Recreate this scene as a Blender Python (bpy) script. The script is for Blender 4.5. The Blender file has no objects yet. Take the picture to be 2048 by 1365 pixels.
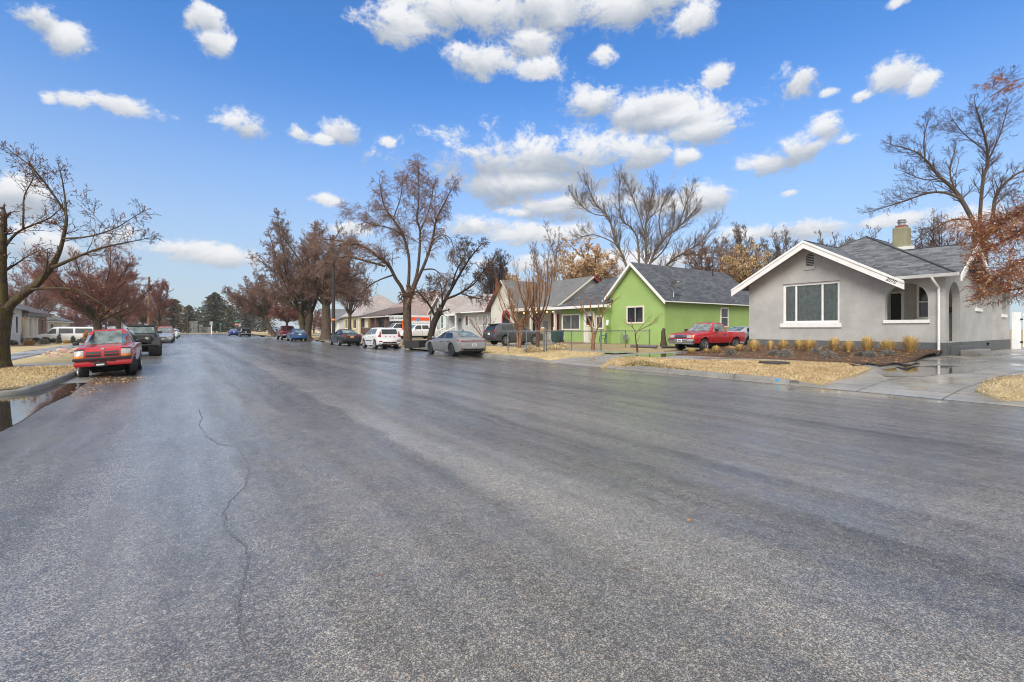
import bpy, bmesh, math, random
import numpy as np
from mathutils import Vector, Matrix
from mathutils.geometry import tessellate_polygon
R = math.radians
SC = bpy.context.scene
COL = SC.collection
rnd = random.Random(7)

# ------------------------------------------------------------------ camera
YAW = math.atan(654 / 950.0)                 # street runs along +Y, the view turns right of it
SY, CY = math.sin(YAW), math.cos(YAW)
EYE = 1.55
cam = bpy.data.cameras.new("camera")
cam.lens = 950 / 2048 * 36
cam.sensor_width = 36
cam.shift_y = -25.5 / 2048
cam.clip_end = 4000
co = bpy.data.objects.new("camera", cam)
co.location = (0, 0, EYE)
co.rotation_euler = (R(90), 0, -YAW)
COL.objects.link(co)
SC.camera = co

def at(u, v, d):
    r = (u - 1024) / 950 * d
    return Vector((SY * d + CY * r, CY * d - SY * r, EYE - (v - 657) / 950 * d))
def gnd(u, v, z=0.0):
    d = (EYE - z) * 950 / (v - 657)
    p = at(u, v, d)
    return (p.x, p.y, z)

# ------------------------------------------------------------------ light and exposure
SUN_EL, SUN_AZ = 42.0, 238.0                 # azimuth from +Y clockwise: behind the camera, to the left
SC.view_settings.view_transform = 'Standard'
SC.view_settings.look = 'None'
SC.view_settings.exposure = 0.5
SC.view_settings.gamma = 1
SC.cycles.use_denoising = True
SC.cycles.denoising_prefilter = 'ACCURATE'
SC.cycles.filter_width = 1.05
SC.cycles.max_bounces = 6
SC.cycles.transparent_max_bounces = 6
sun = bpy.data.lights.new("sun", 'SUN')
sun.energy = 2.9
sun.angle = R(32)
sun.color = (1.0, 0.95, 0.87)
so = bpy.data.objects.new("sun", sun)
so.rotation_euler = (R(90 - SUN_EL), 0, R(180 - SUN_AZ))
so.location = (0, -20, 40)
COL.objects.link(so)

# ------------------------------------------------------------------ node helpers
class T:
    def __init__(s, tree):
        s.t = tree; s.n = tree.nodes; s.l = tree.links
    def set(s, sock, v):
        if v is None: return
        if hasattr(v, 'is_output'): s.l.new(v, sock)
        elif isinstance(v, (tuple, list)):
            v = list(v)
            try: sock.default_value = v
            except Exception: sock.default_value = (v + [1.0])[:4] if len(v) == 3 else v[:3]
        else: sock.default_value = v
    def node(s, typ, out=0, ins=None, **props):
        nd = s.n.new(typ)
        for k, v in props.items(): setattr(nd, k, v)
        for k, v in (ins or {}).items(): s.set(nd.inputs[k], v)
        return nd.outputs[out] if out is not None else nd
    def m(s, op, a, b=None, c=None, clamp=False):
        nd = s.n.new('ShaderNodeMath'); nd.operation = op; nd.use_clamp = clamp
        for i, v in enumerate((a, b, c)): s.set(nd.inputs[i], v)
        return nd.outputs[0]
    def vm(s, op, a, b=None, out=0):
        nd = s.n.new('ShaderNodeVectorMath'); nd.operation = op
        s.set(nd.inputs[0], a)
        if b is not None: s.set(nd.inputs[1], b)
        return nd.outputs[out]
    def noise(s, vec, scale, detail=4, rough=.55, out=0, dist=0.0):
        return s.node('ShaderNodeTexNoise', out, {'Vector': vec, 'Scale': scale, 'Detail': detail, 'Roughness': rough, 'Distortion': dist})
    def vor(s, vec, scale, out=0, feature='F1'):
        return s.node('ShaderNodeTexVoronoi', out, {'Vector': vec, 'Scale': scale}, feature=feature)
    def mix(s, f, a, b, typ='MIX'):
        nd = s.n.new('ShaderNodeMix'); nd.data_type = 'RGBA'; nd.blend_type = typ
        s.set(nd.inputs[0], f); s.set(nd.inputs[6], a); s.set(nd.inputs[7], b)
        return nd.outputs[2]
    def ramp(s, f, *stops):
        nd = s.n.new('ShaderNodeValToRGB'); e = nd.color_ramp.elements
        while len(e) < len(stops): e.new(0.5)
        for i, (p, c) in enumerate(stops):
            e[i].position = p
            e[i].color = (c, c, c, 1) if not isinstance(c, (tuple, list)) else (*c[:3], 1)
        s.set(nd.inputs[0], f)
        return nd.outputs[0]
    def ss(s, x, lo, hi, a=0.0, b=1.0):
        nd = s.n.new('ShaderNodeMapRange'); nd.interpolation_type = 'SMOOTHSTEP'
        for i, v in enumerate((x, lo, hi, a, b)): s.set(nd.inputs[i], v)
        return nd.outputs[0]
    def sep(s, v):
        nd = s.n.new('ShaderNodeSeparateXYZ'); s.set(nd.inputs[0], v); return nd.outputs
    def comb(s, x, y, z):
        nd = s.n.new('ShaderNodeCombineXYZ')
        for i, v in enumerate((x, y, z)): s.set(nd.inputs[i], v)
        return nd.outputs[0]
    def mapv(s, v, scale=(1, 1, 1), loc=(0, 0, 0), rot=(0, 0, 0)):
        return s.node('ShaderNodeMapping', 0, {'Vector': v, 'Location': loc, 'Rotation': rot, 'Scale': scale})

# ------------------------------------------------------------------ sky
world = bpy.data.worlds.new("World"); SC.world = world; world.use_nodes = True
def blob(u, v, rx, ry):
    def ae(u, v):
        d = at(u, v, 1.0) - Vector((0, 0, EYE)); d.normalize()
        return math.atan2(d.x, d.y), math.asin(d.z)
    a, e = ae(u, v)
    a0, _ = ae(u - rx, v); a1, _ = ae(u + rx, v)
    _, e0 = ae(u, v + ry); _, e1 = ae(u, v - ry)
    return a, e, (a1 - a0) / 2, (e1 - e0) / 2
CLOUDS = [(75, 35, 55, 42), (130, 75, 62, 40), (415, 40, 45, 42), (430, 88, 42, 34), (150, 200, 62, 20), (240, 215, 85, 22), (100, 197, 25, 14),
    (490, 255, 58, 30), (685, 262, 36, 30), (645, 277, 28, 12), (595, 266, 26, 17), (780, 285, 16, 14),
    (800, 50, 85, 42), (920, 25, 130, 55), (1080, 20, 170, 60), (1260, 15, 150, 52), (1385, 45, 55, 42), (1060, 85, 55, 45),
    (960, 125, 88, 42), (1070, 138, 62, 28), (1205, 112, 30, 20), (1435, 155, 36, 24), (1600, 165, 58, 44), (1650, 188, 30, 12), (1780, 150, 62, 42), (1835, 168, 36, 30), (1715, 196, 24, 15),
    (1180, 210, 75, 42), (1300, 225, 120, 48), (1400, 262, 100, 38), (1340, 240, 120, 35),
    (1085, 325, 265, 74), (1290, 312, 75, 40), (1372, 318, 38, 26), (1060, 372, 190, 50), (1120, 408, 130, 34),
    (1400, 395, 90, 36), (1330, 410, 90, 24), (1600, 305, 105, 42), (1650, 265, 48, 34), (1540, 322, 62, 26), (1690, 285, 30, 16), (1578, 386, 22, 8),
    (950, 455, 95, 26), (1030, 424, 40, 12), (1070, 470, 130, 24), (400, 508, 140, 22), (350, 500, 60, 16), (40, 395, 75, 50), (210, 480, 70, 36), (90, 500, 90, 50),
    (1580, 462, 190, 26), (1800, 440, 180, 18), (1950, 440, 120, 24), (640, 398, 40, 13), (690, 455, 70, 18), (1800, 0, 30, 14), (1180, 525, 300, 22), (-90, 120, 80, 60), (2150, 60, 70, 50)]
def cloud_group():
    g = bpy.data.node_groups.new("cloud_density", 'ShaderNodeTree')
    g.interface.new_socket("Dir", in_out='INPUT', socket_type='NodeSocketVector')
    g.interface.new_socket("Density", in_out='OUTPUT', socket_type='NodeSocketFloat')
    g.interface.new_socket("Base", in_out='OUTPUT', socket_type='NodeSocketFloat')
    t = T(g)
    gi = g.nodes.new('NodeGroupInput'); go = g.nodes.new('NodeGroupOutput')
    d = gi.outputs[0]
    x, y, z = t.sep(d)
    az = t.m('ARCTAN2', x, y); el = t.m('ARCSINE', z)
    n1 = t.noise(t.vm('MULTIPLY', d, (1, 1, 1.25)), 5.5, 2, .5, out=1)
    wob = t.vm('MULTIPLY', t.vm('SUBTRACT', n1, (.5, .5, .5)), (.032, .022, 0))
    p = t.vm('ADD', t.comb(az, el, 0), wob)
    cur = -2.0
    for c in CLOUDS:
        a, e, ra, re = blob(*c)
        if cur != -2.0: p = t.node('ShaderNodeVectorMath', 0, {0: cur, 1: (1e-9, 0, 0), 2: p}, operation='MULTIPLY_ADD')   # keeps the chain serial
        q = t.mapv(p, (1 / ra, 1 / re, 0), (-a / ra, -e / re, 0))
        w = t.m('SUBTRACT', 1.12, t.vm('LENGTH', q, out=1))
        K = min(1.0, (c[3] / 55.0)) * (1.0 if c[1] > 180 else .75)
        low = t.m('MULTIPLY_ADD', t.sep(q)[1], -K, .42 * K)
        if cur == -2.0: cur, base = w, low
        else:
            sel = t.m('MULTIPLY_ADD', t.m('SUBTRACT', w, cur), 1.6, .5, clamp=True)
            base = t.m('MULTIPLY_ADD', t.m('SUBTRACT', low, base), sel, base)
            cur = t.m('SMOOTH_MAX', cur, w, .3)
    n2 = t.noise(t.vm('MULTIPLY', d, (1, 1, 1.7)), 13, 10, .66, dist=.5)
    n3 = t.noise(t.vm('MULTIPLY', d, (1, 1, 1.5)), 5.0, 3, .5)
    dens = t.m('ADD', cur, t.m('MULTIPLY', t.m('SUBTRACT', n2, .5), 2.6))
    dens = t.m('ADD', dens, t.m('MULTIPLY', t.m('SUBTRACT', n3, .5), .9))
    n6 = t.noise(d, 42, 6, .7)
    dens = t.m('ADD', dens, t.m('MULTIPLY', t.m('SUBTRACT', n6, .5), 1.5))
    base = t.m('ADD', base, t.m('MULTIPLY', t.m('SUBTRACT', n2, .5), -1.1))
    t.l.new(dens, go.inputs[0]); t.l.new(base, go.inputs[1])
    return g
CG = cloud_group()
w = T(world.node_tree); w.n.clear()
tc = w.node('ShaderNodeTexCoord', None).outputs['Generated']
dirn = w.vm('NORMALIZE', tc)
dx, dy, dz = w.sep(dirn)
sky = w.node('ShaderNodeTexSky', None, sky_type='NISHITA', sun_disc=False)
sky.sun_elevation = R(SUN_EL); sky.sun_rotation = R(SUN_AZ); sky.altitude = 1400; sky.air_density = 1.0; sky.dust_density = 1.6; sky.ozone_density = 2.2
SKY_K = 0.15
base = w.node('ShaderNodeHueSaturation', 0, {'Hue': .5, 'Saturation': 1.24, 'Value': 1.0, 'Color': sky.outputs[0]})
base = w.mix(1.0, base, (SKY_K * .95, SKY_K * 1.06, SKY_K * 1.18, 1), 'MULTIPLY')
hz = w.ss(dz, .0, .50, 1.0, 0.0)
base = w.mix(w.m('MULTIPLY', hz, .88), base, (.355, .415, .47, 1))
def dens(vec):
    nd = w.n.new('ShaderNodeGroup'); nd.node_tree = CG
    w.set(nd.inputs[0], vec); return nd.outputs
d0, lowd = dens(dirn)
mask = w.ss(d0, .02, .72)
mask = w.m('MULTIPLY', mask, w.ss(dz, .0, .05))
shade = w.ss(lowd, -.15, .75)
n4 = w.noise(w.vm('MULTIPLY', dirn, (1, 1, 1.6)), 16, 5, .55)
shade = w.m('ADD', w.m('MULTIPLY', shade, .92), w.m('MULTIPLY', w.m('SUBTRACT', n4, .5), .5), clamp=True)
cc = w.mix(shade, (.66, .665, .675, 1), (.275, .315, .375, 1))
col = w.mix(w.m('MULTIPLY', mask, .97), base, cc)
fdot = w.vm('DOT_PRODUCT', dirn, (SY, CY, 0), out=1)
over = w.m('MAXIMUM', w.ss(dz, .60, .74), w.ss(fdot, .12, -.12))
n5 = w.noise(dirn, 3.0, 5, .6)
oc = w.mix(w.ss(n5, .3, .7), (.44, .45, .475, 1), (.84, .83, .82, 1))
col = w.mix(over, col, oc)
bg = w.node('ShaderNodeBackground', 0, {'Color': col, 'Strength': 1.0})
w.l.new(bg, w.node('ShaderNodeOutputWorld', None).inputs[0])

world.cycles.sampling_method = 'MANUAL'; world.cycles.sample_map_resolution = 256
# ------------------------------------------------------------------ materials
MATS = {}
def newmat(name):
    m = bpy.data.materials.new(name); m.use_nodes = True
    t = T(m.node_tree); t.n.clear()
    b = t.node('ShaderNodeBsdfPrincipled', None)
    o = t.node('ShaderNodeOutputMaterial', None)
    t.l.new(b.outputs[0], o.inputs[0])
    MATS[name] = m
    return m, t, b
def geo(t): return t.node('ShaderNodeNewGeometry', None).outputs['Position']
def objc(t): return t.node('ShaderNodeTexCoord', None).outputs['Object']
def uvc(t): return t.node('ShaderNodeTexCoord', None).outputs['UV']
def bump(t, b, h, strength=.3, dist=.01):
    t.set(b.inputs['Normal'], t.node('ShaderNodeBump', 0, {'Height': h, 'Strength': strength, 'Distance': dist}))
def plain(name, c, rough=.6, metal=0, var=.12, scale=8, coat=0, spec=.5, bmp=0, bscale=60):
    m, t, b = newmat(name)
    p = objc(t)
    n = t.noise(p, scale, 5, .6)
    lo = tuple(max(0, x * (1 - var)) for x in c); hi = tuple(min(1, x * (1 + var)) for x in c)
    t.set(b.inputs['Base Color'], t.mix(t.ss(n, .3, .7), (*lo, 1), (*hi, 1)))
    t.set(b.inputs['Roughness'], t.m('MULTIPLY_ADD', n, .2 * rough, rough * .9))
    b.inputs['Metallic'].default_value = metal
    b.inputs['Specular IOR Level'].default_value = spec
    b.inputs['Coat Weight'].default_value = coat
    b.inputs['Coat Roughness'].default_value = .04
    if bmp: bump(t, b, t.noise(p, bscale, 4, .6), bmp, .01)
    return m
def paint(name, c, metal=.0, rough=.32):
    m, t, b = newmat(name)
    p = objc(t)
    drops = t.ss(t.vor(p, 34), .10, .22)
    n = t.noise(p, 2.2, 4, .6)
    t.set(b.inputs['Base Color'], t.mix(t.m('MULTIPLY', t.ss(n, .4, .75), .18), (*c, 1), (*(x * .6 + .03 for x in c), 1)))
    t.set(b.inputs['Roughness'], t.m('MULTIPLY_ADD', n, .12, rough - .06))
    b.inputs['Metallic'].default_value = metal
    b.inputs['Coat Weight'].default_value = .8
    t.set(b.inputs['Coat Roughness'], .05)
    bump(t, b, drops, .12, .004)
    return m
def emis(name, c, s):
    m, t, b = newmat(name)
    b.inputs['Base Color'].default_value = (*c, 1)
    b.inputs['Emission Color'].default_value = (*c, 1)
    b.inputs['Emission Strength'].default_value = s
    return m
def glasspane(name, tint=(.8, .86, .84), refl=1.0):
    m = bpy.data.materials.new(name); m.use_nodes = True
    t = T(m.node_tree); t.n.clear()
    fr = t.node('ShaderNodeFresnel', 0, {'IOR': 1.6})
    fr = t.m('MULTIPLY_ADD', fr, refl, .06, clamp=True)
    nb = t.node('ShaderNodeBump', 0, {'Height': t.noise(objc(t), 2.5, 2), 'Strength': .06, 'Distance': .05})
    s = t.node('ShaderNodeMixShader', 0, {0: fr, 1: t.node('ShaderNodeBsdfTransparent', 0, {0: (*tint, 1)}), 2: t.node('ShaderNodeBsdfGlossy', 0, {'Color': (.95, .95, .95, 1), 'Roughness': .03, 'Normal': nb})})
    t.l.new(s, t.node('ShaderNodeOutputMaterial', None).inputs[0])
    MATS[name] = m
    return m

def mk_asphalt():
    m, t, b = newmat('asphalt')
    p = geo(t); x, y, z = t.sep(p)
    big = t.noise(t.vm('MULTIPLY', p, (1.0, .16, 1)), .9, 5, .62)            # long streaks along the street
    lane = t.noise(t.vm('MULTIPLY', p, (1.0, .03, 1)), .75, 3, .5)
    patch = t.noise(p, .28, 4, .6)
    mid = t.noise(p, 7, 5, .65)
    cell = t.vor(p, 185, out=1); cd = t.vor(p, 185, out=0)
    cg = t.node('ShaderNodeSeparateColor', 0, {0: cell})
    cell2 = t.vor(p, 112, out=1); cg2 = t.node('ShaderNodeSeparateColor', 1, {0: cell2})
    # binder against chips
    chipw = t.ss(cg, .45, .95)
    colr = t.mix(chipw, (.074, .068, .060, 1), (.262, .245, .219, 1))
    pale = t.ss(cg2, .93, .98)
    colr = t.mix(t.m('MULTIPLY', pale, .55), colr, (.42, .40, .36, 1))
    tan = t.ss(t.node('ShaderNodeSeparateColor', 2, {0: cell2}), .965, .99)
    colr = t.mix(t.m('MULTIPLY', tan, .6), colr, (.36, .24, .14, 1))
    # the light wheel track right of the camera and the dark seam beside it
    wob = t.m('MULTIPLY', t.m('SUBTRACT', t.noise(t.comb(0, y, 0), .6, 3), .5), .5)
    xx = t.m('ADD', x, wob)
    seam = t.m('MULTIPLY', t.ss(xx, 2.25, 2.5), t.ss(xx, 3.6, 2.7))
    seam2 = t.m('MULTIPLY', t.ss(xx, 4.9, 5.3), t.ss(xx, 6.6, 5.7))
    dark = t.m('MULTIPLY', t.ss(xx, 1.0, 2.0), t.ss(xx, 2.5, 2.3))
    gain = t.m('ADD', .58, t.m('MULTIPLY', big, .45))
    gain = t.m('ADD', gain, t.m('MULTIPLY', t.m('SUBTRACT', lane, .5), .8))
    gain = t.m('ADD', gain, t.m('MULTIPLY', t.m('SUBTRACT', patch, .5), .7))
    gain = t.m('ADD', gain, t.m('MULTIPLY', seam, .42))
    gain = t.m('ADD', gain, t.m('MULTIPLY', seam2, .35))
    gain = t.m('SUBTRACT', gain, t.m('MULTIPLY', dark, .26))
    gain = t.m('ADD', gain, t.m('MULTIPLY', t.m('SUBTRACT', mid, .5), 1.0))
    streak = t.noise(t.vm('MULTIPLY', t.vm('ADD', p, t.comb(wob, 0, 0)), (1.0, .045, 1)), 2.6, 5, .62)
    gain = t.m('ADD', gain, t.m('MULTIPLY', t.m('SUBTRACT', streak, .5), 1.5))
    speck = t.noise(p, 24, 5, .75)
    rag = t.ss(t.noise(t.vm('MULTIPLY', p, (1.0, .7, 1)), 2.1, 9, .74), .47, .54)
    gain = t.m('ADD', gain, t.m('MULTIPLY', t.m('SUBTRACT', rag, .5), .14))
    grit = t.noise(p, 70, 3, .7)
    gain = t.m('ADD', gain, t.m('MULTIPLY', t.m('SUBTRACT', grit, .5), 1.2))
    gain = t.m('ADD', gain, t.m('MULTIPLY', t.m('SUBTRACT', speck, .5), 2.3))
    gain = t.m('ADD', gain, t.m('MULTIPLY', t.m('MULTIPLY', t.ss(x, -1.7, -.5), t.ss(x, 4.5, 1.5)), .42))  # pale lane: sky sheen of the wet road painted into the base colour
    gain = t.m('MAXIMUM', gain, .12)
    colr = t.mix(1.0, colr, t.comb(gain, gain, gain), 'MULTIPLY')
    # smooth worn strip on the left with the long crack at its edge
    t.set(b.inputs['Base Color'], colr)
    smooth = t.m('MULTIPLY', t.ss(t.m('ADD', x, t.m('MULTIPLY', wob, 2)), 1.1, .2), t.ss(x, -2.0, -.6))
    wet = t.m('ADD', t.m('MULTIPLY', big, .6), t.m('MULTIPLY', lane, .4))
    wet = t.ss(wet, .38, .62)
    right = t.ss(x, 9.5, 12.5)
    wet = t.m('MAXIMUM', wet, right)
    rough = t.m('SUBTRACT', .46, t.m('MULTIPLY', wet, .24))
    rough = t.m('SUBTRACT', rough, t.m('MULTIPLY', smooth, .06))
    pud = t.m('MULTIPLY', t.ss(x, 11.6, 13.2), t.ss(t.noise(t.vm('MULTIPLY', p, (1, .35, 1)), .8, 3), .45, .6))
    rough = t.m('SUBTRACT', rough, t.m('MULTIPLY', pud, .2))
    t.set(b.inputs['Roughness'], t.m('MAXIMUM', rough, .06))
    fine = t.noise(t.vm('MULTIPLY', p, (1.0, .45, 1)), 3.2, 6, .7)
    film = t.m('MULTIPLY', t.ss(t.m('ADD', t.m('MULTIPLY', streak, .6), t.m('MULTIPLY', fine, .4)), .36, .58, .3, 1.0), .68)
    film = t.m('MULTIPLY', film, t.m('SUBTRACT', 1.0, t.m('MULTIPLY', rag, .45)))
    film = t.m('MAXIMUM', film, t.m('MULTIPLY', smooth, .55))
    film = t.m('MAXIMUM', film, t.m('MULTIPLY', pud, .95))
    t.set(b.inputs['Coat Weight'], film)
    t.set(b.inputs['Coat Roughness'], t.m('SUBTRACT', .23, t.m('MULTIPLY', pud, .15)))
    b.inputs['Coat IOR'].default_value = 1.5
    t.set(b.inputs['Coat Normal'], t.node('ShaderNodeBump', 0, {'Height': fine, 'Strength': .10, 'Distance': .02}))
    b.inputs['Specular IOR Level'].default_value = .62
    hgt = t.m('ADD', t.m('MULTIPLY', t.m('SUBTRACT', 1.0, cd), .9), t.m('MULTIPLY', mid, .35))
    st = t.m('SUBTRACT', .42, t.m('MULTIPLY', smooth, .25))
    st = t.m('MULTIPLY', st, t.m('SUBTRACT', 1.0, t.m('MULTIPLY', pud, .9)))
    nd = t.node('ShaderNodeBump', None, {'Height': hgt, 'Strength': st, 'Distance': .007})
    t.set(b.inputs['Normal'], nd.outputs[0])
mk_asphalt()
def mk_concrete(name, c, joint=1.6, wetness=.5, stain=(.30, .22, .14)):
    m, t, b = newmat(name)
    p = geo(t); x, y, z = t.sep(p)
    n = t.noise(p, 1.1, 6, .62); f = t.noise(p, 30, 3)
    colr = t.mix(t.ss(n, .3, .7), (*(v * .72 for v in c), 1), (*(v * 1.12 for v in c), 1))
    s2 = t.ss(t.noise(p, .55, 5, .6), .52, .7)
    colr = t.mix(t.m('MULTIPLY', s2, .45), colr, (*stain, 1))
    colr = t.mix(t.m('MULTIPLY', t.ss(f, .35, .65), .16), colr, (.07, .07, .07, 1))
    if joint:
        jx = t.m('ABSOLUTE', t.m('SUBTRACT', t.m('FRACT', t.m('DIVIDE', x, joint)), .5))
        jy = t.m('ABSOLUTE', t.m('SUBTRACT', t.m('FRACT', t.m('DIVIDE', y, joint)), .5))
        j = t.m('MAXIMUM', t.ss(jx, .484, .494), t.ss(jy, .484, .494))
        colr = t.mix(t.m('MULTIPLY', j, .75), colr, (.05, .048, .045, 1))
    t.set(b.inputs['Base Color'], colr)
    wetm = t.ss(t.noise(t.vm('ADD', p, (7, 3, 0)), .5, 4), .42, .6)
    t.set(b.inputs['Roughness'], t.m('SUBTRACT', .5, t.m('MULTIPLY', wetm, wetness)))
    bump(t, b, t.m('ADD', f, t.m('MULTIPLY', wetm, -.2)), .14, .006)
    return m
mk_concrete('concrete', (.30, .285, .255), 1.6, .34)
mk_concrete('curb_concrete', (.23, .222, .20), 0, .22, (.13, .12, .10))
mk_concrete('path_concrete', (.33, .34, .36), 0, .40, (.2, .19, .18))
mk_concrete('step_concrete', (.22, .21, .19), 0, .2, (.22, .12, .05))
def mk_ground(name, a, bb, c3, rough=.9, sc=3.0, amt=.5):
    m, t, b = newmat(name)
    p = geo(t)
    n = t.noise(p, .35, 6, .65); f = t.noise(p, 22, 6, .75); k = t.noise(t.vm('ADD', p, (31, 11, 5)), sc * .35, 6, .65)
    col1 = t.mix(t.ss(f, .3, .7), (*a, 1), (*bb, 1))
    col1 = t.mix(t.m('MULTIPLY', t.ss(k, .5, .68), amt), col1, (*c3, 1))
    col1 = t.mix(t.m('MULTIPLY', t.ss(n, .45, .7), .4), col1, (*(v * .6 for v in a), 1))
    t.set(b.inputs['Base Color'], col1)
    b.inputs['Roughness'].default_value = rough
    b.inputs['Specular IOR Level'].default_value = .25
    bump(t, b, f, .8, .05)
    return m
mk_ground('dry_lawn', (.25, .19, .10), (.48, .38, .21), (.12, .115, .05))
mk_ground('dry_lawn_pale', (.36, .28, .15), (.62, .51, .31), (.26, .18, .085), amt=.4)
mk_ground('leafy_lawn', (.26, .19, .11), (.50, .39, .24), (.40, .22, .10), amt=.5)
mk_ground('mulch', (.05, .031, .021), (.15, .088, .055), (.20, .095, .035), rough=.75, sc=8, amt=.5)
mk_ground('soil', (.09, .06, .035), (.22, .15, .08), (.30, .2, .09))
def mk_shingle(name, a, bb, w_=.30, h_=.14):
    m, t, b = newmat(name)
    uv = uvc(t)
    br = t.node('ShaderNodeTexBrick', None, {'Vector': uv, 'Color1': (*a, 1), 'Color2': (*bb, 1), 'Mortar': (*(v * .35 for v in a), 1), 'Scale': 1.0, 'Mortar Size': .008, 'Mortar Smooth': .3, 'Bias': 0.0, 'Brick Width': w_, 'Row Height': h_})
    br.offset = .37; br.squash = 1.35; br.squash_frequency = 3
    n = t.noise(uv, .5, 4); f = t.noise(uv, 60, 3)
    colr = t.mix(t.m('MULTIPLY', t.ss(n, .35, .7), .3), br.outputs[0], (*(v * .6 for v in a), 1))
    colr = t.mix(t.m('MULTIPLY', t.ss(f, .4, .7), .25), colr, (*(min(1, v * 1.6) for v in bb), 1))
    t.set(b.inputs['Base Color'], colr)
    b.inputs['Roughness'].default_value = .62
    bump(t, b, t.m('ADD', t.m('MULTIPLY', br.outputs[1], -1.0), t.m('MULTIPLY', f, .3)), .5, .012)
    return m
mk_shingle('shingle_dark', (.038, .041, .047), (.165, .173, .187), .42, .17)
mk_shingle('shingle_green_house', (.032, .035, .04), (.115, .12, .13), .42, .18)
mk_shingle('shingle_grey', (.11, .11, .105), (.19, .185, .18))
mk_shingle('shingle_tan', (.24, .17, .14), (.40, .30, .26))
mk_shingle('shingle_pale', (.30, .25, .24), (.45, .40, .38))
mk_shingle('shingle_brown', (.09, .06, .05), (.17, .12, .10))
def mk_wall(name, c, kind='stucco', c2=None, amt=.3):
    m, t, b = newmat(name)
    p = geo(t); x, y, z = t.sep(p)
    n = t.noise(p, .9, 6, .65); f = t.noise(p, 18, 5, .6)
    colr = t.mix(t.ss(n, .3, .72), (*(v * (1 - amt * .5) for v in c), 1), (*(min(1, v * 1.05) for v in c), 1))
    st = t.ss(t.noise(t.vm('MULTIPLY', p, (2.2, 2.2, .35)), 1.1, 5, .65), .58, .75)
    colr = t.mix(t.m('MULTIPLY', st, amt * .55), colr, (*(v * .6 for v in c), 1))
    h = t.m('ADD', f, t.m('MULTIPLY', n, 1.2)); bs = .5; bd = .02
    if kind == 'clapboard':
        fr = t.m('FRACT', t.m('DIVIDE', z, .14))
        colr = t.mix(t.m('MULTIPLY', t.ss(fr, .12, .0), .55), colr, (*(v * .35 for v in c), 1))
        h = fr; bs = .7; bd = .02
    elif kind == 'batten':
        fr = t.m('FRACT', t.m('DIVIDE', t.m('ADD', x, y), .3))
        k = t.m('MULTIPLY', t.ss(fr, .0, .06), t.ss(fr, .22, .16))
        colr = t.mix(t.m('MULTIPLY', k, .0), colr, (*c, 1)); h = k; bs = .9; bd = .02
    elif kind == 'brick':
        br = t.node('ShaderNodeTexBrick', None, {'Vector': t.comb(t.m('ADD', x, y), z, 0), 'Color1': (*c, 1), 'Color2': (*c2, 1), 'Mortar': (.30, .27, .25, 1), 'Scale': 1.0, 'Mortar Size': .008, 'Brick Width': .22, 'Row Height': .075})
        colr = t.mix(t.m('MULTIPLY', st, .3), br.outputs[0], (*(v * .5 for v in c), 1))
        h = t.m('MULTIPLY', br.outputs[1], -1.0); bs = .6
    t.set(b.inputs['Base Color'], colr)
    b.inputs['Roughness'].default_value = .8
    b.inputs['Specular IOR Level'].default_value = .3
    bump(t, b, h, bs, bd)
    return m
mk_wall('grey_stucco', (.425, .422, .412), amt=.36)
mk_wall('foundation_paint', (.115, .123, .13), amt=.35)
mk_wall('green_stucco', (.295, .43, .145), amt=.16)
mk_wall('white_stucco', (.64, .62, .57), amt=.2)
mk_wall('grey_clapboard', (.47, .49, .50), 'clapboard')
mk_wall('grey_batten', (.52, .54, .55), 'batten')
mk_wall('white_clapboard', (.72, .73, .73), 'clapboard')
mk_wall('brown_brick', (.085, .035, .028), 'brick', (.14, .06, .045))
mk_wall('red_brick', (.26, .11, .085), 'brick', (.34, .16, .125))
mk_wall('yellow_stucco', (.52, .43, .24), amt=.2)
mk_wall('cream_siding', (.60, .55, .44), 'clapboard')
mk_wall('chimney_stucco', (.27, .255, .165), amt=.5)
mk_wall('garage_white', (.7, .7, .69), amt=.2)
plain('white_trim', (.74, .74, .73), .5, var=.06, scale=3)
plain('cream_trim', (.66, .61, .52), .55, var=.06)
plain('red_trim', (.28, .02, .025), .45)
plain('grey_trim', (.22, .23, .25), .5)
plain('metal_grey', (.33, .35, .37), .42, .6)
plain('galvanised', (.17, .18, .19), .45, .4)
plain('dish_grey', (.05, .053, .057), .6)
plain('black_metal', (.012, .012, .013), .35)
plain('black_plastic', (.018, .018, .02), .45)
plain('rubber', (.016, .016, .017), .62, var=.25)
plain('chrome', (.62, .63, .65), .14, 1.0, var=.04)
plain('alloy', (.42, .43, .45), .28, .85)
plain('dark_alloy', (.10, .10, .105), .3, .8)
plain('underbody', (.008, .008, .008), .8)
plain('red_lens', (.27, .008, .013), .12, coat=.6)
plain('amber_lens', (.75, .22, .02), .15, coat=.6)
plain('clear_lens', (.36, .37, .35), .1, coat=.8)
plain('plate_white', (.66, .64, .62), .4, var=.06)
plain('plate_black', (.02, .02, .022), .4)
plain('plate_orange', (.62, .24, .10), .4, var=.3, scale=30)
plain('plate_marks', (.05, .07, .16), .5)
plain('pane_dark', (.022, .027, .030), .04, var=.5, scale=2, spec=.7)
plain('pane_grey', (.085, .092, .098), .05, var=.3, scale=2.5, spec=.6)
plain('pane_pale', (.27, .31, .33), .06, var=.25, scale=3, spec=.6)
plain('pane_teal', (.13, .24, .20), .05, var=.3, scale=2, spec=.6)
plain('car_glass', (.020, .024, .026), .04, var=.4, scale=1.5, spec=.8)
plain('windscreen', (.14, .18, .185), .05, var=.6, scale=2.5, spec=.85)
plain('curtain', (.30, .37, .355), .85, var=.2, scale=5)
plain('dark_room', (.03, .03, .032), .9)
plain('wood_pole', (.20, .095, .045), .85, var=.3, scale=5, bmp=.4)
plain('dark_pole', (.035, .028, .026), .85, var=.3, scale=5, bmp=.4)
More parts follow.
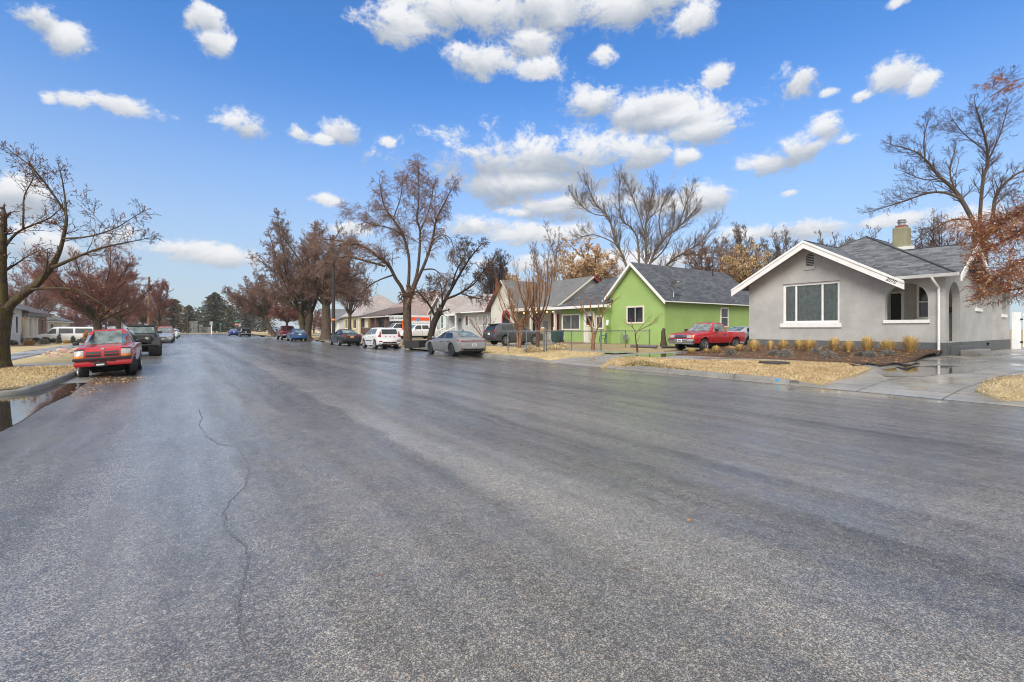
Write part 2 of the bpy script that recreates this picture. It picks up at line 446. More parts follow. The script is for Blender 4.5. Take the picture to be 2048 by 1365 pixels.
plain('bare_wood', (.36, .22, .10), .7)
plain('bin_green', (.018, .055, .045), .5)
plain('bin_blue', (.02, .045, .14), .5)
plain('chair_green', (.015, .085, .065), .4)
plain('vinyl_white', (.76, .77, .79), .35, var=.04)
plain('fabric_black', (.014, .014, .016), .7, bmp=.5, bscale=9)
plain('sign_green', (.02, .30, .20), .4)
plain('sign_red', (.50, .03, .04), .4)
plain('sign_white', (.72, .73, .74), .4)
plain('sign_back', (.38, .40, .42), .4, .5)
plain('stone_grey', (.30, .31, .32), .8, var=.3, scale=2)
plain('orange_stripe', (.82, .10, .02), .4)
plain('iron', (.055, .045, .042), .5, .4)
plain('terracotta', (.22, .06, .035), .7)
plain('blue_mark', (.03, .30, .62), .5)
plain('mail_black', (.013, .013, .014), .35)
plain('number_black', (.03, .03, .032), .6)
plain('pink_decal', (.62, .06, .20), .5)
emis('bulb', (1.0, .66, .18), 6.0)
glasspane('window_glass')
def bark(name, a, bb, moss=0):
    m, t, b = newmat(name)
    p = geo(t); x, y, z = t.sep(p)
    n = t.noise(t.vm('MULTIPLY', p, (1, 1, .22)), 14, 6, .7)
    colr = t.mix(t.ss(n, .32, .68), (*a, 1), (*bb, 1))
    if moss:
        k = t.ss(t.noise(p, 2.4, 5, .65), .44, .62)
        colr = t.mix(t.m('MULTIPLY', k, moss), colr, (.085, .075, .012, 1))
    t.set(b.inputs['Base Color'], colr)
    b.inputs['Roughness'].default_value = .8
    b.inputs['Specular IOR Level'].default_value = .3
    bump(t, b, n, .9, .04)
    return m
bark('bark_dark', (.026, .019, .013), (.085, .062, .044), .6)
bark('bark_brown', (.035, .023, .017), (.135, .095, .07), .15)
bark('bark_grey', (.075, .058, .045), (.24, .19, .145), .1)
bark('bark_black', (.010, .008, .007), (.045, .034, .028), .1)
bark('bark_orange', (.10, .045, .02), (.36, .19, .10))
bark('bark_red', (.045, .017, .012), (.15, .065, .045))
def twig(name, a, bb):
    m, t, b = newmat(name)
    p = geo(t)
    n = t.noise(p, 1.3, 4, .6)
    n2 = t.node('ShaderNodeNewGeometry', None).outputs['Random Per Island']
    t.set(b.inputs['Base Color'], t.mix(t.m('MULTIPLY_ADD', n2, .6, t.m('MULTIPLY', t.ss(n, .35, .65), .4)), (*a, 1), (*bb, 1)))
    b.inputs['Roughness'].default_value = .75
    b.inputs['Specular IOR Level'].default_value = .25
    return m
twig('twig_brown', (.11, .064, .05), (.31, .20, .155))
twig('twig_red', (.13, .052, .042), (.34, .17, .135))
twig('twig_dark', (.035, .02, .017), (.12, .075, .056))
twig('twig_orange', (.17, .075, .025), (.38, .20, .075))
twig('twig_grey', (.09, .068, .055), (.24, .185, .145))
twig('twig_rust', (.13, .048, .026), (.34, .135, .07))
twig('leaf_tan', (.46, .30, .165), (.76, .56, .34))
twig('leaf_yellow', (.50, .37, .19), (.76, .61, .36))
twig('leaf_rust', (.24, .075, .025), (.48, .22, .085))
twig('leaf_brown', (.15, .075, .04), (.34, .18, .10))
twig('needle_green', (.045, .05, .03), (.13, .125, .075))
twig('needle_olive', (.07, .06, .034), (.18, .14, .08))
twig('needle_grey', (.085, .1, .095), (.19, .21, .2))
twig('grass_tuft', (.42, .27, .085), (.72, .53, .23))
twig('lavender', (.10, .095, .085), (.30, .29, .26))
twig('shrub_green', (.028, .034, .012), (.11, .12, .04))
twig('shrub_grey', (.10, .095, .075), (.24, .23, .19))
twig('straw', (.36, .27, .14), (.68, .55, .33))
twig('litter', (.26, .10, .03), (.62, .36, .14))
def rockmat(name, a, bb):
    m, t, b = newmat(name)
    n = t.noise(objc(t), 3, 6, .65)
    t.set(b.inputs['Base Color'], t.mix(t.ss(n, .3, .7), (*a, 1), (*bb, 1)))
    b.inputs['Roughness'].default_value = .6
    bump(t, b, t.noise(objc(t), 9, 6, .7), .6, .05)
rockmat('rock_pink', (.26, .15, .12), (.50, .36, .30))
rockmat('rock_tan', (.36, .26, .15), (.62, .50, .34))
paint('paint_red', (.42, .006, .012)); paint('paint_red2', (.38, .005, .012)); paint('paint_white', (.72, .73, .74)); paint('paint_silver', (.27, .272, .278), .5)
paint('paint_black', (.006, .006, .007)); paint('paint_blue', (.012, .085, .24), .3); paint('paint_blue2', (.014, .05, .26), .2); paint('paint_maroon', (.16, .006, .016), .2)
paint('paint_grey', (.075, .082, .09), .5); paint('paint_palesilver', (.55, .565, .58), .35)
m, t, b = newmat('water')
b.inputs['Base Color'].default_value = (.03, .028, .026, 1); b.inputs['Roughness'].default_value = .02; b.inputs['Specular IOR Level'].default_value = .8
bump(t, b, t.noise(geo(t), 5, 3), .04, .02)
m, t, b = newmat('puddle')
b.inputs['Base Color'].default_value = (.055, .05, .045, 1); b.inputs['Roughness'].default_value = .03
bump(t, b, t.noise(geo(t), 4, 3), .03, .02)

# ------------------------------------------------------------------ mesh helpers
class M:
    def __init__(s): s.v = []; s.f = []; s.uv = None
    def add(s, vs, fs):
        o = len(s.v); s.v += [tuple(p) for p in vs]; s.f += [tuple(i + o for i in f) for f in fs]
        return s
    def box(s, x0, x1, y0, y1, z0, z1):
        return s.add([(x0, y0, z0), (x1, y0, z0), (x1, y1, z0), (x0, y1, z0), (x0, y0, z1), (x1, y0, z1), (x1, y1, z1), (x0, y1, z1)],
                     [(0, 3, 2, 1), (4, 5, 6, 7), (0, 1, 5, 4), (1, 2, 6, 5), (2, 3, 7, 6), (3, 0, 4, 7)])
    def cbox(s, c, sz, rz=0.0, tilt=0.0):
        mm = Matrix.Translation(c) @ Matrix.Rotation(rz, 4, 'Z') @ Matrix.Rotation(tilt, 4, 'Y')
        q = M().box(-sz[0] / 2, sz[0] / 2, -sz[1] / 2, sz[1] / 2, -sz[2] / 2, sz[2] / 2)
        return s.add([mm @ Vector(p) for p in q.v], q.f)
    def poly(s, pts): return s.add(pts, [tuple(range(len(pts)))])
    def slab(s, pts, t):                       # polygon with thickness straight down
        n = len(pts); lo = [(p[0], p[1], p[2] - t) for p in pts]
        fs = [tuple(range(n)), tuple(range(2 * n - 1, n - 1, -1))]
        fs += [(i, i + n, (i + 1) % n + n, (i + 1) % n) for i in range(n)]
        return s.add(list(pts) + lo, fs)
    def prism(s, pts, vec):
        n = len(pts); vec = Vector(vec); hi = [tuple(Vector(p) + vec) for p in pts]
        fs = [tuple(range(n - 1, -1, -1)), tuple(range(n, 2 * n))] + [(i, (i + 1) % n, (i + 1) % n + n, i + n) for i in range(n)]
        return s.add(list(pts) + hi, fs)
    def tube(s, pts, rad, n=6, cap=True):
        pts = [Vector(p) for p in pts]
        if not hasattr(rad, '__len__'): rad = [rad] * len(pts)
        vs = []; fs = []; ref = None
        for i, p in enumerate(pts):
            a = pts[max(i - 1, 0)]; c = pts[min(i + 1, len(pts) - 1)]
            d = (c - a).normalized() if (c - a).length > 1e-9 else Vector((0, 0, 1))
            if ref is None:
                ref = Vector((1, 0, 0)) if abs(d.x) < .8 else Vector((0, 1, 0))
            e1 = (ref - d * ref.dot(d)).normalized(); e2 = d.cross(e1); ref = e1
            for k in range(n):
                an = 2 * math.pi * k / n
                vs.append(p + (e1 * math.cos(an) + e2 * math.sin(an)) * rad[i])
        for i in range(len(pts) - 1):
            for k in range(n):
                a = i * n + k; c = i * n + (k + 1) % n
                fs.append((a, c, c + n, a + n))
        if cap:
            fs.append(tuple(range(n - 1, -1, -1))); o = (len(pts) - 1) * n; fs.append(tuple(o + k for k in range(n)))
        return s.add(vs, fs)
    def lathe(s, prof, n=20, axis='Z', c=(0, 0, 0)):   # prof: (radius, height)
        vs = []; fs = []
        for r, h_ in prof:
            for k in range(n):
                a = 2 * math.pi * k / n
                x, y = r * math.cos(a), r * math.sin(a)
                vs.append((x + c[0], y + c[1], h_ + c[2]) if axis == 'Z' else ((x + c[0], h_ + c[1], y + c[2]) if axis == 'Y' else (h_ + c[0], x + c[1], y + c[2])))
        for i in range(len(prof) - 1):
            for k in range(n):
                a = i * n + k; b_ = i * n + (k + 1) % n
                fs.append((a, b_, b_ + n, a + n))
        return s.add(vs, fs)
    def build(s, name, mat, parent=None, smooth=None, bevel=0.0, uv=False):
        me = bpy.data.meshes.new(name)
        me.from_pydata(s.v, [], s.f); me.update()
        bm = bmesh.new(); bm.from_mesh(me)
        bmesh.ops.recalc_face_normals(bm, faces=bm.faces)
        if bevel:
            eds = [e for e in bm.edges if len(e.link_faces) == 2 and e.calc_face_angle(0) > .5]
            bmesh.ops.bevel(bm, geom=eds, offset=bevel, segments=2, affect='EDGES', profile=.6, clamp_overlap=True)
        bm.to_mesh(me); bm.free()
        if smooth is not None:
            me.shade_smooth(); me.set_sharp_from_angle(angle=R(smooth))
        if uv: planar_uv(me)
        return link(name, me, mat, parent)
def planar_uv(me):
    uvl = me.uv_layers.new(name='UVMap')
    for p in me.polygons:
        n = p.normal
        if abs(n.z) > .999: e1 = Vector((1, 0, 0))
        else: e1 = Vector((0, 0, 1)).cross(n).normalized()
        e2 = n.cross(e1)
        for li in p.loop_indices:
            c = me.vertices[me.loops[li].vertex_index].co
            uvl.data[li].uv = (c.dot(e1), c.dot(e2))
def link(name, me, mat, parent=None):
    o = bpy.data.objects.new(name, me)
    if mat: me.materials.append(MATS[mat])
    if parent is not None: o.parent = parent
    COL.objects.link(o)
    return o
def fastmesh(name, V, F, mat, parent=None):    # V (n,3) array, F (m,k) array
    me = bpy.data.meshes.new(name)
    V = np.asarray(V, dtype=np.float32); F = np.asarray(F, dtype=np.int32); k = F.shape[1]
    me.vertices.add(len(V)); me.vertices.foreach_set('co', V.ravel())
    me.loops.add(F.size); me.loops.foreach_set('vertex_index', F.ravel())
    me.polygons.add(len(F)); me.polygons.foreach_set('loop_start', np.arange(0, F.size, k, dtype=np.int32))
    me.update(calc_edges=True)
    return link(name, me, mat, parent)
def tag(o, label, cat, group=None):
    o['label'] = label; o['category'] = cat
    if group: o['group'] = group
    return o
def struct(o): o['kind'] = 'structure'; return o
def stuff(o, label=None, cat=None):
    o['kind'] = 'stuff'
    if label: o['label'] = label; o['category'] = cat
    return o
def thing(name, label, cat, loc=(0, 0, 0), rz=0.0, group=None):
    o = bpy.data.objects.new(name, None); o.location = loc; o.rotation_euler = (0, 0, rz)
    o.empty_display_size = .2
    COL.objects.link(o)
    return tag(o, label, cat, group)

# ================================================================== GROUND
def lerp(x, pts):
    if x <= pts[0][0]: return pts[0][1]
    for (a, p), (b_, q) in zip(pts, pts[1:]):
        if x <= b_: return p + (q - p) * (x - a) / (b_ - a)
    return pts[-1][1]
def zr(x): return lerp(x, [(13.65, .02), (15.2, .13), (18.5, .2), (22, .225), (29, .26), (45, .28), (60, .2)])
def zl(x): return lerp(-x, [(2.7, .13), (5.0, .15), (7, .0), (11, -.3), (20, -.35)])
def xr(y): return lerp(y, [(25, 13.65), (43, 13.25), (60, 12.75), (72, 12.2), (100, 10.9), (118, 10.3), (160, 9.6)])
def grid(name, xs, ys, zf, mat):
    m = M(); ny = len(ys)
    vs = [(x, y, zf(x, y)) for x in xs for y in ys]
    fs = [(i * ny + j, (i + 1) * ny + j, (i + 1) * ny + j + 1, i * ny + j + 1) for i in range(len(xs) - 1) for j in range(ny - 1)]
    return struct(m.add(vs, fs).build(name, mat, smooth=60))
def frange(a, b_, n): return [a + (b_ - a) * i / n for i in range(n + 1)]
def sheet(name, pts, zf, off, mat):            # polygon draped on the terrain, kept as fine triangles
    me = bpy.data.meshes.new(name); bm = bmesh.new()
    vs = [bm.verts.new((p[0], p[1], 0)) for p in pts]
    f = bm.faces.new(vs)
    bmesh.ops.triangulate(bm, faces=[f])
    for _ in range(4):
        es = [e for e in bm.edges if e.calc_length() > 1.2]
        if not es: break
        bmesh.ops.subdivide_edges(bm, edges=es, cuts=1)
        bmesh.ops.triangulate(bm, faces=bm.faces)
    for v in bm.verts: v.co.z = zf(v.co.x) + off
    bm.normal_update()
    for f in bm.faces:
        f.smooth = True
        if f.normal.z < 0: f.normal_flip()
    if off > .015:
        be = [e for e in bm.edges if len(e.link_faces) == 1]
        ex = bmesh.ops.extrude_edge_only(bm, edges=be)
        for g_ in ex['geom']:
            if isinstance(g_, bmesh.types.BMVert): g_.co.z -= off + .03
    bm.to_mesh(me); bm.free()
    return struct(link(name, me, mat))

grid('ground', [-900, -61, 61, 1200], [-300, 169, 1800], lambda x, y: -.42, 'dry_lawn')
# street: left edge at -2.3, right edge follows the kerb; crossing street at the far end
m = M()
ys = [-30, -8, 0, 8, 16, 25, 34, 43, 60, 72, 86, 100, 118, 149]
for a, b_ in zip(ys, ys[1:]):
    n_ = 6
    for i in range(n_):
        f0, f1 = i / n_, (i + 1) / n_
        l = -2.3
        ra, rb = xr(a) + .02, xr(b_) + .02
        m.add([(l + (ra - l) * f0, a, 0), (l + (ra - l) * f1, a, 0), (l + (rb - l) * f1, b_, 0), (l + (rb - l) * f0, b_, 0)], [(0, 1, 2, 3)])
m.add([(-90, 149, 0), (120, 149, 0), (120, 162, 0), (-90, 162, 0)], [(0, 1, 2, 3)])
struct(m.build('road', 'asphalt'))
struct(M().add([(-200, 162.1, .05), (260, 162.1, .05), (260, 500, .25), (-200, 500, .25)], [(0, 1, 2, 3)]).build('far_lawn', 'dry_lawn_pale'))
# crack with tar and water in it
cr = [(397, 815), (404, 836), (398, 850), (412, 872), (438, 889), (474, 893), (488, 915), (500, 945), (489, 975), (462, 1000), (448, 1024), (452, 1060), (473, 1078), (492, 1092), (500, 1118), (490, 1146), (482, 1180), (474, 1214), (484, 1250), (486, 1280), (501, 1310)]
def strip(pts, w0, z, jit):
    m = M(); vs = []
    dense = []
    for a, b_ in zip(pts, pts[1:]):
        for k in range(9): dense.append((a[0] + (b_[0] - a[0]) * k / 9, a[1] + (b_[1] - a[1]) * k / 9))
    for i, p in enumerate(dense):
        x, y, _ = gnd(p[0], p[1], 0)
        x += rnd.uniform(-1, 1) * jit
        ww = w0 * rnd.uniform(.25, 1.5) * (.25 if i in (0, len(dense) - 1) else 1)
        vs += [(x - ww, y, z), (x + ww, y, z)]
    m.add(vs, [(2 * i, 2 * i + 1, 2 * i + 3, 2 * i + 2) for i in range(len(dense) - 1)])
    return m
mk_concrete('tar', (.11, .107, .10), 0, .2, (.02, .02, .02))
mk_concrete('crack_wet', (.17, .165, .155), 0, .3, (.12, .115, .11))
struct(strip(cr, .0075, .002, .011).build('road_crack', 'tar'))
struct(strip(cr, .0058, .003, .007).build('crack_water', 'crack_wet'))
for i, (u0, v0, u1, v1) in enumerate([(300, 812, 640, 840), (385, 728, 560, 715)]):
    pts = [(u0 + (u1 - u0) * k / 6, v0 + (v1 - v0) * k / 6 + rnd.uniform(-1.5, 1.5)) for k in range(7)]
# right-hand kerb, broken by three driveways
def kerb(name, y0, y1, left=False, taper=(True, True)):
    m = M(); n_ = max(6, int((y1 - y0) / 1.2)); rows = []
    for i in range(n_ + 1):
        y = y0 + (y1 - y0) * i / n_
        dd = min((y - y0) if taper[0] else 9, (y1 - y) if taper[1] else 9)
        hh = .03 + .125 * min(1, dd / .75)
        x = xr(y)
        prof = [(-.02, -.05), (0, .0), (.02, hh - .03), (.045, hh), (.17, hh + .004), (.172, -.05)]
        rows.append([(x + px_, y, z) for px_, z in prof])
    k = len(rows[0])
    vs = [p for r in rows for p in r]
    fs = [(i * k + j, i * k + j + 1, (i + 1) * k + j + 1, (i + 1) * k + j) for i in range(n_) for j in range(k - 1)]
    fs += [tuple(range(k)), tuple(range(n_ * k + k - 1, n_ * k - 1, -1))]
    return struct(m.add(vs, fs).build(name, 'curb_concrete', smooth=40))
kerb('kerb', -20, 2.55); kerb('kerb', 5.55, 13.0); kerb('kerb', 16.9, 29.6); kerb('kerb', 33.0, 56); kerb('kerb', 60, 92); kerb('kerb', 96, 148)
for y in (8.0, 10.4):
    struct(M().box(13.655, 13.835, y - .008, y + .008, .02, .162).build('kerb_joint', 'tar'))
# concrete around the grey house: apron, pavement, driveway
grid('driveway', [13.58, 13.66, 14.2, 15.2, 18.5, 22, 29, 45], frange(-14, 17.2, 12), lambda x, y: zr(x) if x > 13.6 else .003, 'concrete')
grid('lawn', [13.82, 15.2, 18.5, 22, 29, 45, 75], frange(17.2, 148, 40), lambda x, y: zr(x) + .03 if y > 17.3 else zr(x) - .03, 'dry_lawn')
def pts_px(L, z): return [gnd(u, v, z)[:2] for u, v in L]
PARK = [(13.84, 13.0), (14.5, 13.6)] + pts_px([(1200, 727), (1223, 717.5), (1276, 715), (1393, 722), (1540, 724), (1640, 728), (1700, 731), (1742, 740)], .2) + [(16.2, 5.75), (13.9, 5.7)] + [(13.84, 6.5)]
sheet('parkstrip', PARK, lambda x: zr(x), .045, 'leafy_lawn')
LAWN2 = pts_px([(1952, 776), (1964, 766), (1990, 757), (2048, 753)], .2) + [(20.5, 1.2), (19.5, -12), (13.84, -12), (13.84, 2.3)]
sheet('parkstrip', LAWN2, lambda x: zr(x), .05, 'dry_lawn_pale')
BED = pts_px([(1352, 710), (1440, 714), (1560, 719), (1694, 726), (1750, 731), (1800, 729), (1865, 716)], .23) + [(29.4, 6.9), (29.4, 16.4), (25.5, 16.2)]
def zbed(x): q = min(1, max(0, (x - 22.4) / 4.6)); return zr(x) + .2 * q * q * (3 - 2 * q)
sheet('mulch_bed', BED, zbed, .055, 'mulch')
sheet('lawn', [(22.3, 17.25), (40, 17.25), (40, 16.6), (24.5, 16.5)], zr, .02, 'soil')
# pavement and driveways further up the street
for a, b_ in ((17.3, 29), (33, 56), (60, 92), (96, 146)):
    grid('sidewalk', [18.4 - .0, 20.2], frange(a, b_, 12), lambda x, y: zr(x) + .045, 'concrete')
for (x0, x1, y0, y1) in ((13.7, 29.0, 29.3, 33.0), (13.2, 29.0, 56, 60), (11.6, 26, 92, 96)):
    grid('driveway', frange(x0, x1, 8), [y0, y1], lambda x, y: zr(x) + .05, 'concrete')
sheet('parkstrip', [(13.85, 17.6), (14.6, 17.25), (17.8, 17.4), (18.3, 19), (18.3, 29.0), (13.85, 29.2)], lambda x: zr(x), .06 , 'dry_lawn_pale')
sheet('garden_soil', [(20.3, 19.6), (28.9, 19.6), (28.9, 28.5), (20.6, 28.0)], zr, .045, 'dry_lawn')
# wet sheets standing on the concrete by the shared driveway and in the gutters
def puddle(L, z, off, mat='puddle', zf=None):
    pts = pts_px(L, z)
    return sheet('puddle', pts, zf or (lambda x: zr(x)), off, mat)
puddle([(1245, 712), (1300, 708), (1345, 706.5), (1353, 709.5), (1330, 713), (1270, 715)], .23, .006)
puddle([(1750, 742), (1800, 735), (1880, 733), (1985, 735), (1960, 743), (1850, 752), (1770, 751)], .2, .005)
# left side: kerb, gutter with standing water, lawn
g = grid("gutter", [-3.1, -2.7, -2.3], frange(15.3, 149, 30), lambda x, y: -.006 if x < -2.5 else .001, 'curb_concrete')
grid('apron', [-14, -3.0, -2.3], frange(-12, 15.6, 8), lambda x, y: -.004, 'curb_concrete')
mw = M()
edge = [(-2.22, 3.0), (-2.27, 6), (-2.35, 9), (-2.24, 11), (-2.3, 13), (-2.2, 15.0), (-2.28, 16.4), (-2.3, 18.0)]
mw.poly([(x, y, .007) for x, y in edge] + [(-2.92, 18.0, .007), (-2.94, 16.6, .007), (-3.1, 15.8, .007), (-3.6, 15.36, .007), (-11, 15.3, .007), (-11, 3.0, .007)])
struct(mw.build('gutter_water', 'water'))
m = M(); rows = []
kl = [(-12, 15.62), (-5, 15.60), (-3.5, 15.62), (-3.15, 15.85), (-2.98, 16.3), (-2.93, 16.9), (-2.92, 18), (-2.92, 22), (-2.92, 40), (-2.92, 80), (-2.92, 148)]
for i, (x, y) in enumerate(kl):
    a = Vector(kl[max(0, i - 1)]); c = Vector(kl[min(len(kl) - 1, i + 1)])
    d = (c - a).normalized(); nx, ny = d.y, -d.x       # towards the water
    hh = .10 if i < 4 else .15
    rows.append([(x + nx * o, y + ny * o, z) for o, z in ((.03, -.05), (.015, .0), (0, hh - .025), (-.03, hh), (-.18, hh + .004), (-.182, -.3))])
k = 6; vs = [p for r in rows for p in r]
m.add(vs, [(i * k + j, i * k + j + 1, (i + 1) * k + j + 1, (i + 1) * k + j) for i in range(len(rows) - 1) for j in range(k - 1)])
struct(m.build('kerb', 'curb_concrete', smooth=50))
ll = [(-3.3, 16.02), (-3.16, 16.5), (-3.11, 17.4), (-3.10, 22), (-3.10, 40), (-3.10, 80), (-3.10, 148)]
sheet('lawn', [(-60, 15.8), (-4, 15.79)] + ll + [(-60, 148)], zl, .02, 'dry_lawn_pale')
def zleft(x): return zl(x)
sheet('path', [gnd(u, v, .0)[:2] for u, v in [(-60, 740), (22, 724), (62, 715), (100, 707), (155, 694), (215, 686)]] + [gnd(u, v, -.1)[:2] for u, v in [(205, 684), (150, 687), (100, 694), (62, 699), (22, 707), (-60, 722)]], zl, .045, 'path_concrete')
sheet('sidewalk', [(-14, 24.6), (-3.0, 24.2), (-3.0, 25.3), (-14, 26.0)], zl, .045, 'path_concrete')
# grass blades and fallen leaves
def in_poly(x, y, P):
    c = False; n = len(P); j = n - 1
    for i in range(n):
        if (P[i][1] > y) != (P[j][1] > y) and x < (P[j][0] - P[i][0]) * (y - P[i][1]) / (P[j][1] - P[i][1]) + P[i][0]: c = not c
        j = i
    return c
def scatter(P, n):
    xs = [p[0] for p in P]; ys = [p[1] for p in P]; out = []
    while len(out) < n:
        x, y = rnd.uniform(min(xs), max(xs)), rnd.uniform(min(ys), max(ys))
        if in_poly(x, y, P): out.append((x, y))
    return out
def blades(name, label, P, n, zf, off, h, mat, w_=.006):
    V = []; F = []
    for x, y in scatter(P, n):
        a = rnd.uniform(0, 6.28); hh = h * rnd.uniform(.4, 1.3); ln = rnd.uniform(0, 1.4) * hh
        z = zf(x) + off; c, s_ = math.cos(a), math.sin(a); ww = w_ * rnd.uniform(.7, 1.5); la = rnd.uniform(0, 6.28)
        o = len(V)
        V += [(x - c * ww, y - s_ * ww, z), (x + c * ww, y + s_ * ww, z), (x + math.cos(la) * ln, y + math.sin(la) * ln, z + hh)]
        F.append((o, o + 1, o + 2))
    return stuff(fastmesh(name, V, F, mat), label, 'grass')
def leaves(name, label, pts, zf, off, size, mat):
    V = []; F = []
    for x, y in pts:
        a = rnd.uniform(0, 6.28); s_ = size * rnd.uniform(.6, 1.4); z = zf(x) + off
        c, q = math.cos(a) * s_, math.sin(a) * s_; t1, t2 = rnd.uniform(0, .5) * s_, rnd.uniform(0, .5) * s_
        o = len(V)
        V += [(x - c, y - q, z + t1), (x + q * .5, y - c * .5, z), (x + c, y + q, z + t2), (x - q * .5, y + c * .5, z + .3 * s_)]
        F.append((o, o + 1, o + 2, o + 3))
    return stuff(fastmesh(name, V, F, mat), label, 'leaves')
blades('dry_grass', 'dry straw coloured grass on the strip between the kerb and the pavement', PARK, 26000, zr, .045, .05, 'straw', .008)
blades('dry_grass', 'dry straw coloured grass at the right edge beside the driveway', LAWN2, 16000, zr, .05, .05, 'straw', .008)
blades('dry_grass', 'pale dry grass on the strip behind the silver sedan', [(13.85, 17.6), (14.6, 17.25), (17.8, 17.4), (18.3, 19), (18.3, 29.0), (13.85, 29.2)], 18000, zr, .06, .07, 'straw', .009)
blades('dry_grass', 'pale dry grass on the left verge round the big tree', [(-3.0, 16.0), (-2.95, 24), (-8.5, 24.3), (-8.5, 16)], 22000, zl, .02, .05, 'straw', .008)
blades('moss_tufts', 'green moss and weeds along the back of the kerb', [(13.86, 7.0), (14.05, 7.0), (14.15, 9.6), (14.9, 11.6), (15.6, 13.2), (13.9, 12.8), (13.86, 10)], 1500, zr, .05, .05, 'shrub_green', .014)
leaves('fallen_leaves', 'orange brown leaves littering the dry strip by the kerb', scatter(PARK, 1900), zr, .07, .035, 'litter')
leaves('fallen_leaves', 'orange brown leaves fallen over the dark mulch bed', scatter(BED, 1500), zbed, .07, .04, 'litter')
leaves('fallen_leaves', 'tan leaves fallen on the grass beside the driveway', scatter(LAWN2, 900), zr, .08, .04, 'litter')
drift = [(rnd.gauss(-2.05, .16), rnd.uniform(14.5, 20.5)) for _ in range(260)] + [(rnd.gauss(-1.4, .3), rnd.gauss(18.2, .6)) for _ in range(110)]
leaves('fallen_leaves', 'brown leaves washed against the gutter beside the red car', drift, lambda x: 0, .012, .03, 'litter')
road_l = [(rnd.uniform(-2, 12), rnd.uniform(2, 16)) for _ in range(46)]
leaves('fallen_leaves', 'scattered single leaves lying on the wet street', road_l, lambda x: 0, .008, .022, 'leaf_rust')

# ================================================================== BUILDINGS
class W:                                       # a wall plane: s runs along the wall, z up, o outwards
    def __init__(s, O, Tn, n): s.O = Vector(O); s.T = Vector(Tn); s.n = Vector(n)
    def p(s, a, z, o=0.0): return s.O + s.T * a + s.n * o + Vector((0, 0, z))
def east(x, y0): return W((x, y0, 0), (0, -1, 0), (-1, 0, 0))      # faces the street from the right; s grows towards the viewer
def south(y, x0): return W((x0, y, 0), (1, 0, 0), (0, -1, 0))
def west(x, y0): return W((x, y0, 0), (0, 1, 0), (1, 0, 0))
def pbox(m, w_, s0, s1, z0, z1, o0, o1):
    c = [w_.p(a, z, o) for o in (o0, o1) for z in (z0, z1) for a in (s0, s1)]
    return m.add(c, [(0, 1, 3, 2), (4, 6, 7, 5), (0, 4, 5, 1), (2, 3, 7, 6), (0, 2, 6, 4), (1, 5, 7, 3)])
def panel(m, w_, outer, holes=(), reveal=.12):
    loops = [outer] + list(holes)
    flat = [q for l in loops for q in l]
    tris = tessellate_polygon([[Vector((a, z, 0)) for a, z in l] for l in loops])
    m.add([w_.p(a, z) for a, z in flat], [tuple(t_) for t_ in tris])
    for hl in holes:
        n_ = len(hl)
        vs = [w_.p(a, z) for a, z in hl] + [w_.p(a, z, -reveal) for a, z in hl]
        m.add(vs, [(i, (i + 1) % n_, (i + 1) % n_ + n_, i + n_) for i in range(n_)])
    return m
def rect(a0, a1, z0, z1): return [(a0, z0), (a1, z0), (a1, z1), (a0, z1)]
def arch(a0, a1, z0, zs, n_=14):
    c, r = (a0 + a1) / 2, (a1 - a0) / 2
    return [(a0, z0), (a1, z0)] + [(c + r * math.cos(math.pi * k / n_), zs + r * math.sin(math.pi * k / n_)) for k in range(n_ + 1)]
def win(parent, w_, s0, s1, z0, z1, trim=.1, fr='white_trim', pane='pane_dark', vs=(), hs=(), sill=.0, o=0.0, name='window', label=None, proud=.05, mw=.025):
    m = M()
    pbox(m, w_, s0 - trim, s0, z0 - trim, z1 + trim, o - .01, o + proud); pbox(m, w_, s1, s1 + trim, z0 - trim, z1 + trim, o - .01, o + proud)
    pbox(m, w_, s0, s1, z1, z1 + trim, o - .01, o + proud - .002); pbox(m, w_, s0, s1, z0 - trim, z0, o - .01, o + proud - .002)
    for f in vs: c = s0 + (s1 - s0) * f; pbox(m, w_, c - mw, c + mw, z0, z1, o, o + .03)
    for f in hs: c = z0 + (z1 - z0) * f; pbox(m, w_, s0, s1, c - .03, c + .03, o, o + .032)
    fo = m.build(name, fr, parent)
    if label: fo['label'] = label
    q = M(); q.poly([w_.p(s0, z0, o + .012), w_.p(s1, z0, o + .012), w_.p(s1, z1, o + .012), w_.p(s0, z1, o + .012)])
    q.build('pane', pane, fo)
    if sill:
        k = M(); pbox(k, w_, s0 - trim - .06, s1 + trim + .06, z0 - trim - sill, z0 - trim - .002, o - .01, o + proud + .07); k.build('sill', fr, fo)
    return fo
def roof(parent, polys, mat, t_=.1, name='roof'):
    m = M()
    for P in polys: m.slab(P, t_)
    return m.build(name, mat, parent, uv=True)
def board(m, a, b_, depth, thick, n):           # barge board under the line a-b, n = outward
    a, b_, n = Vector(a), Vector(b_), Vector(n)
    dn = Vector((0, 0, -depth))
    return m.prism([a, b_, b_ + dn, a + dn], n * thick)

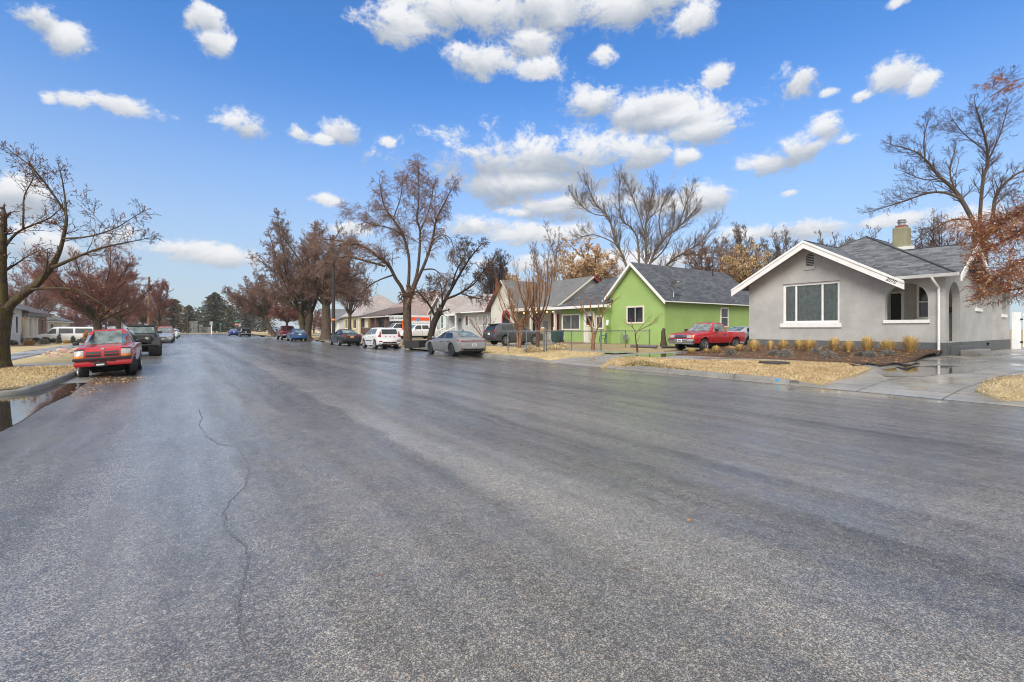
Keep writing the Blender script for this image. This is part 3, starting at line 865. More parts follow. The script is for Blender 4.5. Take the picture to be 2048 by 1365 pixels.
# ------------------------------------------------------------------ grey stucco house
gh = thing('grey_stucco_house', 'grey stucco house with white trimmed gable, picture window and arched porch', 'house', (29.3, 16.2, .2))
GB = Vector((29.3, 16.2, .2))
class WL(W):
    def p(s, a, z, o=0.0): return W.p(s, a, z, o) - GB
F_ = WL((29.3, 16.2, 0), (0, -1, 0), (-1, 0, 0)); S_ = WL((29.3, 6.8, 0), (1, 0, 0), (0, -1, 0))
m = M()
panel(m, F_, [(0, .85), (9.4, .85), (9.4, 4.02), (7.7, 4.02), (3.56, 6.32), (0, 4.25)],
      [rect(2.05, 5.05, 1.84, 4.16), arch(7.07, 8.76, 1.96, 2.94), arch(3.34, 3.76, 5.1, 5.6, 8)], .3)
panel(m, S_, [(0, .85), (13.1, .85), (13.1, 3.95), (4.9, 3.95), (2.3, 5.55), (0, 4.02)],
      [arch(.5, 2.36, .9, 2.87), rect(5.2, 6.3, 2.62, 3.85), rect(8.7, 9.7, .62, 3.1), rect(11.0, 12.0, 2.38, 3.8)], .3)
N_ = WL((42.4, 16.2, 0), (-1, 0, 0), (0, 1, 0)); E_ = WL((42.4, 6.8, 0), (0, 1, 0), (1, 0, 0))
panel(m, N_, rect(0, 13.1, .85, 4.3)); panel(m, E_, rect(0, 9.4, .85, 4.0))
# porch inside: back wall, side wall, ceiling, floor
PB = WL((32.0, 9.7, 0), (0, -1, 0), (-1, 0, 0)); PN = WL((29.6, 9.7, 0), (1, 0, 0), (0, -1, 0))
panel(m, PB, rect(0, 2.9, .85, 4.0)); panel(m, PN, rect(-.05, 2.4, .85, 4.0))
panel(m, WL((29.6, 9.7, 0), (0, -1, 0), (1, 0, 0)), rect(0, 2.9, .85, 4.0), [arch(.57, 2.26, 1.96, 2.94)], 0)
m.add([Vector(p) - GB for p in ((29.3, 6.8, 3.98), (32, 6.8, 3.98), (32, 9.7, 3.98), (29.3, 9.7, 3.98), (29.3, 6.8, .88), (32, 6.8, .88), (32, 9.7, .88), (29.3, 9.7, .88))], [(0, 1, 2, 3), (4, 5, 6, 7)])
m.build('wall', 'grey_stucco', gh)
m = M()
pbox(m, F_, -.03, 9.43, .1, .87, -.2, .035); pbox(m, S_, -.0, 5.0, .1, .868, -.2, .033); pbox(m, S_, 5.0, 7.3, .1, .867, -.2, .033); pbox(m, S_, 7.95, 13.1, .1, .867, -.2, .033)
pbox(m, S_, 7.3, 7.95, .74, .867, -.2, .033)
m.build('foundation', 'foundation_paint', gh)
fr = win(gh, F_, 2.19, 4.91, 1.98, 4.02, .14, 'white_trim', 'window_glass', vs=(.21, .72), o=-.14, mw=.05)
k = M(); pbox(k, F_, 1.92, 5.13, 1.60, 1.83, -.12, .07); k.build('sill', 'white_trim', fr)
k = M(); nn = 90; vs = []
for i in range(nn + 1):
    a = 2.13 + 2.84 * i / nn
    o = -.34 + .06 * math.sin(i * .62) + .03 * math.sin(i * .27 + 1)
    vs += [F_.p(a, 1.9, o), F_.p(a, 4.1, o)]
k.add(vs, [(2 * i, 2 * i + 2, 2 * i + 3, 2 * i + 1) for i in range(nn)])
k.build('curtain', 'curtain', fr, smooth=80)
v_ = M()
for i in range(7): pbox(v_, F_, 3.345, 3.755, 5.14 + i * .095, 5.172 + i * .095, -.06, -.01)
vent = v_.build('gable_vent', 'metal_grey', gh)
k = M(); pbox(k, F_, 3.3, 3.8, 5.08, 5.85, -.12, -.07); k.build('vent_backing', 'black_plastic', vent)
k = M(); pbox(k, F_, 3.27, 3.83, 4.88, 5.09, -.05, .05); k.build('sill', 'grey_stucco', vent)
k = M(); pbox(k, F_, 7.0, 8.83, 1.80, 1.965, -.28, .06); k.build('arch_sill', 'white_trim', gh)
# porch door and window on the back wall
win(gh, PB, 1.22, 2.2, 2.15, 3.72, .1, 'white_trim', 'pane_dark', hs=(.5,), sill=.16, o=.0)
k = M(); pbox(k, PB, .46, .58, .9, 3.55, 0, .06); pbox(k, PB, -.0, .46, 3.45, 3.55, 0, .058); dr = k.build('door', 'white_trim', gh)
k = M(); pbox(k, PB, .0, .455, .9, 3.44, 0, .03); k.build('door_leaf', 'black_plastic', dr)
k = M(); k.lathe([(0, .0), (.10, -.01), (.13, -.05), (.10, -.08), (0, -.085)], 14, 'Z', tuple(Vector((30.75, 8.25, 3.96)) - GB)); k.build('porch_light', 'bulb', gh, smooth=50)
k = M(); pbox(k, PB, 2.32, 2.72, 2.35, 2.62, 0, .13); k.build('mailbox', 'mail_black', gh, bevel=.015)
# side wall openings
for (a0, a1, z0, z1) in ((5.2, 6.3, 2.62, 3.85), (11.0, 12.0, 2.38, 3.8)):
    fo = win(gh, S_, a0 + .1, a1 - .1, z0 + .1, z1 - .06, .1, 'white_trim', 'pane_dark', hs=(.5,), o=-.2)
    k = M(); pbox(k, S_, a0 - .08, a1 + .08, z0 - .17, z0 + .005, -.15, .07); k.build('sill', 'white_trim', fo)
k = M(); pbox(k, S_, 8.7, 9.7, .62, 3.1, -.28, -.24); sd = k.build('door', 'white_trim', gh); sd['label'] = 'plain white side door'
k = M(); k.lathe([(0, 0), (.03, .01), (.03, .05), (0, .06)], 8, 'Y', tuple(S_.p(8.8, 1.7, .19))); k.build('handle', 'chrome', sd)
k = M(); pbox(k, S_, 7.3, 7.95, .2, .74, -.16, -.12); k.build('basement_window', 'white_trim', gh)
# roof
def zA(x): return 4.05 + .58 * (x - 28.75)
def zS(y): return 4.05 + .58 * (y - 6.3)
def V3(L): return [Vector(p) - GB for p in L]
P_ = 6.45 ; G = lambda y: P_ - .58 * abs(12.64 - y)
polys = [V3([(28.75, 6.15, zA(28.75)), (31.6, 6.15, zA(31.6)), (31.6, 9.15, zA(31.6)), (34, 11.55, zA(34)), (32.9, 12.64, zA(32.9)), (28.75, 8.49, zA(28.75))]),
         V3([(31.6, 9.15, 5.703), (34.45, 6.3, 4.05), (42.9, 6.3, 4.05), (37.65, 11.55, 7.095), (34, 11.55, 7.095)]),
         V3([(31.6, 6.15, 5.7), (34.5, 6.15, 4.02), (34.45, 6.3, 4.05), (31.6, 9.15, 5.703)]),
         V3([(34, 11.55, 7.095), (37.65, 11.55, 7.095), (42.9, 16.8, 4.05), (28.75, 16.8, 4.05)]),
         V3([(37.65, 11.55, 7.095), (42.9, 6.3, 4.05), (42.9, 16.8, 4.05)]),
         V3([(28.52, 8.40, G(8.40)), (28.52, 12.64, P_), (32.9, 12.64, P_), (28.75, 8.49, G(8.49))]),
         V3([(28.52, 12.64, P_), (28.52, 16.88, G(16.88)), (28.75, 16.79, G(16.79)), (32.9, 12.64, P_)])]
rf = roof(gh, polys, 'shingle_dark', .07)
m = M()
m.tube(V3([(34, 11.55, 7.1), (31.6, 9.15, 5.71), (28.78, 6.33, 4.08)]), .045, 5); m.tube(V3([(34, 11.55, 7.1), (28.78, 16.77, 4.08)]), .045, 5); m.tube(V3([(34, 11.55, 7.1), (37.65, 11.55, 7.1)]), .045, 5)
m.tube(V3([(28.55, 12.64, P_ + .005), (32.9, 12.64, P_ + .005)]), .045, 5); m.tube(V3([(31.6, 6.17, 5.705), (31.6, 9.15, 5.705)]), .045, 5)
m.build('ridge_cap', 'shingle_dark', rf)
m = M()
n_ = (-1, 0, 0)
ap = Vector((28.52, 12.64, P_ - .02)) - GB
board(m, ap, Vector((28.52, 16.9, G(16.9) - .02)) - GB, .40, .05, n_); board(m, ap, Vector((28.52, 8.12, G(8.12) - .02)) - GB, .40, .05, n_)
board(m, ap + Vector((-.05, 0, .03)), Vector((28.47, 16.9, G(16.9) + .01)) - GB, .13, .035, n_); board(m, ap + Vector((-.05, 0, .03)), Vector((28.47, 8.12, G(8.12) + .01)) - GB, .13, .035, n_)
ap2 = Vector((31.6, 6.15, 5.66)) - GB
board(m, ap2, Vector((28.7, 6.15, 3.98)) - GB, .30, .05, (0, -1, 0)); board(m, ap2, Vector((34.5, 6.15, 3.98)) - GB, .30, .05, (0, -1, 0))
m.prism(V3([(34.5, 6.28, 4.0), (42.9, 6.28, 4.0), (42.9, 6.28, 3.82), (34.5, 6.28, 3.82)]), (0, -.04, 0))
m.build('barge_boards', 'white_trim', gh)
m = M(); m.add(V3([(28.55, 8.3, G(8.3) - .12), (28.55, 12.64, P_ - .12), (29.3, 12.64, P_ - .12), (29.3, 8.3, G(8.3) - .12), (28.55, 16.85, G(16.85) - .12), (29.3, 16.85, G(16.85) - .12)]), [(0, 1, 2, 3), (1, 4, 5, 2)])
m.add(V3([(28.8, 6.2, 3.95), (29.3, 6.2, 3.95), (29.3, 8.6, 3.95), (28.8, 8.6, 3.95)]), [(0, 1, 2, 3)])
m.build('soffit', 'white_trim', gh)
m = M(); m.prism(V3([(28.60, 8.75, 4.07), (28.78, 8.75, 4.07), (28.78, 8.75, 3.93), (28.66, 8.75, 3.93)]), (0, -2.55, 0)); gu = m.build('gutter', 'white_trim', gh, bevel=.01)
m = M(); m.tube(V3([(28.70, 7.15, 3.95), (28.72, 7.13, 3.84), (28.95, 7.06, 3.62), (29.2, 7.02, 3.45)]), .055, 8); m.tube(V3([(29.2, 7.02, 3.5), (29.2, 7.02, .55), (29.17, 7.03, .42), (29.02, 7.05, .34)]), .055, 8)
m.build('downspout', 'white_trim', gu, smooth=50)
ch = M(); ch.cbox(Vector((35.55, 10.25, 6.85)) - GB, (.85, .72, 1.5)); cho = ch.build('chimney', 'chimney_stucco', gh, bevel=.10)
k = M(); k.cbox(Vector((35.55, 10.25, 7.66)) - GB, (.5, .5, .12)); k.build('chimney_collar', 'terracotta', cho)
k = M(); k.lathe([(.17, 0), (.17, .18), (.24, .19), (.24, .24), (.17, .25), (.2, .30), (.2, .36), (0, .37)], 14, 'Z', tuple(Vector((35.55, 10.25, 7.72)) - GB)); k.build('chimney_pot', 'metal_grey', cho, smooth=40)
k = M(); k.cbox(Vector((35.5, 10.2, 6.28)) - GB, (1.0, .88, .34), 0, -.12); k.build('flashing', 'white_trim', cho)
# house number on the lower end of the barge board
def text(name, body, size, mat, parent, loc, mat3, ext=.004):
    cu = bpy.data.curves.new(name, 'FONT'); cu.body = body; cu.size = size; cu.align_x = 'CENTER'; cu.align_y = 'CENTER'; cu.extrude = ext
    ob = bpy.data.objects.new(name, cu); COL.objects.link(ob)
    dg = bpy.context.evaluated_depsgraph_get(); me = bpy.data.meshes.new_from_object(ob.evaluated_get(dg))
    bpy.data.objects.remove(ob)
    me.transform(mat3.to_4x4()); me.transform(Matrix.Translation(loc))
    return link(name, me, mat, parent)
def basis(right, up):
    r = Vector(right).normalized(); u = Vector(up).normalized(); n = r.cross(u)
    return Matrix((r, u, n)).transposed()
sl = Vector((0, -1, -.58)).normalized(); upv = Vector((0, -.58, 1)).normalized()
upv = Vector((-1, 0, 0)).cross(sl) * 1.0
text('house_number', '2070', .23, 'number_black', gh, Vector((28.455, 8.62, G(8.62) - .235)) - GB, basis(sl, upv if upv.z > 0 else -upv))
# entry steps
st = thing('entry_steps', 'worn concrete steps up to the arched side entry of the grey house', 'steps', (30.7, 6.2, .24))
for nm_, x0, x1, y0, y1, z0, z1, mt in (('upper_step', 29.95, 31.9, 6.35, 6.765, .0, .47, 'foundation_paint'), ('middle_step', 29.6, 32.4, 5.85, 6.348, .0, .30, 'step_concrete'), ('lower_step', 30.3, 33.2, 5.4, 5.848, .0, .14, 'step_concrete')):
    M().box(x0 - 30.7, x1 - 30.7, y0 - 6.2, y1 - 6.2, z0, z1).build(nm_, mt, st, bevel=.02)
# white vinyl gate at the back of the driveway
vg = thing('vinyl_gate', 'white vinyl gate with black hinges behind the driveway', 'gate', (42.5, 5.5, .25))
y_ = 6.75
M().cbox((0, y_ - 5.5 - .22, 1.15), (.16, .40, 2.3)).build('post', 'vinyl_white', vg, bevel=.02)
g_ = M(); g_.cbox((0, y_ - 5.5 - 1.45, 1.16), (.05, 1.9, 2.1))
for i in range(8): g_.cbox((-.03, y_ - 5.5 - .62 - i * .24, 1.16), (.015, .22, 1.9))
g_.cbox((-.035, y_ - 5.5 - 1.45, 2.12), (.05, 1.9, .16)); g_.cbox((-.035, y_ - 5.5 - 1.45, .2), (.05, 1.9, .16)); g_.build('panel', 'vinyl_white', vg)
for z in (.45, 1.85): M().cbox((-.08, y_ - 5.5 - .46, z), (.04, .12, .1)).build('hinge', 'black_metal', vg)
M().cbox((0, y_ - 5.5 - 2.6, 1.15), (.16, .3, 2.3)).build('post', 'vinyl_white', vg, bevel=.02)

# ------------------------------------------------------------------ lime green house
def house(name, label, loc):
    t_ = thing(name, label, 'house', loc)
    return t_, Vector(loc)
def WX(B, kind, c, c0):
    w_ = {'e': east, 's': south, 'w': west}[kind](c, c0); w_.O = w_.O - B
    return w_
def off(B, L): return [Vector(p) - B for p in L]
gr, B = house('green_house', 'lime green stucco house with steep grey shingle gable', (29.5, 22.76, .25))
we = WX(B, 'e', 29.5, 28.4); ws = WX(B, 's', 22.76, 29.5)
m = M()
panel(m, we, [(0, .2), (5.64, .2), (5.64, 3.75), (2.66, 6.62), (0, 4.05)]); panel(m, ws, rect(0, 13.2, .2, 3.75))
wn = WX(B, 'w', 42.7, 22.76); panel(m, wn, rect(0, 6, .2, 3.75))
wp = WX(B, 'e', 28.9, 33.9); panel(m, wp, rect(0, 5.7, .2, 3.4)); panel(m, WX(B, 's', 28.2, 28.9), rect(0, .6, .2, 3.4))
m.build('wall', 'green_stucco', gr)
rg = 25.74
roof(gr, [off(B, [(29.1, rg, 6.82), (42.3, rg, 6.82), (43.6, 22.42, 3.62), (29.1, 22.42, 3.62)]), off(B, [(29.1, rg, 6.82), (29.1, 29.06, 3.62), (43.6, 29.06, 3.62), (42.3, rg, 6.82)]), off(B, [(42.3, rg, 6.82), (43.6, 22.42, 3.62), (43.6, 29.06, 3.62)]),
          off(B, [(32.9, 26, 6.25), (32.9, 32.2, 6.25), (30.1, 34.1, 4.15), (30.1, 26, 4.15)]), off(B, [(30.1, 27.9, 4.15), (30.1, 34.1, 4.15), (28.2, 34.75, 3.52), (28.2, 27.9, 3.52)]), off(B, [(32.9, 32.2, 6.25), (36, 34.6, 3.5), (28.2, 34.75, 3.52), (30.1, 34.1, 4.15)]), off(B, [(32.9, 26, 6.25), (36, 26, 3.7), (36, 34.6, 3.5), (32.9, 32.2, 6.25)])], 'shingle_green_house', .07)
m = M()
a_ = Vector((29.1, rg, 6.80)) - B
board(m, a_, Vector((29.1, 22.40, 3.58)) - B, .26, .05, (-1, 0, 0)); board(m, a_, Vector((29.1, 29.08, 3.58)) - B, .26, .05, (-1, 0, 0))
m.add(off(B, [(29.06, rg, 6.70), (29.5, rg, 6.70), (29.5, 22.5, 3.6), (29.06, 22.5, 3.6), (29.5, 28.9, 3.6), (29.06, 28.9, 3.6)]), [(0, 1, 2, 3), (0, 1, 4, 5)])
m.prism(off(B, [(29.1, 22.40, 3.58), (43.6, 22.40, 3.58), (43.6, 22.40, 3.50), (29.1, 22.40, 3.50)]), (0, -.03, 0))
m.prism(off(B, [(28.2, 27.85, 3.50), (28.2, 34.8, 3.50), (28.2, 34.8, 3.28), (28.2, 27.85, 3.28)]), (-.05, 0, 0)); m.prism(off(B, [(28.2, 27.85, 3.5), (29.1, 27.85, 3.62), (29.1, 27.85, 3.28), (28.2, 27.85, 3.28)]), (0, -.05, 0))
m.build('fascia', 'white_trim', gr)
win(gr, we, 2.07, 3.62, 2.05, 3.2, .13, 'cream_trim', 'pane_dark', vs=(.5,))
win(gr, ws, 7.35, 8.3, 1.75, 3.18, .13, 'cream_trim', 'pane_dark', hs=(.5,))
win(gr, wp, .3, 2.5, 1.5, 2.72, .13, 'cream_trim', 'pane_grey', vs=(.5,))
win(gr, wp, 4.7, 5.35, 1.6, 2.5, .13, 'cream_trim', 'pane_grey')
d_ = M(); pbox(d_, wp, 3.1, 3.22, .3, 3.0, 0, .06); pbox(d_, wp, 4.3, 4.42, .3, 3.0, 0, .06); pbox(d_, wp, 3.22, 4.3, 2.88, 3.0, 0, .06); pbox(d_, wp, 3.22, 4.3, .35, 2.86, 0, .035)
do = d_.build('door', 'white_trim', gr); k = M(); pbox(k, wp, 3.42, 4.1, 1.2, 2.6, .03, .042); k.build('pane', 'pane_dark', do); k = M(); pbox(k, wp, 3.3, 3.36, 1.4, 1.55, .03, .09); k.build('handle', 'chrome', do)
k = M(); k.tube(off(B, [(39.5, 25.2, 6.2), (39.5, 25.2, 6.95)]), .06, 8); k.build('vent_pipe', 'black_plastic', gr)
k = M(); k.tube(off(B, [(41.3, 22.65, .3), (41.3, 22.65, 4.4)]), .05, 8); k.cbox(Vector((41.3, 22.6, 1.3)) - B, (.3, .18, .6)); k.build('meter_mast', 'metal_grey', gr)
sd = thing('satellite_dish', 'grey satellite dish on the roof slope of the green house', 'satellite dish', (30.6, 22.75, 4.05))
k = M(); prof = [(.0, 0), (.14, .015), (.27, .06), (.36, .12), (.38, .125)]
k.lathe(prof, 20, 'Z'); k.lathe([(r, h_ - .015) for r, h_ in prof], 20, 'Z')
mm = Matrix.Translation((.05, -.1, .75)) @ Matrix.Rotation(R(62), 4, Vector((0.75, -.65, 0)))
mm = Matrix.Translation((.05, -.1, .75)) @ Vector((-.55, -.72, .42)).normalized().to_track_quat('Z', 'Y').to_matrix().to_4x4()
k.v = [tuple(mm @ Vector(p)) for p in k.v]; k.build('reflector', 'dish_grey', sd, smooth=50)
k = M(); k.tube([(-.1, -.05, -.15), (0, 0, .35), (.05, -.06, .72)], .028, 6); k.build('mast', 'metal_grey', sd)
k = M(); k.tube([(.05, -.1, .55), (-.05, -.5, .72), (-.22, -.55, .95)], .016, 5); k.cbox((-.24, -.56, .98), (.1, .14, .09), .6); k.build('feed_arm', 'metal_grey', sd)

# ------------------------------------------------------------------ white house with red trim
wh, B = house('white_house', 'white house with red gable edges, red arched doorway and open porch', (29.5, 34.2, .25))
we = WX(B, 'e', 29.5, 47.2); m = M()
panel(m, we, [(0, .2), (5.2, .2), (5.2, 4.1), (2.7, 6.75), (0, 4.0)])
panel(m, WX(B, 'e', 31.0, 42.0), rect(0, 7.6, .2, 3.7)); panel(m, WX(B, 's', 42.0, 29.5), rect(0, 1.5, .2, 4.1))
py_ = WX(B, 's', 34.4, 31.0); panel(m, WX(B, 's', 34.4, 28.9), [(0, 3.55), (8.6, 3.55), (4.3, 6.55)]); panel(m, py_, rect(0, 7, .2, 3.6))
panel(m, WX(B, 's', 47.2, 29.5), rect(0, 8, .2, 4))
m.build('wall', 'white_stucco', wh)
roof(wh, [off(B, [(28.5, 34.0, 3.66), (28.5, 42.3, 3.66), (33.2, 44.5, 6.72), (33.2, 34.0, 6.72)]), off(B, [(33.2, 34.0, 6.72), (33.2, 47.4, 6.72), (38, 47.4, 3.6), (38, 34.0, 3.6)]),
          off(B, [(29.1, 44.5, 6.98), (29.1, 47.75, 3.55), (34, 47.75, 3.55), (34, 44.5, 6.98)]), off(B, [(29.1, 44.5, 6.98), (34, 44.5, 6.98), (31.5, 41.3, 3.65), (29.1, 41.3, 3.65)])], 'shingle_grey', .07)
m = M(); a_ = Vector((29.1, 44.5, 6.94)) - B
board(m, a_, Vector((29.1, 41.3, 3.6)) - B, .16, .05, (-1, 0, 0)); m.prism(off(B, [(28.5, 34.0, 3.62), (28.5, 41.4, 3.62), (28.5, 41.4, 3.3), (28.5, 34.0, 3.3)]), (-.05, 0, 0))
a2 = Vector((33.2, 34.0, 6.7)) - B; board(m, a2, Vector((28.5, 34.0, 3.64)) - B, .18, .05, (0, -1, 0))
for y in (34.5, 38.3, 41.2): m.cbox(Vector((28.7, y, 1.85)) - B, (.22, .22, 3.1))
m.build('white_trim_boards', 'cream_trim', wh)
m = M(); board(m, a_ + Vector((-.06, 0, .03)), Vector((29.04, 47.8, 3.55)) - B, .22, .05, (-1, 0, 0)); m.build('red_trim_board', 'red_trim', wh)
m = M(); board(m, a2 + Vector((0, -.06, .03)), Vector((38, 33.94, 3.62)) - B, .24, .05, (0, -1, 0)); m.build('red_trim_board', 'red_trim', wh)
d_ = M(); ar = arch(2.35, 4.0, .4, 2.75, 10); n2 = arch(2.55, 3.8, .4, 2.65, 10)
vs = [we.p(a, z, .03) for a, z in ar] + [we.p(a, z, .03) for a, z in n2]; q = len(ar)
d_.add(vs, [(i, (i + 1) % q, (i + 1) % q + q, i + q) for i in range(1, q)]); ds = d_.build('door', 'red_trim', wh)
k = M(); k.poly([we.p(a, z, .012) for a, z in n2]); k.build('pane', 'pane_dark', ds)
wb = WX(B, 'e', 31.0, 42.0)
win(wh, wb, .6, 2.2, 1.2, 2.9, .1, 'white_trim', 'pane_dark', vs=(.5,))
k = M(); pbox(k, wb, 4.1, 4.3, .4, 3.1, 0, .05); pbox(k, wb, 4.3, 5.3, .4, 3.0, 0, .03); d2 = k.build('front_door', 'red_trim', wh); k = M(); pbox(k, wb, 4.4, 5.2, .6, 2.9, .03, .04); k.build('pane', 'pane_dark', d2)
k = M(); pbox(k, wb, 2.8, 3.5, 1.3, 2.3, 0, .03); k.build('wall_panel', 'metal_grey', wh)
for y in (34.9, 35.8, 37.4, 39.6): M().lathe([(0, -.05), (.045, -.02), (.05, .03), (0, .06)], 8, 'Z', tuple(Vector((28.75, y, 3.12)) - B)).build('porch_bulb', 'bulb', wh, smooth=50)
# ------------------------------------------------------------------ pale grey cottage
gc, B = house('grey_cottage', 'light grey clapboard cottage with white porch railing', (29.5, 48.0, .3))
we = WX(B, 'e', 30.0, 56.8); m = M(); panel(m, we, rect(0, 8.6, .4, 3.65)); panel(m, WX(B, 's', 48.2, 30.0), rect(0, 8, .4, 3.6)); m.build('wall', 'grey_clapboard', gc)
wf = WX(B, 'e', 29.3, 63.2); m = M(); panel(m, wf, [(0, .4), (6.0, .4), (6.0, 3.7), (3.0, 5.9), (0, 3.7)]); panel(m, WX(B, 's', 57.2, 29.3), rect(0, 2, .4, 3.7)); m.build('front_wing', 'grey_batten', gc)
roof(gc, [off(B, [(29.4, 47.9, 3.72), (29.4, 57, 3.72), (33.5, 57, 6.1), (33.5, 47.9, 6.1)]), off(B, [(33.5, 47.9, 6.1), (33.5, 60, 6.1), (38, 60, 3.5), (38, 47.9, 3.5)]), off(B, [(28.9, 60.2, 6.15), (28.9, 63.6, 3.65), (34, 63.6, 3.65), (34, 60.2, 6.15)]), off(B, [(28.9, 60.2, 6.15), (34, 60.2, 6.15), (31, 56.8, 3.65), (28.9, 56.8, 3.65)]), off(B, [(28.6, 54.4, 3.5), (28.6, 57.4, 3.5), (30.2, 57.4, 3.78), (30.2, 54.4, 3.78)])], 'shingle_pale', .08)
m = M(); m.prism(off(B, [(29.36, 47.9, 3.66), (29.36, 57, 3.66), (29.36, 57, 3.5), (29.36, 47.9, 3.5)]), (-.03, 0, 0)); a_ = Vector((28.88, 60.2, 6.12)) - B
board(m, a_, Vector((28.88, 63.6, 3.62)) - B, .2, .04, (-1, 0, 0)); board(m, a_, Vector((28.88, 56.8, 3.62)) - B, .2, .04, (-1, 0, 0)); m.prism(off(B, [(28.6, 54.4, 3.46), (28.6, 57.4, 3.46), (28.6, 57.4, 3.2), (28.6, 54.4, 3.2)]), (-.03, 0, 0)); m.build('fascia', 'white_trim', gc)
m = M(); pbox(m, we, 0, 8.6, .15, .42, -.1, .03); m.build('foundation', 'brown_brick', gc)
win(gc, we, 5.9, 8.0, 1.9, 3.1, .12, 'white_trim', 'pane_pale', vs=(.5,)); win(gc, we, 2.6, 3.3, 1.9, 3.2, .1, 'white_trim', 'pane_dark')
win(gc, wf, 3.3, 4.0, 1.3, 3.2, .13, 'white_trim', 'pane_teal', hs=(.5,)); win(gc, wf, 4.5, 5.3, 1.3, 3.2, .13, 'white_trim', 'pane_teal', hs=(.5,)); win(gc, wf, .8, 1.6, 1.3, 3.2, .13, 'white_trim', 'pane_teal', hs=(.5,))
for y in (54.5, 57.3): M().cbox(Vector((28.7, y, 1.95)) - B, (.16, .16, 2.6)).build('porch_post', 'white_trim', gc)
m = M()
for (xa, ya, za, xb, yb, zb) in ((28.7, 54.6, 1.75, 26.9, 54.6, .95), (28.7, 57.2, 1.75, 26.9, 57.2, .95)):
    m.tube(off(B, [(xa, ya, za), (xb, yb, zb)]), .06, 4); m.tube(off(B, [(xa, ya, za - .7), (xb, yb, zb - .7)]), .05, 4)
    for i in range(9): f = i / 8; m.cbox(Vector((xa + (xb - xa) * f, ya, za + (zb - za) * f - .35)) - B, (.05, .05, .75))
m.cbox(Vector((29.3, 56, .6)) - B, (1.5, 3, .5)); m.build('railing', 'white_trim', gc)
k = M(); pbox(k, we, .6, 1.5, .8, 2.9, 0, .04); k.build('door', 'grey_trim', gc)
k = M(); k.cbox(Vector((29.9, 55.6, 2.6)) - B, (.1, .16, .3)); k.build('wall_lamp', 'black_metal', gc)
# ------------------------------------------------------------------ brown brick bungalow
bb_, B = house('brick_bungalow', 'dark brick bungalow with tan hipped roof and deep front porch', (27.5, 66.5, .25))
we = WX(B, 'e', 29.5, 89.0); m = M(); panel(m, we, rect(0, 22.5, .2, 3.4)); panel(m, WX(B, 's', 66.5, 29.5), rect(0, 12, .2, 3.4))
wp = WX(B, 'e', 26.4, 87.0)
pbox(m, wp, 0, 13.5, .6, 1.55, -.3, 0)
for a in (0, 5.0, 7.6, 12.6): pbox(m, wp, a, a + .9, .6, 3.4, -.5, .02)
m.build('wall', 'brown_brick', bb_)
m = M(); pbox(m, wp, -.1, 13.6, .15, .6, -3, .05); pbox(m, wp, 0, 5.0, 1.55, 1.68, -.35, .05); m.build('foundation', 'stone_grey', bb_)
roof(bb_, [off(B, [(28.7, 66, 3.5), (28.7, 89.5, 3.5), (35, 82, 8.0), (35, 73, 8.0)]), off(B, [(28.7, 66, 3.5), (35, 73, 8.0), (41, 66, 3.5)]), off(B, [(28.7, 89.5, 3.5), (35, 82, 8), (41, 89.5, 3.5)])], 'shingle_tan', .08)
pr_ = M(); 
for P in ([(25.9, 73, 3.62), (25.9, 87.5, 3.62), (30.4, 84, 5.2), (30.4, 76.5, 5.2)], [(25.9, 73, 3.62), (30.4, 76.5, 5.2), (30.4, 73, 4.4)], [(25.9, 87.5, 3.62), (30.4, 84, 5.2), (30.4, 87.5, 4.4)]): pr_.slab(off(B, P), .08)
pr_.build('porch_roof', 'shingle_brown', bb_, uv=True)
m = M(); pbox(m, wp, -.5, 14, 3.35, 3.6, -.3, .45); pbox(m, we, 10, 23.0, 3.25, 3.45, 0, .78); m.build('fascia', 'white_trim', bb_)
win(bb_, we, 4.2, 5.8, 1.5, 3.0, .14, 'white_trim', 'pane_grey', hs=(.5,)); win(bb_, we, 8.4, 10.2, 1.3, 3.0, .14, 'white_trim', 'pane_grey', vs=(.5,)); win(bb_, we, 20.5, 22.0, 1.4, 3.1, .12, 'grey_trim', 'pane_dark', vs=(.5,))
m = M(); pbox(m, wp, 1.6, 3.4, 1.7, 3.3, -.25, -.2); m.build('porch_screen', 'cream_trim', bb_)
# ------------------------------------------------------------------ yellow house and white cottage far up
yh, B = house('yellow_house', 'pale yellow stucco house with pale roof beyond the brick bungalow', (29.0, 94.0, .25))
we = WX(B, 'e', 29.0, 108); m = M(); panel(m, we, rect(0, 14, .2, 4.0)); panel(m, WX(B, 's', 94, 29), rect(0, 11, .2, 4.0)); m.build('wall', 'yellow_stucco', yh)
roof(yh, [off(B, [(28.4, 93.5, 4.05), (28.4, 108.5, 4.05), (34, 104, 8.6), (34, 98, 8.6)]), off(B, [(28.4, 93.5, 4.05), (34, 98, 8.6), (40, 93.5, 4.05)]), off(B, [(28.4, 108.5, 4.05), (34, 104, 8.6), (40, 108.5, 4.05)])], 'shingle_pale', .1)
win(yh, we, 7.4, 9.4, 1.6, 3.4, .15, 'white_trim', 'pane_dark', vs=(.5,)); k = M(); pbox(k, we, 11.2, 11.45, .4, 4, 0, .1); k.build('downspout', 'white_trim', yh)
win(yh, we, 1.5, 3.2, 1.6, 3.4, .15, 'white_trim', 'pane_grey', vs=(.5,))
wc, B = house('white_cottage', 'white cottage with grey gable half hidden by the gnarled trunks', (29.0, 112, .2))
we = WX(B, 'e', 29.0, 134); m = M(); panel(m, we, [(0, .2), (9, .2), (9, 3.8), (4.5, 6.4), (0, 3.8)]); panel(m, we, rect(9, 22, .2, 3.4)); panel(m, WX(B, 's', 112, 29), rect(0, 9, .2, 3.4)); m.build('wall', 'white_clapboard', wc)
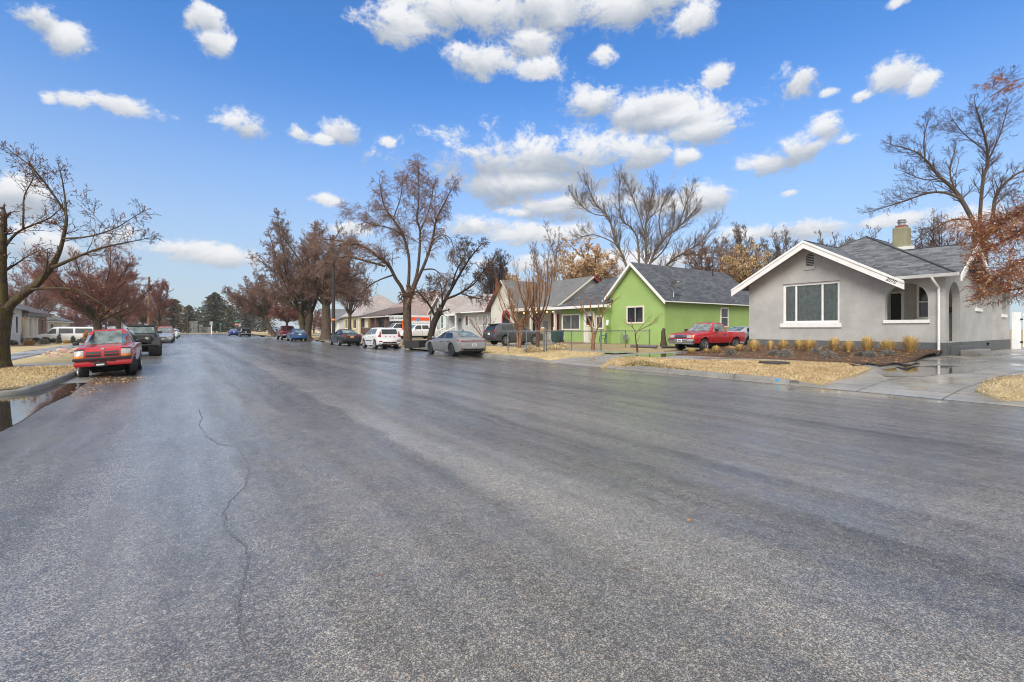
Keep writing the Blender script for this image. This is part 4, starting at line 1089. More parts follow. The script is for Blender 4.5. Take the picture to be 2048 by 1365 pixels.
roof(wc, [off(B, [(28.4, 129.5, 6.6), (28.4, 134.6, 3.6), (37, 134.6, 3.6), (37, 129.5, 6.6)]), off(B, [(28.4, 129.5, 6.6), (37, 129.5, 6.6), (37, 124.4, 3.6), (28.4, 124.4, 3.6)]), off(B, [(28.4, 111.5, 3.4), (28.4, 125, 3.4), (33, 125, 5.8), (33, 111.5, 5.8)])], 'shingle_grey', .1)
win(wc, we, 3.5, 5.5, 1.2, 3.0, .15, 'white_trim', 'pane_grey', vs=(.5,)); win(wc, we, 12.5, 14, 1.2, 2.8, .15, 'white_trim', 'pane_dark')
k = M(); pbox(k, we, 18.5, 20.5, 2.9, 3.0, 0, 1.6); pbox(k, we, 18.6, 18.75, .3, 2.9, 1.4, 1.55); k.build('porch_canopy', 'white_trim', wc)
# ------------------------------------------------------------------ houses on the left
lw, B = house('white_house', 'white clapboard house seen beside the mossy trunk', (-16, 68, -.3))
ww = WX(B, 'w', -16, 66); m = M(); panel(m, ww, rect(0, 13.6, -.3, 3.7)); panel(m, WX(B, 's', 66, -26), rect(0, 10, -.3, 3.7)); m.build('wall', 'white_clapboard', lw)
roof(lw, [off(B, [(-15.4, 65.4, 3.75), (-15.4, 80, 3.75), (-21, 80, 6.8), (-21, 65.4, 6.8)]), off(B, [(-21, 65.4, 6.8), (-21, 80, 6.8), (-27, 80, 3.5), (-27, 65.4, 3.5)])], 'shingle_grey', .1)
win(lw, ww, 11.0, 12.0, 1.0, 2.9, .15, 'white_trim', 'pane_grey'); win(lw, ww, 5, 7, 1.0, 2.9, .15, 'white_trim', 'pane_dark', vs=(.5,))
lb, B = house('red_brick_house', 'red brick house with pale porch columns on the left', (-16, 80.4, -.3))
m = M(); ww = WX(B, 'w', -16, 80.2); panel(m, ww, rect(7.0, 11.8, -.3, 3.1)); panel(m, WX(B, 'w', -19, 80.2), rect(0, 7.2, -.3, 3.1)); panel(m, WX(B, 's', 87.2, -19), rect(0, 3, -.3, 3.1)); m.build('wall', 'red_brick', lb)
for a in (1.6, 3.9, 6.0):
    k = M(); k.lathe([(.42, .35), (.42, .5), (.33, .55), (.29, 2.7), (.38, 2.75), (.4, 2.9)], 14, 'Z', tuple(Vector((-16.1, 80.2 + a, 0)) - B)); k.build('column', 'cream_trim', lb, smooth=40)
m = M(); pbox(m, ww, -.1, 7.0, 2.9, 3.5, -.6, .1); pbox(m, ww, -.2, 12.2, 3.1, 3.4, .1, .5); m.build('porch_beam', 'grey_trim', lb)
m = M(); pbox(m, ww, 0, 7, -.3, .35, -3, .05); m.build('porch_floor', 'stone_grey', lb)
roof(lb, [off(B, [(-15.3, 79.8, 3.5), (-15.3, 92.4, 3.5), (-20, 90, 5.6), (-20, 82, 5.6)]), off(B, [(-15.3, 79.8, 3.5), (-20, 82, 5.6), (-25, 79.8, 3.5)])], 'shingle_brown', .1)
win(lb, ww, 8.6, 9.7, .8, 2.7, .12, 'grey_trim', 'pane_grey')
k = M(); k.lathe([(0, -.1), (.2, -.05), (.22, .05), (0, .1)], 10, 'Z', tuple(Vector((-17, 81, 2.75)) - B)); k.build('porch_light', 'bulb', lb)
cg, B = house('cream_house', 'low cream house with white gable behind the white van', (-17, 93, -.3))
ww = WX(B, 'w', -17, 93); m = M(); panel(m, ww, [(0, -.3), (22, -.3), (22, 2.6), (14, 2.6), (9.5, 3.9), (5, 2.7), (0, 2.7)]); panel(m, WX(B, 's', 93, -25), rect(0, 8, -.3, 2.7)); m.build('wall', 'cream_siding', cg)
roof(cg, [off(B, [(-16.5, 92.6, 2.75), (-16.5, 116, 2.75), (-22, 116, 5.0), (-22, 92.6, 5.0)])], 'shingle_grey', .1)
m = M(); pbox(m, ww, 0, 22, 2.5, 2.72, .0, .5); pbox(m, ww, 5.2, 5.6, -.3, 2.6, 0, .1); m.build('fascia', 'white_trim', cg)
win(cg, ww, 7, 9, .8, 2.2, .15, 'white_trim', 'pane_grey', vs=(.5,)); win(cg, ww, 15, 19, .2, 2.1, .15, 'white_trim', 'garage_white', hs=(.33, .66))

# ================================================================== VEHICLES
from mathutils.bvhtree import BVHTree
class Car:
    """x forward, y left, z up; ground at z = 0"""
    def __init__(s, name, label, cat, loc, rz, st, wheels, tyre, col, group=None, width_t=.21, step=.05, arch=.06, rims='alloy', steer=0.0, rimstyle=5, smooth=2, zk=1.0):
        s.zk = zk
        if zk != 1: st = [(q[0],) + tuple(v * zk for v in q[1:4]) + tuple(q[4:]) for q in st]
        s.root = thing(name, label, cat, loc, rz, group)
        s.col = col
        st = sorted(st, key=lambda q: q[0])
        X = [q[0] for q in st]
        xs = set(X)
        x = X[0]
        while x < X[-1]: xs.add(round(x, 3)); x += step
        Ra = tyre + arch
        for w_ in wheels:
            for k in range(-10, 11): xs.add(round(w_ + Ra * math.sin(k * math.pi / 20), 3))
        xs = sorted(q for q in xs if X[0] <= q <= X[-1])
        xs = [q for i, q in enumerate(xs) if i == 0 or q - xs[i - 1] > .004]
        def ip(c): return np.interp(xs, X, [q[c] if len(q) > c else 0 for q in st])
        P = [ip(c) for c in range(1, 8)]
        for _ in range(smooth):
            for a in P: a[1:-1] = .25 * a[:-2] + .5 * a[1:-1] + .25 * a[2:]
        zb, zs, zt, wb, ws, wt, dip = P
        m = M(); rows = []
        for i, x in enumerate(xs):
            b = zb[i]
            for w_ in wheels:
                if abs(x - w_) < Ra: b = max(b, tyre + math.sqrt(Ra * Ra - (x - w_) ** 2))
            h_ = zt[i] - zs[i]; b = min(b, zs[i] - .12)
            q = [(0, b), (wb[i] * .85, b), (wb[i], b + .03), (ws[i] + .0, max(b + .05, b + (zs[i] - zb[i]) * .0 + .05, zb[i] + (zs[i] - zb[i]) * .5)), (ws[i] - .004, zs[i] - .07), (ws[i] - .03, zs[i] - .012), (ws[i] - .065, zs[i] + min(.012, h_ * .3)),
                 (wt[i] + .02, zs[i] + h_ * .86), (wt[i] - .05, zs[i] + h_ * .965), (wt[i] - .09, zs[i] + h_ * .985 - dip[i]), (0, zt[i] + .012 - dip[i])]
            rows.append([(x, y, z) for y, z in q] + [(x, -y, z) for y, z in reversed(q[1:-1])])
        k = len(rows[0])
        vs = [p for r in rows for p in r]
        fs = [(i * k + j, i * k + (j + 1) % k, (i + 1) * k + (j + 1) % k, (i + 1) * k + j) for i in range(len(rows) - 1) for j in range(k)]
        fs += [tuple(range(k)), tuple(range((len(rows) - 1) * k + k - 1, (len(rows) - 1) * k - 1, -1))]
        s.body = m.add(vs, fs).build('body', col, s.root, smooth=38)
        bm = bmesh.new(); bm.from_mesh(s.body.data); s.bvh = BVHTree.FromBMesh(bm); bm.free()
        s.half = max(ws); s.x0, s.x1 = X[0], X[-1]
        u_ = M(); u_.box(min(wheels) + .2, max(wheels) - .2, -s.half * .55, s.half * .55, max(.16, tyre * .5), tyre + .15)
        for w_ in wheels: u_.lathe([(.05, -s.half + .2), (.05, s.half - .2)], 8, 'Y', (w_, 0, tyre))
        u_.build('underbody', 'underbody', s.root)
        for j, w_ in enumerate(wheels):
            for sd in (1, -1):
                s.wheel(w_, sd * (s.half - width_t * .5 - .015), sd, tyre, width_t, rims, steer if w_ == max(wheels) else 0.0, rimstyle)
    def wheel(s, x, y, sd, r, w_, rims, steer, style):
        m = M(); hw = w_ / 2
        rr = r * .62
        m.lathe([(rr, -hw * .9), (r * .9, -hw), (r * .97, -hw * .85), (r, -hw * .5), (r, hw * .5), (r * .97, hw * .85), (r * .9, hw), (rr, hw * .9), (rr, -hw * .9)], 26, 'Y')
        t_ = m.build('wheel', 'rubber', s.root, smooth=40)
        t_.location = (x, y, r); t_.rotation_euler = (0, 0, steer)
        q = M(); o = sd * hw
        q.lathe([(rr + .005, o * .93), (rr * .94, o * .98), (rr * .9, o * .75), (rr * .86, o * .7)], 24, 'Y')
        q.lathe([(0, o * .86), (rr * .2, o * .86), (rr * .22, o * .6)], 12, 'Y')
        for k in range(style):
            a = 2 * math.pi * k / style
            c = Vector((math.cos(a) * rr * .55, o * .78, math.sin(a) * rr * .55))
            mm = Matrix.Translation(c) @ Matrix.Rotation(-a, 4, 'Y')
            b_ = M().box(-rr * .4, rr * .4, -.012, .012, -rr * (.17 if style < 9 else .08), rr * (.17 if style < 9 else .08))
            q.add([mm @ Vector(p) for p in b_.v], b_.f)
        q.build('rim', rims, t_, smooth=35)
        d = M().lathe([(0, o * .45), (rr * .95, o * .45)], 20, 'Y'); d.build('brake_disc', 'underbody', t_)
    def patch(s, name, mat, axis, quad, nu=6, nv=4, off=.006, sign=1, parent=None, both=False, label=None):
        """quad: 4 corners in (x,z) for 'side', (y,z) for 'front'/'rear', (x,y) for 'top'"""
        obs = []
        for sg in ((1, -1) if both else (sign,)):
            vs = []; fs = []
            ok = True
            for j in range(nv + 1):
                for i in range(nu + 1):
                    a, b_ = i / nu, j / nv
                    p = [(quad[0][c] * (1 - a) + quad[1][c] * a) * (1 - b_) + (quad[3][c] * (1 - a) + quad[2][c] * a) * b_ for c in (0, 1)]
                    if axis != 'top': p[1] *= s.zk
                    if axis == 'side': o_, d = Vector((p[0], 4 * sg, p[1])), Vector((0, -sg, 0))
                    elif axis == 'front': o_, d = Vector((6, p[0] * sg, p[1])), Vector((-1, 0, 0))
                    elif axis == 'rear': o_, d = Vector((-6, p[0] * sg, p[1])), Vector((1, 0, 0))
                    else: o_, d = Vector((p[0], p[1] * sg, 5)), Vector((0, 0, -1))
                    h_, n, _, _ = s.bvh.ray_cast(o_, d)
                    if h_ is None: h_, n, _, _ = s.bvh.find_nearest(o_ + d * (4 - s.half if axis == 'side' else 6 - (s.x1 if axis == 'front' else -s.x0)))
                    if n.dot(d) > 0: n = -n
                    n = (n - d * .8).normalized()
                    vs.append(h_ + n * off)
            fs = [(j * (nu + 1) + i, j * (nu + 1) + i + 1, (j + 1) * (nu + 1) + i + 1, (j + 1) * (nu + 1) + i) for j in range(nv) for i in range(nu)]
            ob = M().add(vs, fs).build(name, mat, parent or s.root, smooth=50)
            if label: ob['label'] = label
            obs.append(ob)
        return obs
    def door(s, x0, x1, z0, z1, sign, hx=None):
        """door skin with a dark seam behind it and a handle"""
        g = .014
        d = s.patch('door', s.col, 'side', [(x0, z0), (x1, z0), (x1, z1), (x0, z1)], 8, 6, .0035, sign)[0]
        s.patch('seam', 'black_plastic', 'side', [(x0 - g, z0 - g), (x1 + g, z0 - g), (x1 + g, z1), (x0 - g, z1)], 8, 6, .0015, sign, d)
        hx = x0 + .12 if hx is None else hx
        s.patch('handle', 'black_plastic', 'side', [(hx, z1 - .13), (hx + .17, z1 - .13), (hx + .17, z1 - .09), (hx, z1 - .09)], 2, 1, .03, sign, d)
    def mirror(s, x, z, mat=None):
        for sd in (1, -1):
            m = M(); m.cbox((x, sd * (s.half + .09), z * s.zk), (.11, .2, .14)); m.build('mirror', mat or s.col, s.root, bevel=.035, smooth=60)
    def box(s, name, mat, c, sz, bevel=.01, rz=0, parent=None):
        m = M(); m.cbox((c[0], c[1], c[2] * s.zk), sz, rz); return m.build(name, mat, parent or s.root, bevel=bevel, smooth=50)
    def plate(s, end, z, mat='plate_white', y=0.0, off=.02, marks=True):
        p = s.patch('licence_plate', mat, end, [(y - .155, z - .075), (y + .155, z - .075), (y + .155, z + .075), (y - .155, z + .075)], 2, 1, off)[0]
        return p

UP, DN, LT, RT = R(90), R(-90), R(180), 0.0
def sedan_st(L0, L1, H, w_, cowl=.85, head=.1, tail=-1.85, deck=1.05, roofx=-.45, bend=-1.0, hood=.93):
    hw = w_ / 2
    return [(L1, .30, .52, .58, hw * .62, hw * .70, hw * .55), (L1 - .08, .22, .62, .69, hw * .80, hw * .90, hw * .74), (L1 - .32, .2, .71, .79, hw * .88, hw * .97, hw * .80), (cowl + .35, .2, .84, hood - .02, hw * .92, hw, hw * .80), (cowl, .2, .90, hood + .05, hw * .92, hw, hw * .78),
            (head, .2, .935, H - .035, hw * .92, hw, hw * .63), (roofx, .2, .95, H, hw * .92, hw, hw * .64), (bend, .2, .965, H - .06, hw * .92, hw, hw * .61), (tail, .22, .985, deck + .01, hw * .92, hw * .99, hw * .66), (L0 + .2, .26, .96, deck - .02, hw * .90, hw * .96, hw * .64), (L0 + .05, .34, .90, .95, hw * .84, hw * .90, hw * .6), (L0, .42, .72, .76, hw * .78, hw * .82, hw * .55)]
def box_st(L0, L1, H, w_, cowl, head, hood, belt, zb=.24, tail=None, nose=.75, rw=.70, rear_in=.12):
    hw = w_ / 2; tail = L0 + .3 if tail is None else tail
    return [(L1, zb + .1, nose - .12, nose - .06, hw * .72, hw * .78, hw * .6), (L1 - .07, zb + .02, nose, nose + .06, hw * .86, hw * .93, hw * .78), (L1 - .3, zb, nose + .09, nose + .16, hw * .92, hw * .98, hw * .82), (cowl + .1, zb, belt - .06, hood, hw * .94, hw, hw * .82), (cowl, zb, belt - .04, hood + .03, hw * .94, hw, hw * .81),
            (head, zb, belt, H - .03, hw * .94, hw, hw * rw), (head - .5, zb, belt, H, hw * .94, hw, hw * rw), (tail, zb, belt + .03, H - .03, hw * .94, hw, hw * rw), (L0 + rear_in, zb + .06, belt + .03, H - .16, hw * .93, hw * .985, hw * (rw - .02)), (L0 + .04, zb + .1, belt - .02, belt + .12, hw * .9, hw * .95, hw * .72), (L0, zb + .16, belt - .2, belt - .12, hw * .84, hw * .88, hw * .66)]

# -- red SUV facing the camera on the left
c = Car('suv', 'red SUV with black bumper strip parked facing the viewer on the left', 'SUV', (-2.08, 21.63, 0), DN,
        box_st(-2.4, 2.42, 1.70, 1.86, .95, .38, 1.16, 1.10,   .46, -1.95, .93, .64), (-1.45, 1.47), .41, 'paint_red', width_t=.30, arch=.07, steer=R(16), rims='alloy', zk=1.16)
c.root.scale = (.88, .80, .80)
c.patch('windscreen', 'windscreen', 'front', [(-.74, 1.17), (.74, 1.17), (.60, 1.63), (-.60, 1.63)], 8, 4, .008)
for q in ([(-.02, 1.15), (.70, 1.15), (.30, 1.58), (0, 1.60)], [(-.96, 1.15), (-.10, 1.15), (-.08, 1.62), (-.94, 1.62)], [(-1.95, 1.17), (-1.05, 1.17), (-1.03, 1.62), (-1.85, 1.62)]): c.patch('side_window', 'car_glass', 'side', q, 6, 3, .008, both=True)
c.patch('rear_window', 'car_glass', 'rear', [(-.66, 1.2), (.66, 1.2), (.58, 1.6), (-.58, 1.6)], 6, 3, .01)
c.patch('headlight', 'clear_lens', 'front', [(.56, .83), (.84, .83), (.85, .98), (.56, 1.0)], 4, 2, .018, both=True)
c.patch('indicator', 'amber_lens', 'front', [(.56, .76), (.85, .76), (.84, .826), (.56, .826)], 4, 1, .02, both=True)
c.patch('brow', 'black_plastic', 'front', [(.55, 1.0), (.86, .98), (.85, 1.02), (.55, 1.045)], 4, 1, .02, both=True)
for sg in (1, -1):
    for z in (.815, .915): c.patch('grille', 'black_plastic', 'front', [(.05, z - .035), (.50, z - .035), (.50, z + .035), (.05, z + .035)], 3, 1, .012, sign=sg)
c.box('bumper_strip', 'black_plastic', (2.38, 0, .70), (.2, 1.78, .10), .03)
c.box('bumper', 'paint_red', (2.32, 0, .545), (.26, 1.74, .20), .06)
for y in (-.28, 0, .28): c.patch('air_intake', 'black_plastic', 'front', [(y - .12, .55), (y + .12, .55), (y + .12, .63), (y - .12, .63)], 1, 1, .03)
c.box('licence_plate', 'plate_black', (2.475, -.08, .52), (.02, .36, .18), .004); c.box('plate_marks', 'plate_white', (2.488, -.08, .51), (.008, .24, .06), .002)
k = M(); k.lathe([(0, .02), (.05, .015), (.06, 0)], 10, 'X', (2.34, 0, 1.18)); k.build('hood_emblem', 'chrome', c.root)
c.mirror(.72, 1.22, 'black_plastic')
for sg in (1, -1): c.door(-.06, .92, .56, 1.1, sg); c.door(-1.0, -.1, .56, 1.1, sg)
for y in (-.3, .25): k = M(); k.tube([(1.0, y, 1.37), (.93, y + .38, 1.40)], .012, 5); k.build('wiper', 'black_plastic', c.root)
c.root.rotation_euler = (R(3.2), 0, DN); c.root.location.z = -.05
# -- black off-road vehicle
c = Car('offroad_car', 'black soft top off-road car with huge tyres behind the red SUV', 'off-road car', (-2.05, 34.6, 0), DN,
        [(1.72, .75, 1.08, 1.12, .46, .52, .45), (1.66, .62, 1.16, 1.2, .52, .56, .48), (.55, .62, 1.2, 1.24, .62, .66, .56), (.5, .55, 1.2, 1.26, .7, .74, .66), (.38, .55, 1.2, 1.70, .7, .76, .64), (-.3, .55, 1.2, 1.73, .7, .76, .64), (-1.6, .55, 1.2, 1.70, .7, .76, .64), (-1.7, .6, 1.18, 1.6, .7, .74, .62), (-1.74, .65, 1.0, 1.1, .68, .7, .6)], (-1.2, 1.22), .46, 'paint_black', width_t=.36, arch=.1, smooth=1, rims='black_metal')
c.patch('windscreen', 'windscreen', 'front', [(-.62, 1.28), (.62, 1.28), (.57, 1.62), (-.57, 1.62)], 6, 3, .008)
for q in ([(-.6, 1.26), (.28, 1.26), (.22, 1.62), (-.6, 1.62)], [(-1.55, 1.26), (-.7, 1.26), (-.7, 1.62), (-1.55, 1.62)]): c.patch('side_window', 'car_glass', 'side', q, 5, 3, .008, both=True)
c.box('roof_bar', 'number_black', (.36, 0, 1.70), (.12, 1.36, .07), .02)
for sg in (1, -1):
    m = M(); fl = [(1.22 + .62 * math.cos(a), .46 + .58 * math.sin(a)) for a in [math.pi * (.05 + .9 * i / 10) for i in range(11)]]
    vs = [(x, sg * y, z) for x, z in fl for y in (.52, .93)]; m.add(vs, [(2 * i, 2 * i + 1, 2 * i + 3, 2 * i + 2) for i in range(10)]); m.build('fender_flare', 'black_plastic', c.root, smooth=60)
    c.wheel(1.22, sg * .80, sg, .46, .34, 'black_metal', 0, 5)
    k = M(); k.lathe([(0, .03), (.08, .02), (.09, -.02)], 14, 'X', (1.73, sg * .32, .98)); k.build('headlight', 'clear_lens', c.root, smooth=50)
    k = M(); k.cbox((1.5, sg * .74, .86), (.06, .14, .07)); k.build('indicator', 'amber_lens', c.root)
m = M(); m.tube([(1.85, -.8, .62), (1.85, .8, .62)], .07, 8); m.tube([(1.85, -.42, .62), (1.9, -.3, .95), (1.9, .3, .95), (1.85, .42, .62)], .03, 6); m.build('front_bumper', 'black_metal', c.root, smooth=50)
c.mirror(.4, 1.32, 'black_plastic')
# -- further cars on the left kerb
def sedan_glass(c, H=1.42, cowl=.85, head=.1, tail=-1.85, bend=-1.0, belt=.96, w_=.9):
    c.patch('windscreen', 'windscreen', 'top', [(head + .03, -.5), (cowl - .06, -.66), (cowl - .06, .66), (head + .03, .5)], 4, 6, .007)
    c.patch('rear_window', 'windscreen', 'top', [(tail + .08, -.56), (bend + .03, -.48), (bend + .03, .48), (tail + .08, .56)], 4, 6, .007)
    z1 = H - .11
    c.patch('side_window', 'car_glass', 'side', [(-.38, belt + .035), (cowl - .28, belt + .015), (head - .02, z1), (-.38, z1 + .01)], 6, 3, .007, both=True)
    c.patch('side_window', 'car_glass', 'side', [(tail + .52, belt + .05), (-.46, belt + .035), (-.46, z1 + .01), (bend + .02, z1 - .04)], 6, 3, .007, both=True)
def front_face(c, z=.6, x=None):
    c.patch('headlight', 'clear_lens', 'front', [(.46, z), (.78, z + .02), (.76, z + .11), (.46, z + .09)], 4, 2, .012, both=True)
    c.patch('grille', 'black_plastic', 'front', [(-.36, z - .05), (.36, z - .05), (.36, z + .05), (-.36, z + .05)], 3, 2, .01)
    c.patch('lower_grille', 'black_plastic', 'front', [(-.5, z - .24), (.5, z - .24), (.5, z - .14), (-.5, z - .14)], 3, 1, .01)
c = Car('sedan', 'pale silver sedan facing the viewer behind the black off-road car', 'sedan', (-1.95, 64.6, 0), DN, sedan_st(-2.35, 2.25, 1.40, 1.78), (-1.34, 1.36), .31, 'paint_palesilver', step=.09)
sedan_glass(c, 1.40); front_face(c); c.plate('front', .42, 'plate_white'); c.mirror(.62, 1.0)
c = Car('suv', 'red pickup-like SUV whose roof rises behind the pale silver sedan', 'SUV', (-1.95, 71.5, 0), DN, box_st(-2.4, 2.42, 1.78, 1.86, .95, .38, 1.16, 1.10, .4, -1.95, .93, .72), (-1.45, 1.47), .36, 'paint_red2', step=.1)
c.patch('windscreen', 'windscreen', 'front', [(-.74, 1.17), (.74, 1.17), (.60, 1.70), (-.60, 1.70)], 5, 3, .008); c.patch('side_window', 'car_glass', 'side', [(-1.8, 1.16), (.84, 1.16), (.5, 1.66), (-1.7, 1.66)], 6, 3, .008, both=True); front_face(c, .84); c.mirror(.72, 1.22, 'black_plastic')
c = Car('sedan', 'white hatchback just beyond the distant red SUV on the left kerb', 'sedan', (-1.75, 90, 0), DN, box_st(-2.2, 2.2, 1.5, 1.8, .85, .2, 1.0, .98, .24, -1.8, .7, .68), (-1.3, 1.3), .32, 'paint_white', step=.12)
sedan_glass(c, 1.5, .85, .2, -1.9, -1.5, .98); front_face(c, .7); c.mirror(.6, 1.05, 'black_plastic')
c = Car('sedan', 'farthest white car on the left kerb beside the tall dark lamp post', 'sedan', (-1.6, 103, 0), DN, sedan_st(-2.35, 2.25, 1.44, 1.8), (-1.34, 1.36), .32, 'paint_white', step=.12)
sedan_glass(c, 1.44); front_face(c)
# -- white passenger van on the left driveway
c = Car('passenger_van', 'long white passenger van with dark windows standing on the left driveway', 'van', (-12.3, 82, -.32), LT,
        [(2.85, .4, .72, .78, .8, .88, .7), (2.78, .32, .92, .98, .9, .97, .8), (2.4, .3, 1.06, 1.13, .94, 1.0, .84), (1.95, .3, 1.12, 1.22, .95, 1.0, .84), (1.3, .3, 1.14, 1.98, .95, 1.0, .80), (.8, .3, 1.14, 2.05, .95, 1.0, .82), (-2.6, .3, 1.14, 2.03, .95, 1.0, .82), (-2.88, .36, 1.12, 1.85, .93, .98, .78), (-2.95, .45, .9, 1.0, .9, .94, .7)], (-1.75, 1.9), .36, 'paint_white', step=.08)
for q in ([(.95, 1.2), (1.78, 1.2), (1.32, 1.78), (.95, 1.8)], [(-.62, 1.22), (.72, 1.22), (.72, 1.84), (-.62, 1.84)], [(-2.5, 1.22), (-.82, 1.22), (-.82, 1.84), (-2.45, 1.84)]): c.patch('side_window', 'pane_grey', 'side', q, 5, 3, .01, both=True)
c.patch('windscreen', 'windscreen', 'front', [(-.8, 1.24), (.8, 1.24), (.72, 1.9), (-.72, 1.9)], 6, 3, .01); c.patch('headlight', 'clear_lens', 'front', [(.6, .72), (.92, .72), (.92, .9), (.6, .9)], 3, 2, .012, both=True)
c.patch('tail_light', 'red_lens', 'rear', [(.78, .95), (.92, .95), (.92, 1.3), (.78, 1.3)], 2, 3, .012, both=True); c.mirror(1.72, 1.3, 'black_plastic'); c.patch('rear_window', 'pane_dark', 'rear', [(-.7, 1.25), (.7, 1.25), (.68, 1.8), (-.68, 1.8)], 4, 3, .01)
# -- right-hand kerb, far to near, all seen from behind
def rear_kit(c, tl, plate_z, plate='plate_white', bump=None):
    c.patch('tail_light', 'red_lens', 'rear', tl, 5, 3, .014, both=True)
    c.plate('rear', plate_z, plate)
    if bump: c.patch('rear_bumper', 'black_plastic', 'rear', [(-bump[0], bump[1]), (bump[0], bump[1]), (bump[0] * .94, bump[2]), (-bump[0] * .94, bump[2])], 8, 2, .012)
c = Car('sedan', 'bright blue car farthest along the right kerb', 'sedan', (8.2, 113.5, 0), UP, sedan_st(-2.3, 2.2, 1.43, 1.76), (-1.32, 1.33), .31, 'paint_blue2', step=.12)
sedan_glass(c, 1.43); rear_kit(c, [(.52, .72), (.80, .72), (.80, .9), (.55, .9)], .8)
c = Car('suv', 'black SUV with pale bumper beside the farthest blue car', 'SUV', (9.25, 102.5, 0), UP, box_st(-2.3, 2.2, 1.66, 1.85, .9, .25, 1.08, 1.05, .3, -1.8, .8, .68), (-1.32, 1.33), .35, 'paint_black', step=.12)
c.patch('rear_window', 'car_glass', 'rear', [(-.6, 1.14), (.6, 1.14), (.52, 1.5), (-.52, 1.5)], 4, 3, .012); rear_kit(c, [(.56, .92), (.82, .92), (.82, 1.06), (.6, 1.06)], .86); c.box('rear_bumper', 'metal_grey', (-2.28, 0, .55), (.16, 1.7, .13), .03)
c.patch('side_window', 'car_glass', 'side', [(-1.7, 1.1), (.7, 1.1), (.3, 1.52), (-1.6, 1.52)], 6, 2, .01, both=True); c.mirror(.7, 1.12)
c = Car('sedan', 'dark car on a drive behind the leaning trunk far up the right side', 'sedan', (16.2, 117, .15), UP, sedan_st(-2.3, 2.2, 1.43, 1.76), (-1.32, 1.33), .31, 'paint_black', step=.15)
sedan_glass(c, 1.43); rear_kit(c, [(.52, .72), (.80, .72), (.80, .9), (.55, .9)], .8)
hw = 1.0
c = Car('pickup_truck', 'dark maroon pickup truck parked beyond the blue hatchback', 'pickup truck', (11.55, 71.6, 0), UP,
        [(2.75, .55, .95, 1.0, .85, .9, .75), (2.68, .5, 1.1, 1.15, .92, .97, .85), (1.5, .48, 1.16, 1.25, .94, 1.0, .86), (1.1, .48, 1.18, 1.32, .94, 1.0, .85), (.55, .48, 1.2, 1.86, .94, 1.0, .72), (0, .48, 1.2, 1.9, .94, 1.0, .73), (-.85, .48, 1.2, 1.86, .94, 1.0, .72), (-1.0, .48, 1.2, 1.3, .94, 1.0, .92, .35), (-2.6, .5, 1.2, 1.28, .94, 1.0, .92, .35), (-2.66, .5, 1.2, 1.27, .94, .99, .9, 0), (-2.72, .6, 1.1, 1.15, .9, .95, .85, 0)], (-1.65, 1.75), .40, 'paint_maroon', width_t=.27, arch=.09, smooth=1, step=.07)
c.patch('rear_window', 'car_glass', 'rear', [(-.62, 1.36), (.62, 1.36), (.58, 1.76), (-.58, 1.76)], 5, 3, .012)
c.patch('side_window', 'car_glass', 'side', [(-.75, 1.26), (.78, 1.26), (.45, 1.76), (-.72, 1.76)], 6, 3, .01, both=True)
c.patch('tail_light', 'red_lens', 'rear', [(.80, .88), (.94, .88), (.94, 1.14), (.80, 1.14)], 2, 3, .014, both=True); c.box('rear_bumper', 'chrome', (-2.78, 0, .66), (.16, 1.86, .2), .04); c.plate('rear', .72, off=.1)
k = M(); k.lathe([(0, -.02), (.09, -.01), (.1, .02)], 12, 'X', (-2.71, 0, .98)); k.build('tailgate_emblem', 'chrome', c.root); c.mirror(.95, 1.36, 'black_plastic')
c = Car('hatchback', 'bright blue hatchback parked between the maroon pickup and the black sedan', 'hatchback', (11.2, 62.6, 0), UP, box_st(-2.1, 2.1, 1.5, 1.77, .95, .15, 1.0, .98, .24, -1.35, .7, .66, .3), (-1.3, 1.3), .33, 'paint_blue', step=.07)
c.patch('rear_window', 'windscreen', 'rear', [(-.62, 1.04), (.62, 1.04), (.50, 1.40), (-.50, 1.40)], 6, 3, .012)
c.patch('side_window', 'car_glass', 'side', [(-.4, 1.02), (.68, 1.0), (.2, 1.38), (-.4, 1.4)], 5, 3, .008, both=True); c.patch('side_window', 'car_glass', 'side', [(-1.55, 1.08), (-.48, 1.02), (-.48, 1.4), (-1.3, 1.36)], 5, 3, .008, both=True)
rear_kit(c, [(.60, .78), (.84, .78), (.84, .96), (.66, .98)], .84, 'plate_white', (.8, .26, .40)); c.mirror(.72, 1.05)
# -- black sedan
c = Car('sedan', 'black sedan with chrome trim parked beside the dark utility pole', 'sedan', (12.05, 44.6, 0), UP, sedan_st(-2.42, 2.38, 1.46, 1.84, .95, .15, -1.75, 1.10, -.45, -1.05, .96), (-1.38, 1.40), .335, 'paint_black', step=.06)
sedan_glass(c, 1.46, .95, .15, -1.75, -1.05, .965); c.mirror(.72, 1.04)
rear_kit(c, [(.44, .80), (.84, .84), (.84, 1.0), (.60, .96)], .80, 'plate_orange', (.78, .32, .44))
c.patch('boot_trim', 'chrome', 'rear', [(-.42, .93), (.42, .93), (.42, .965), (-.42, .965)], 5, 1, .016)
for sg in (1,): c.door(-.40, .78, .34, .93, sg); c.door(-1.32, -.44, .42, .93, sg)
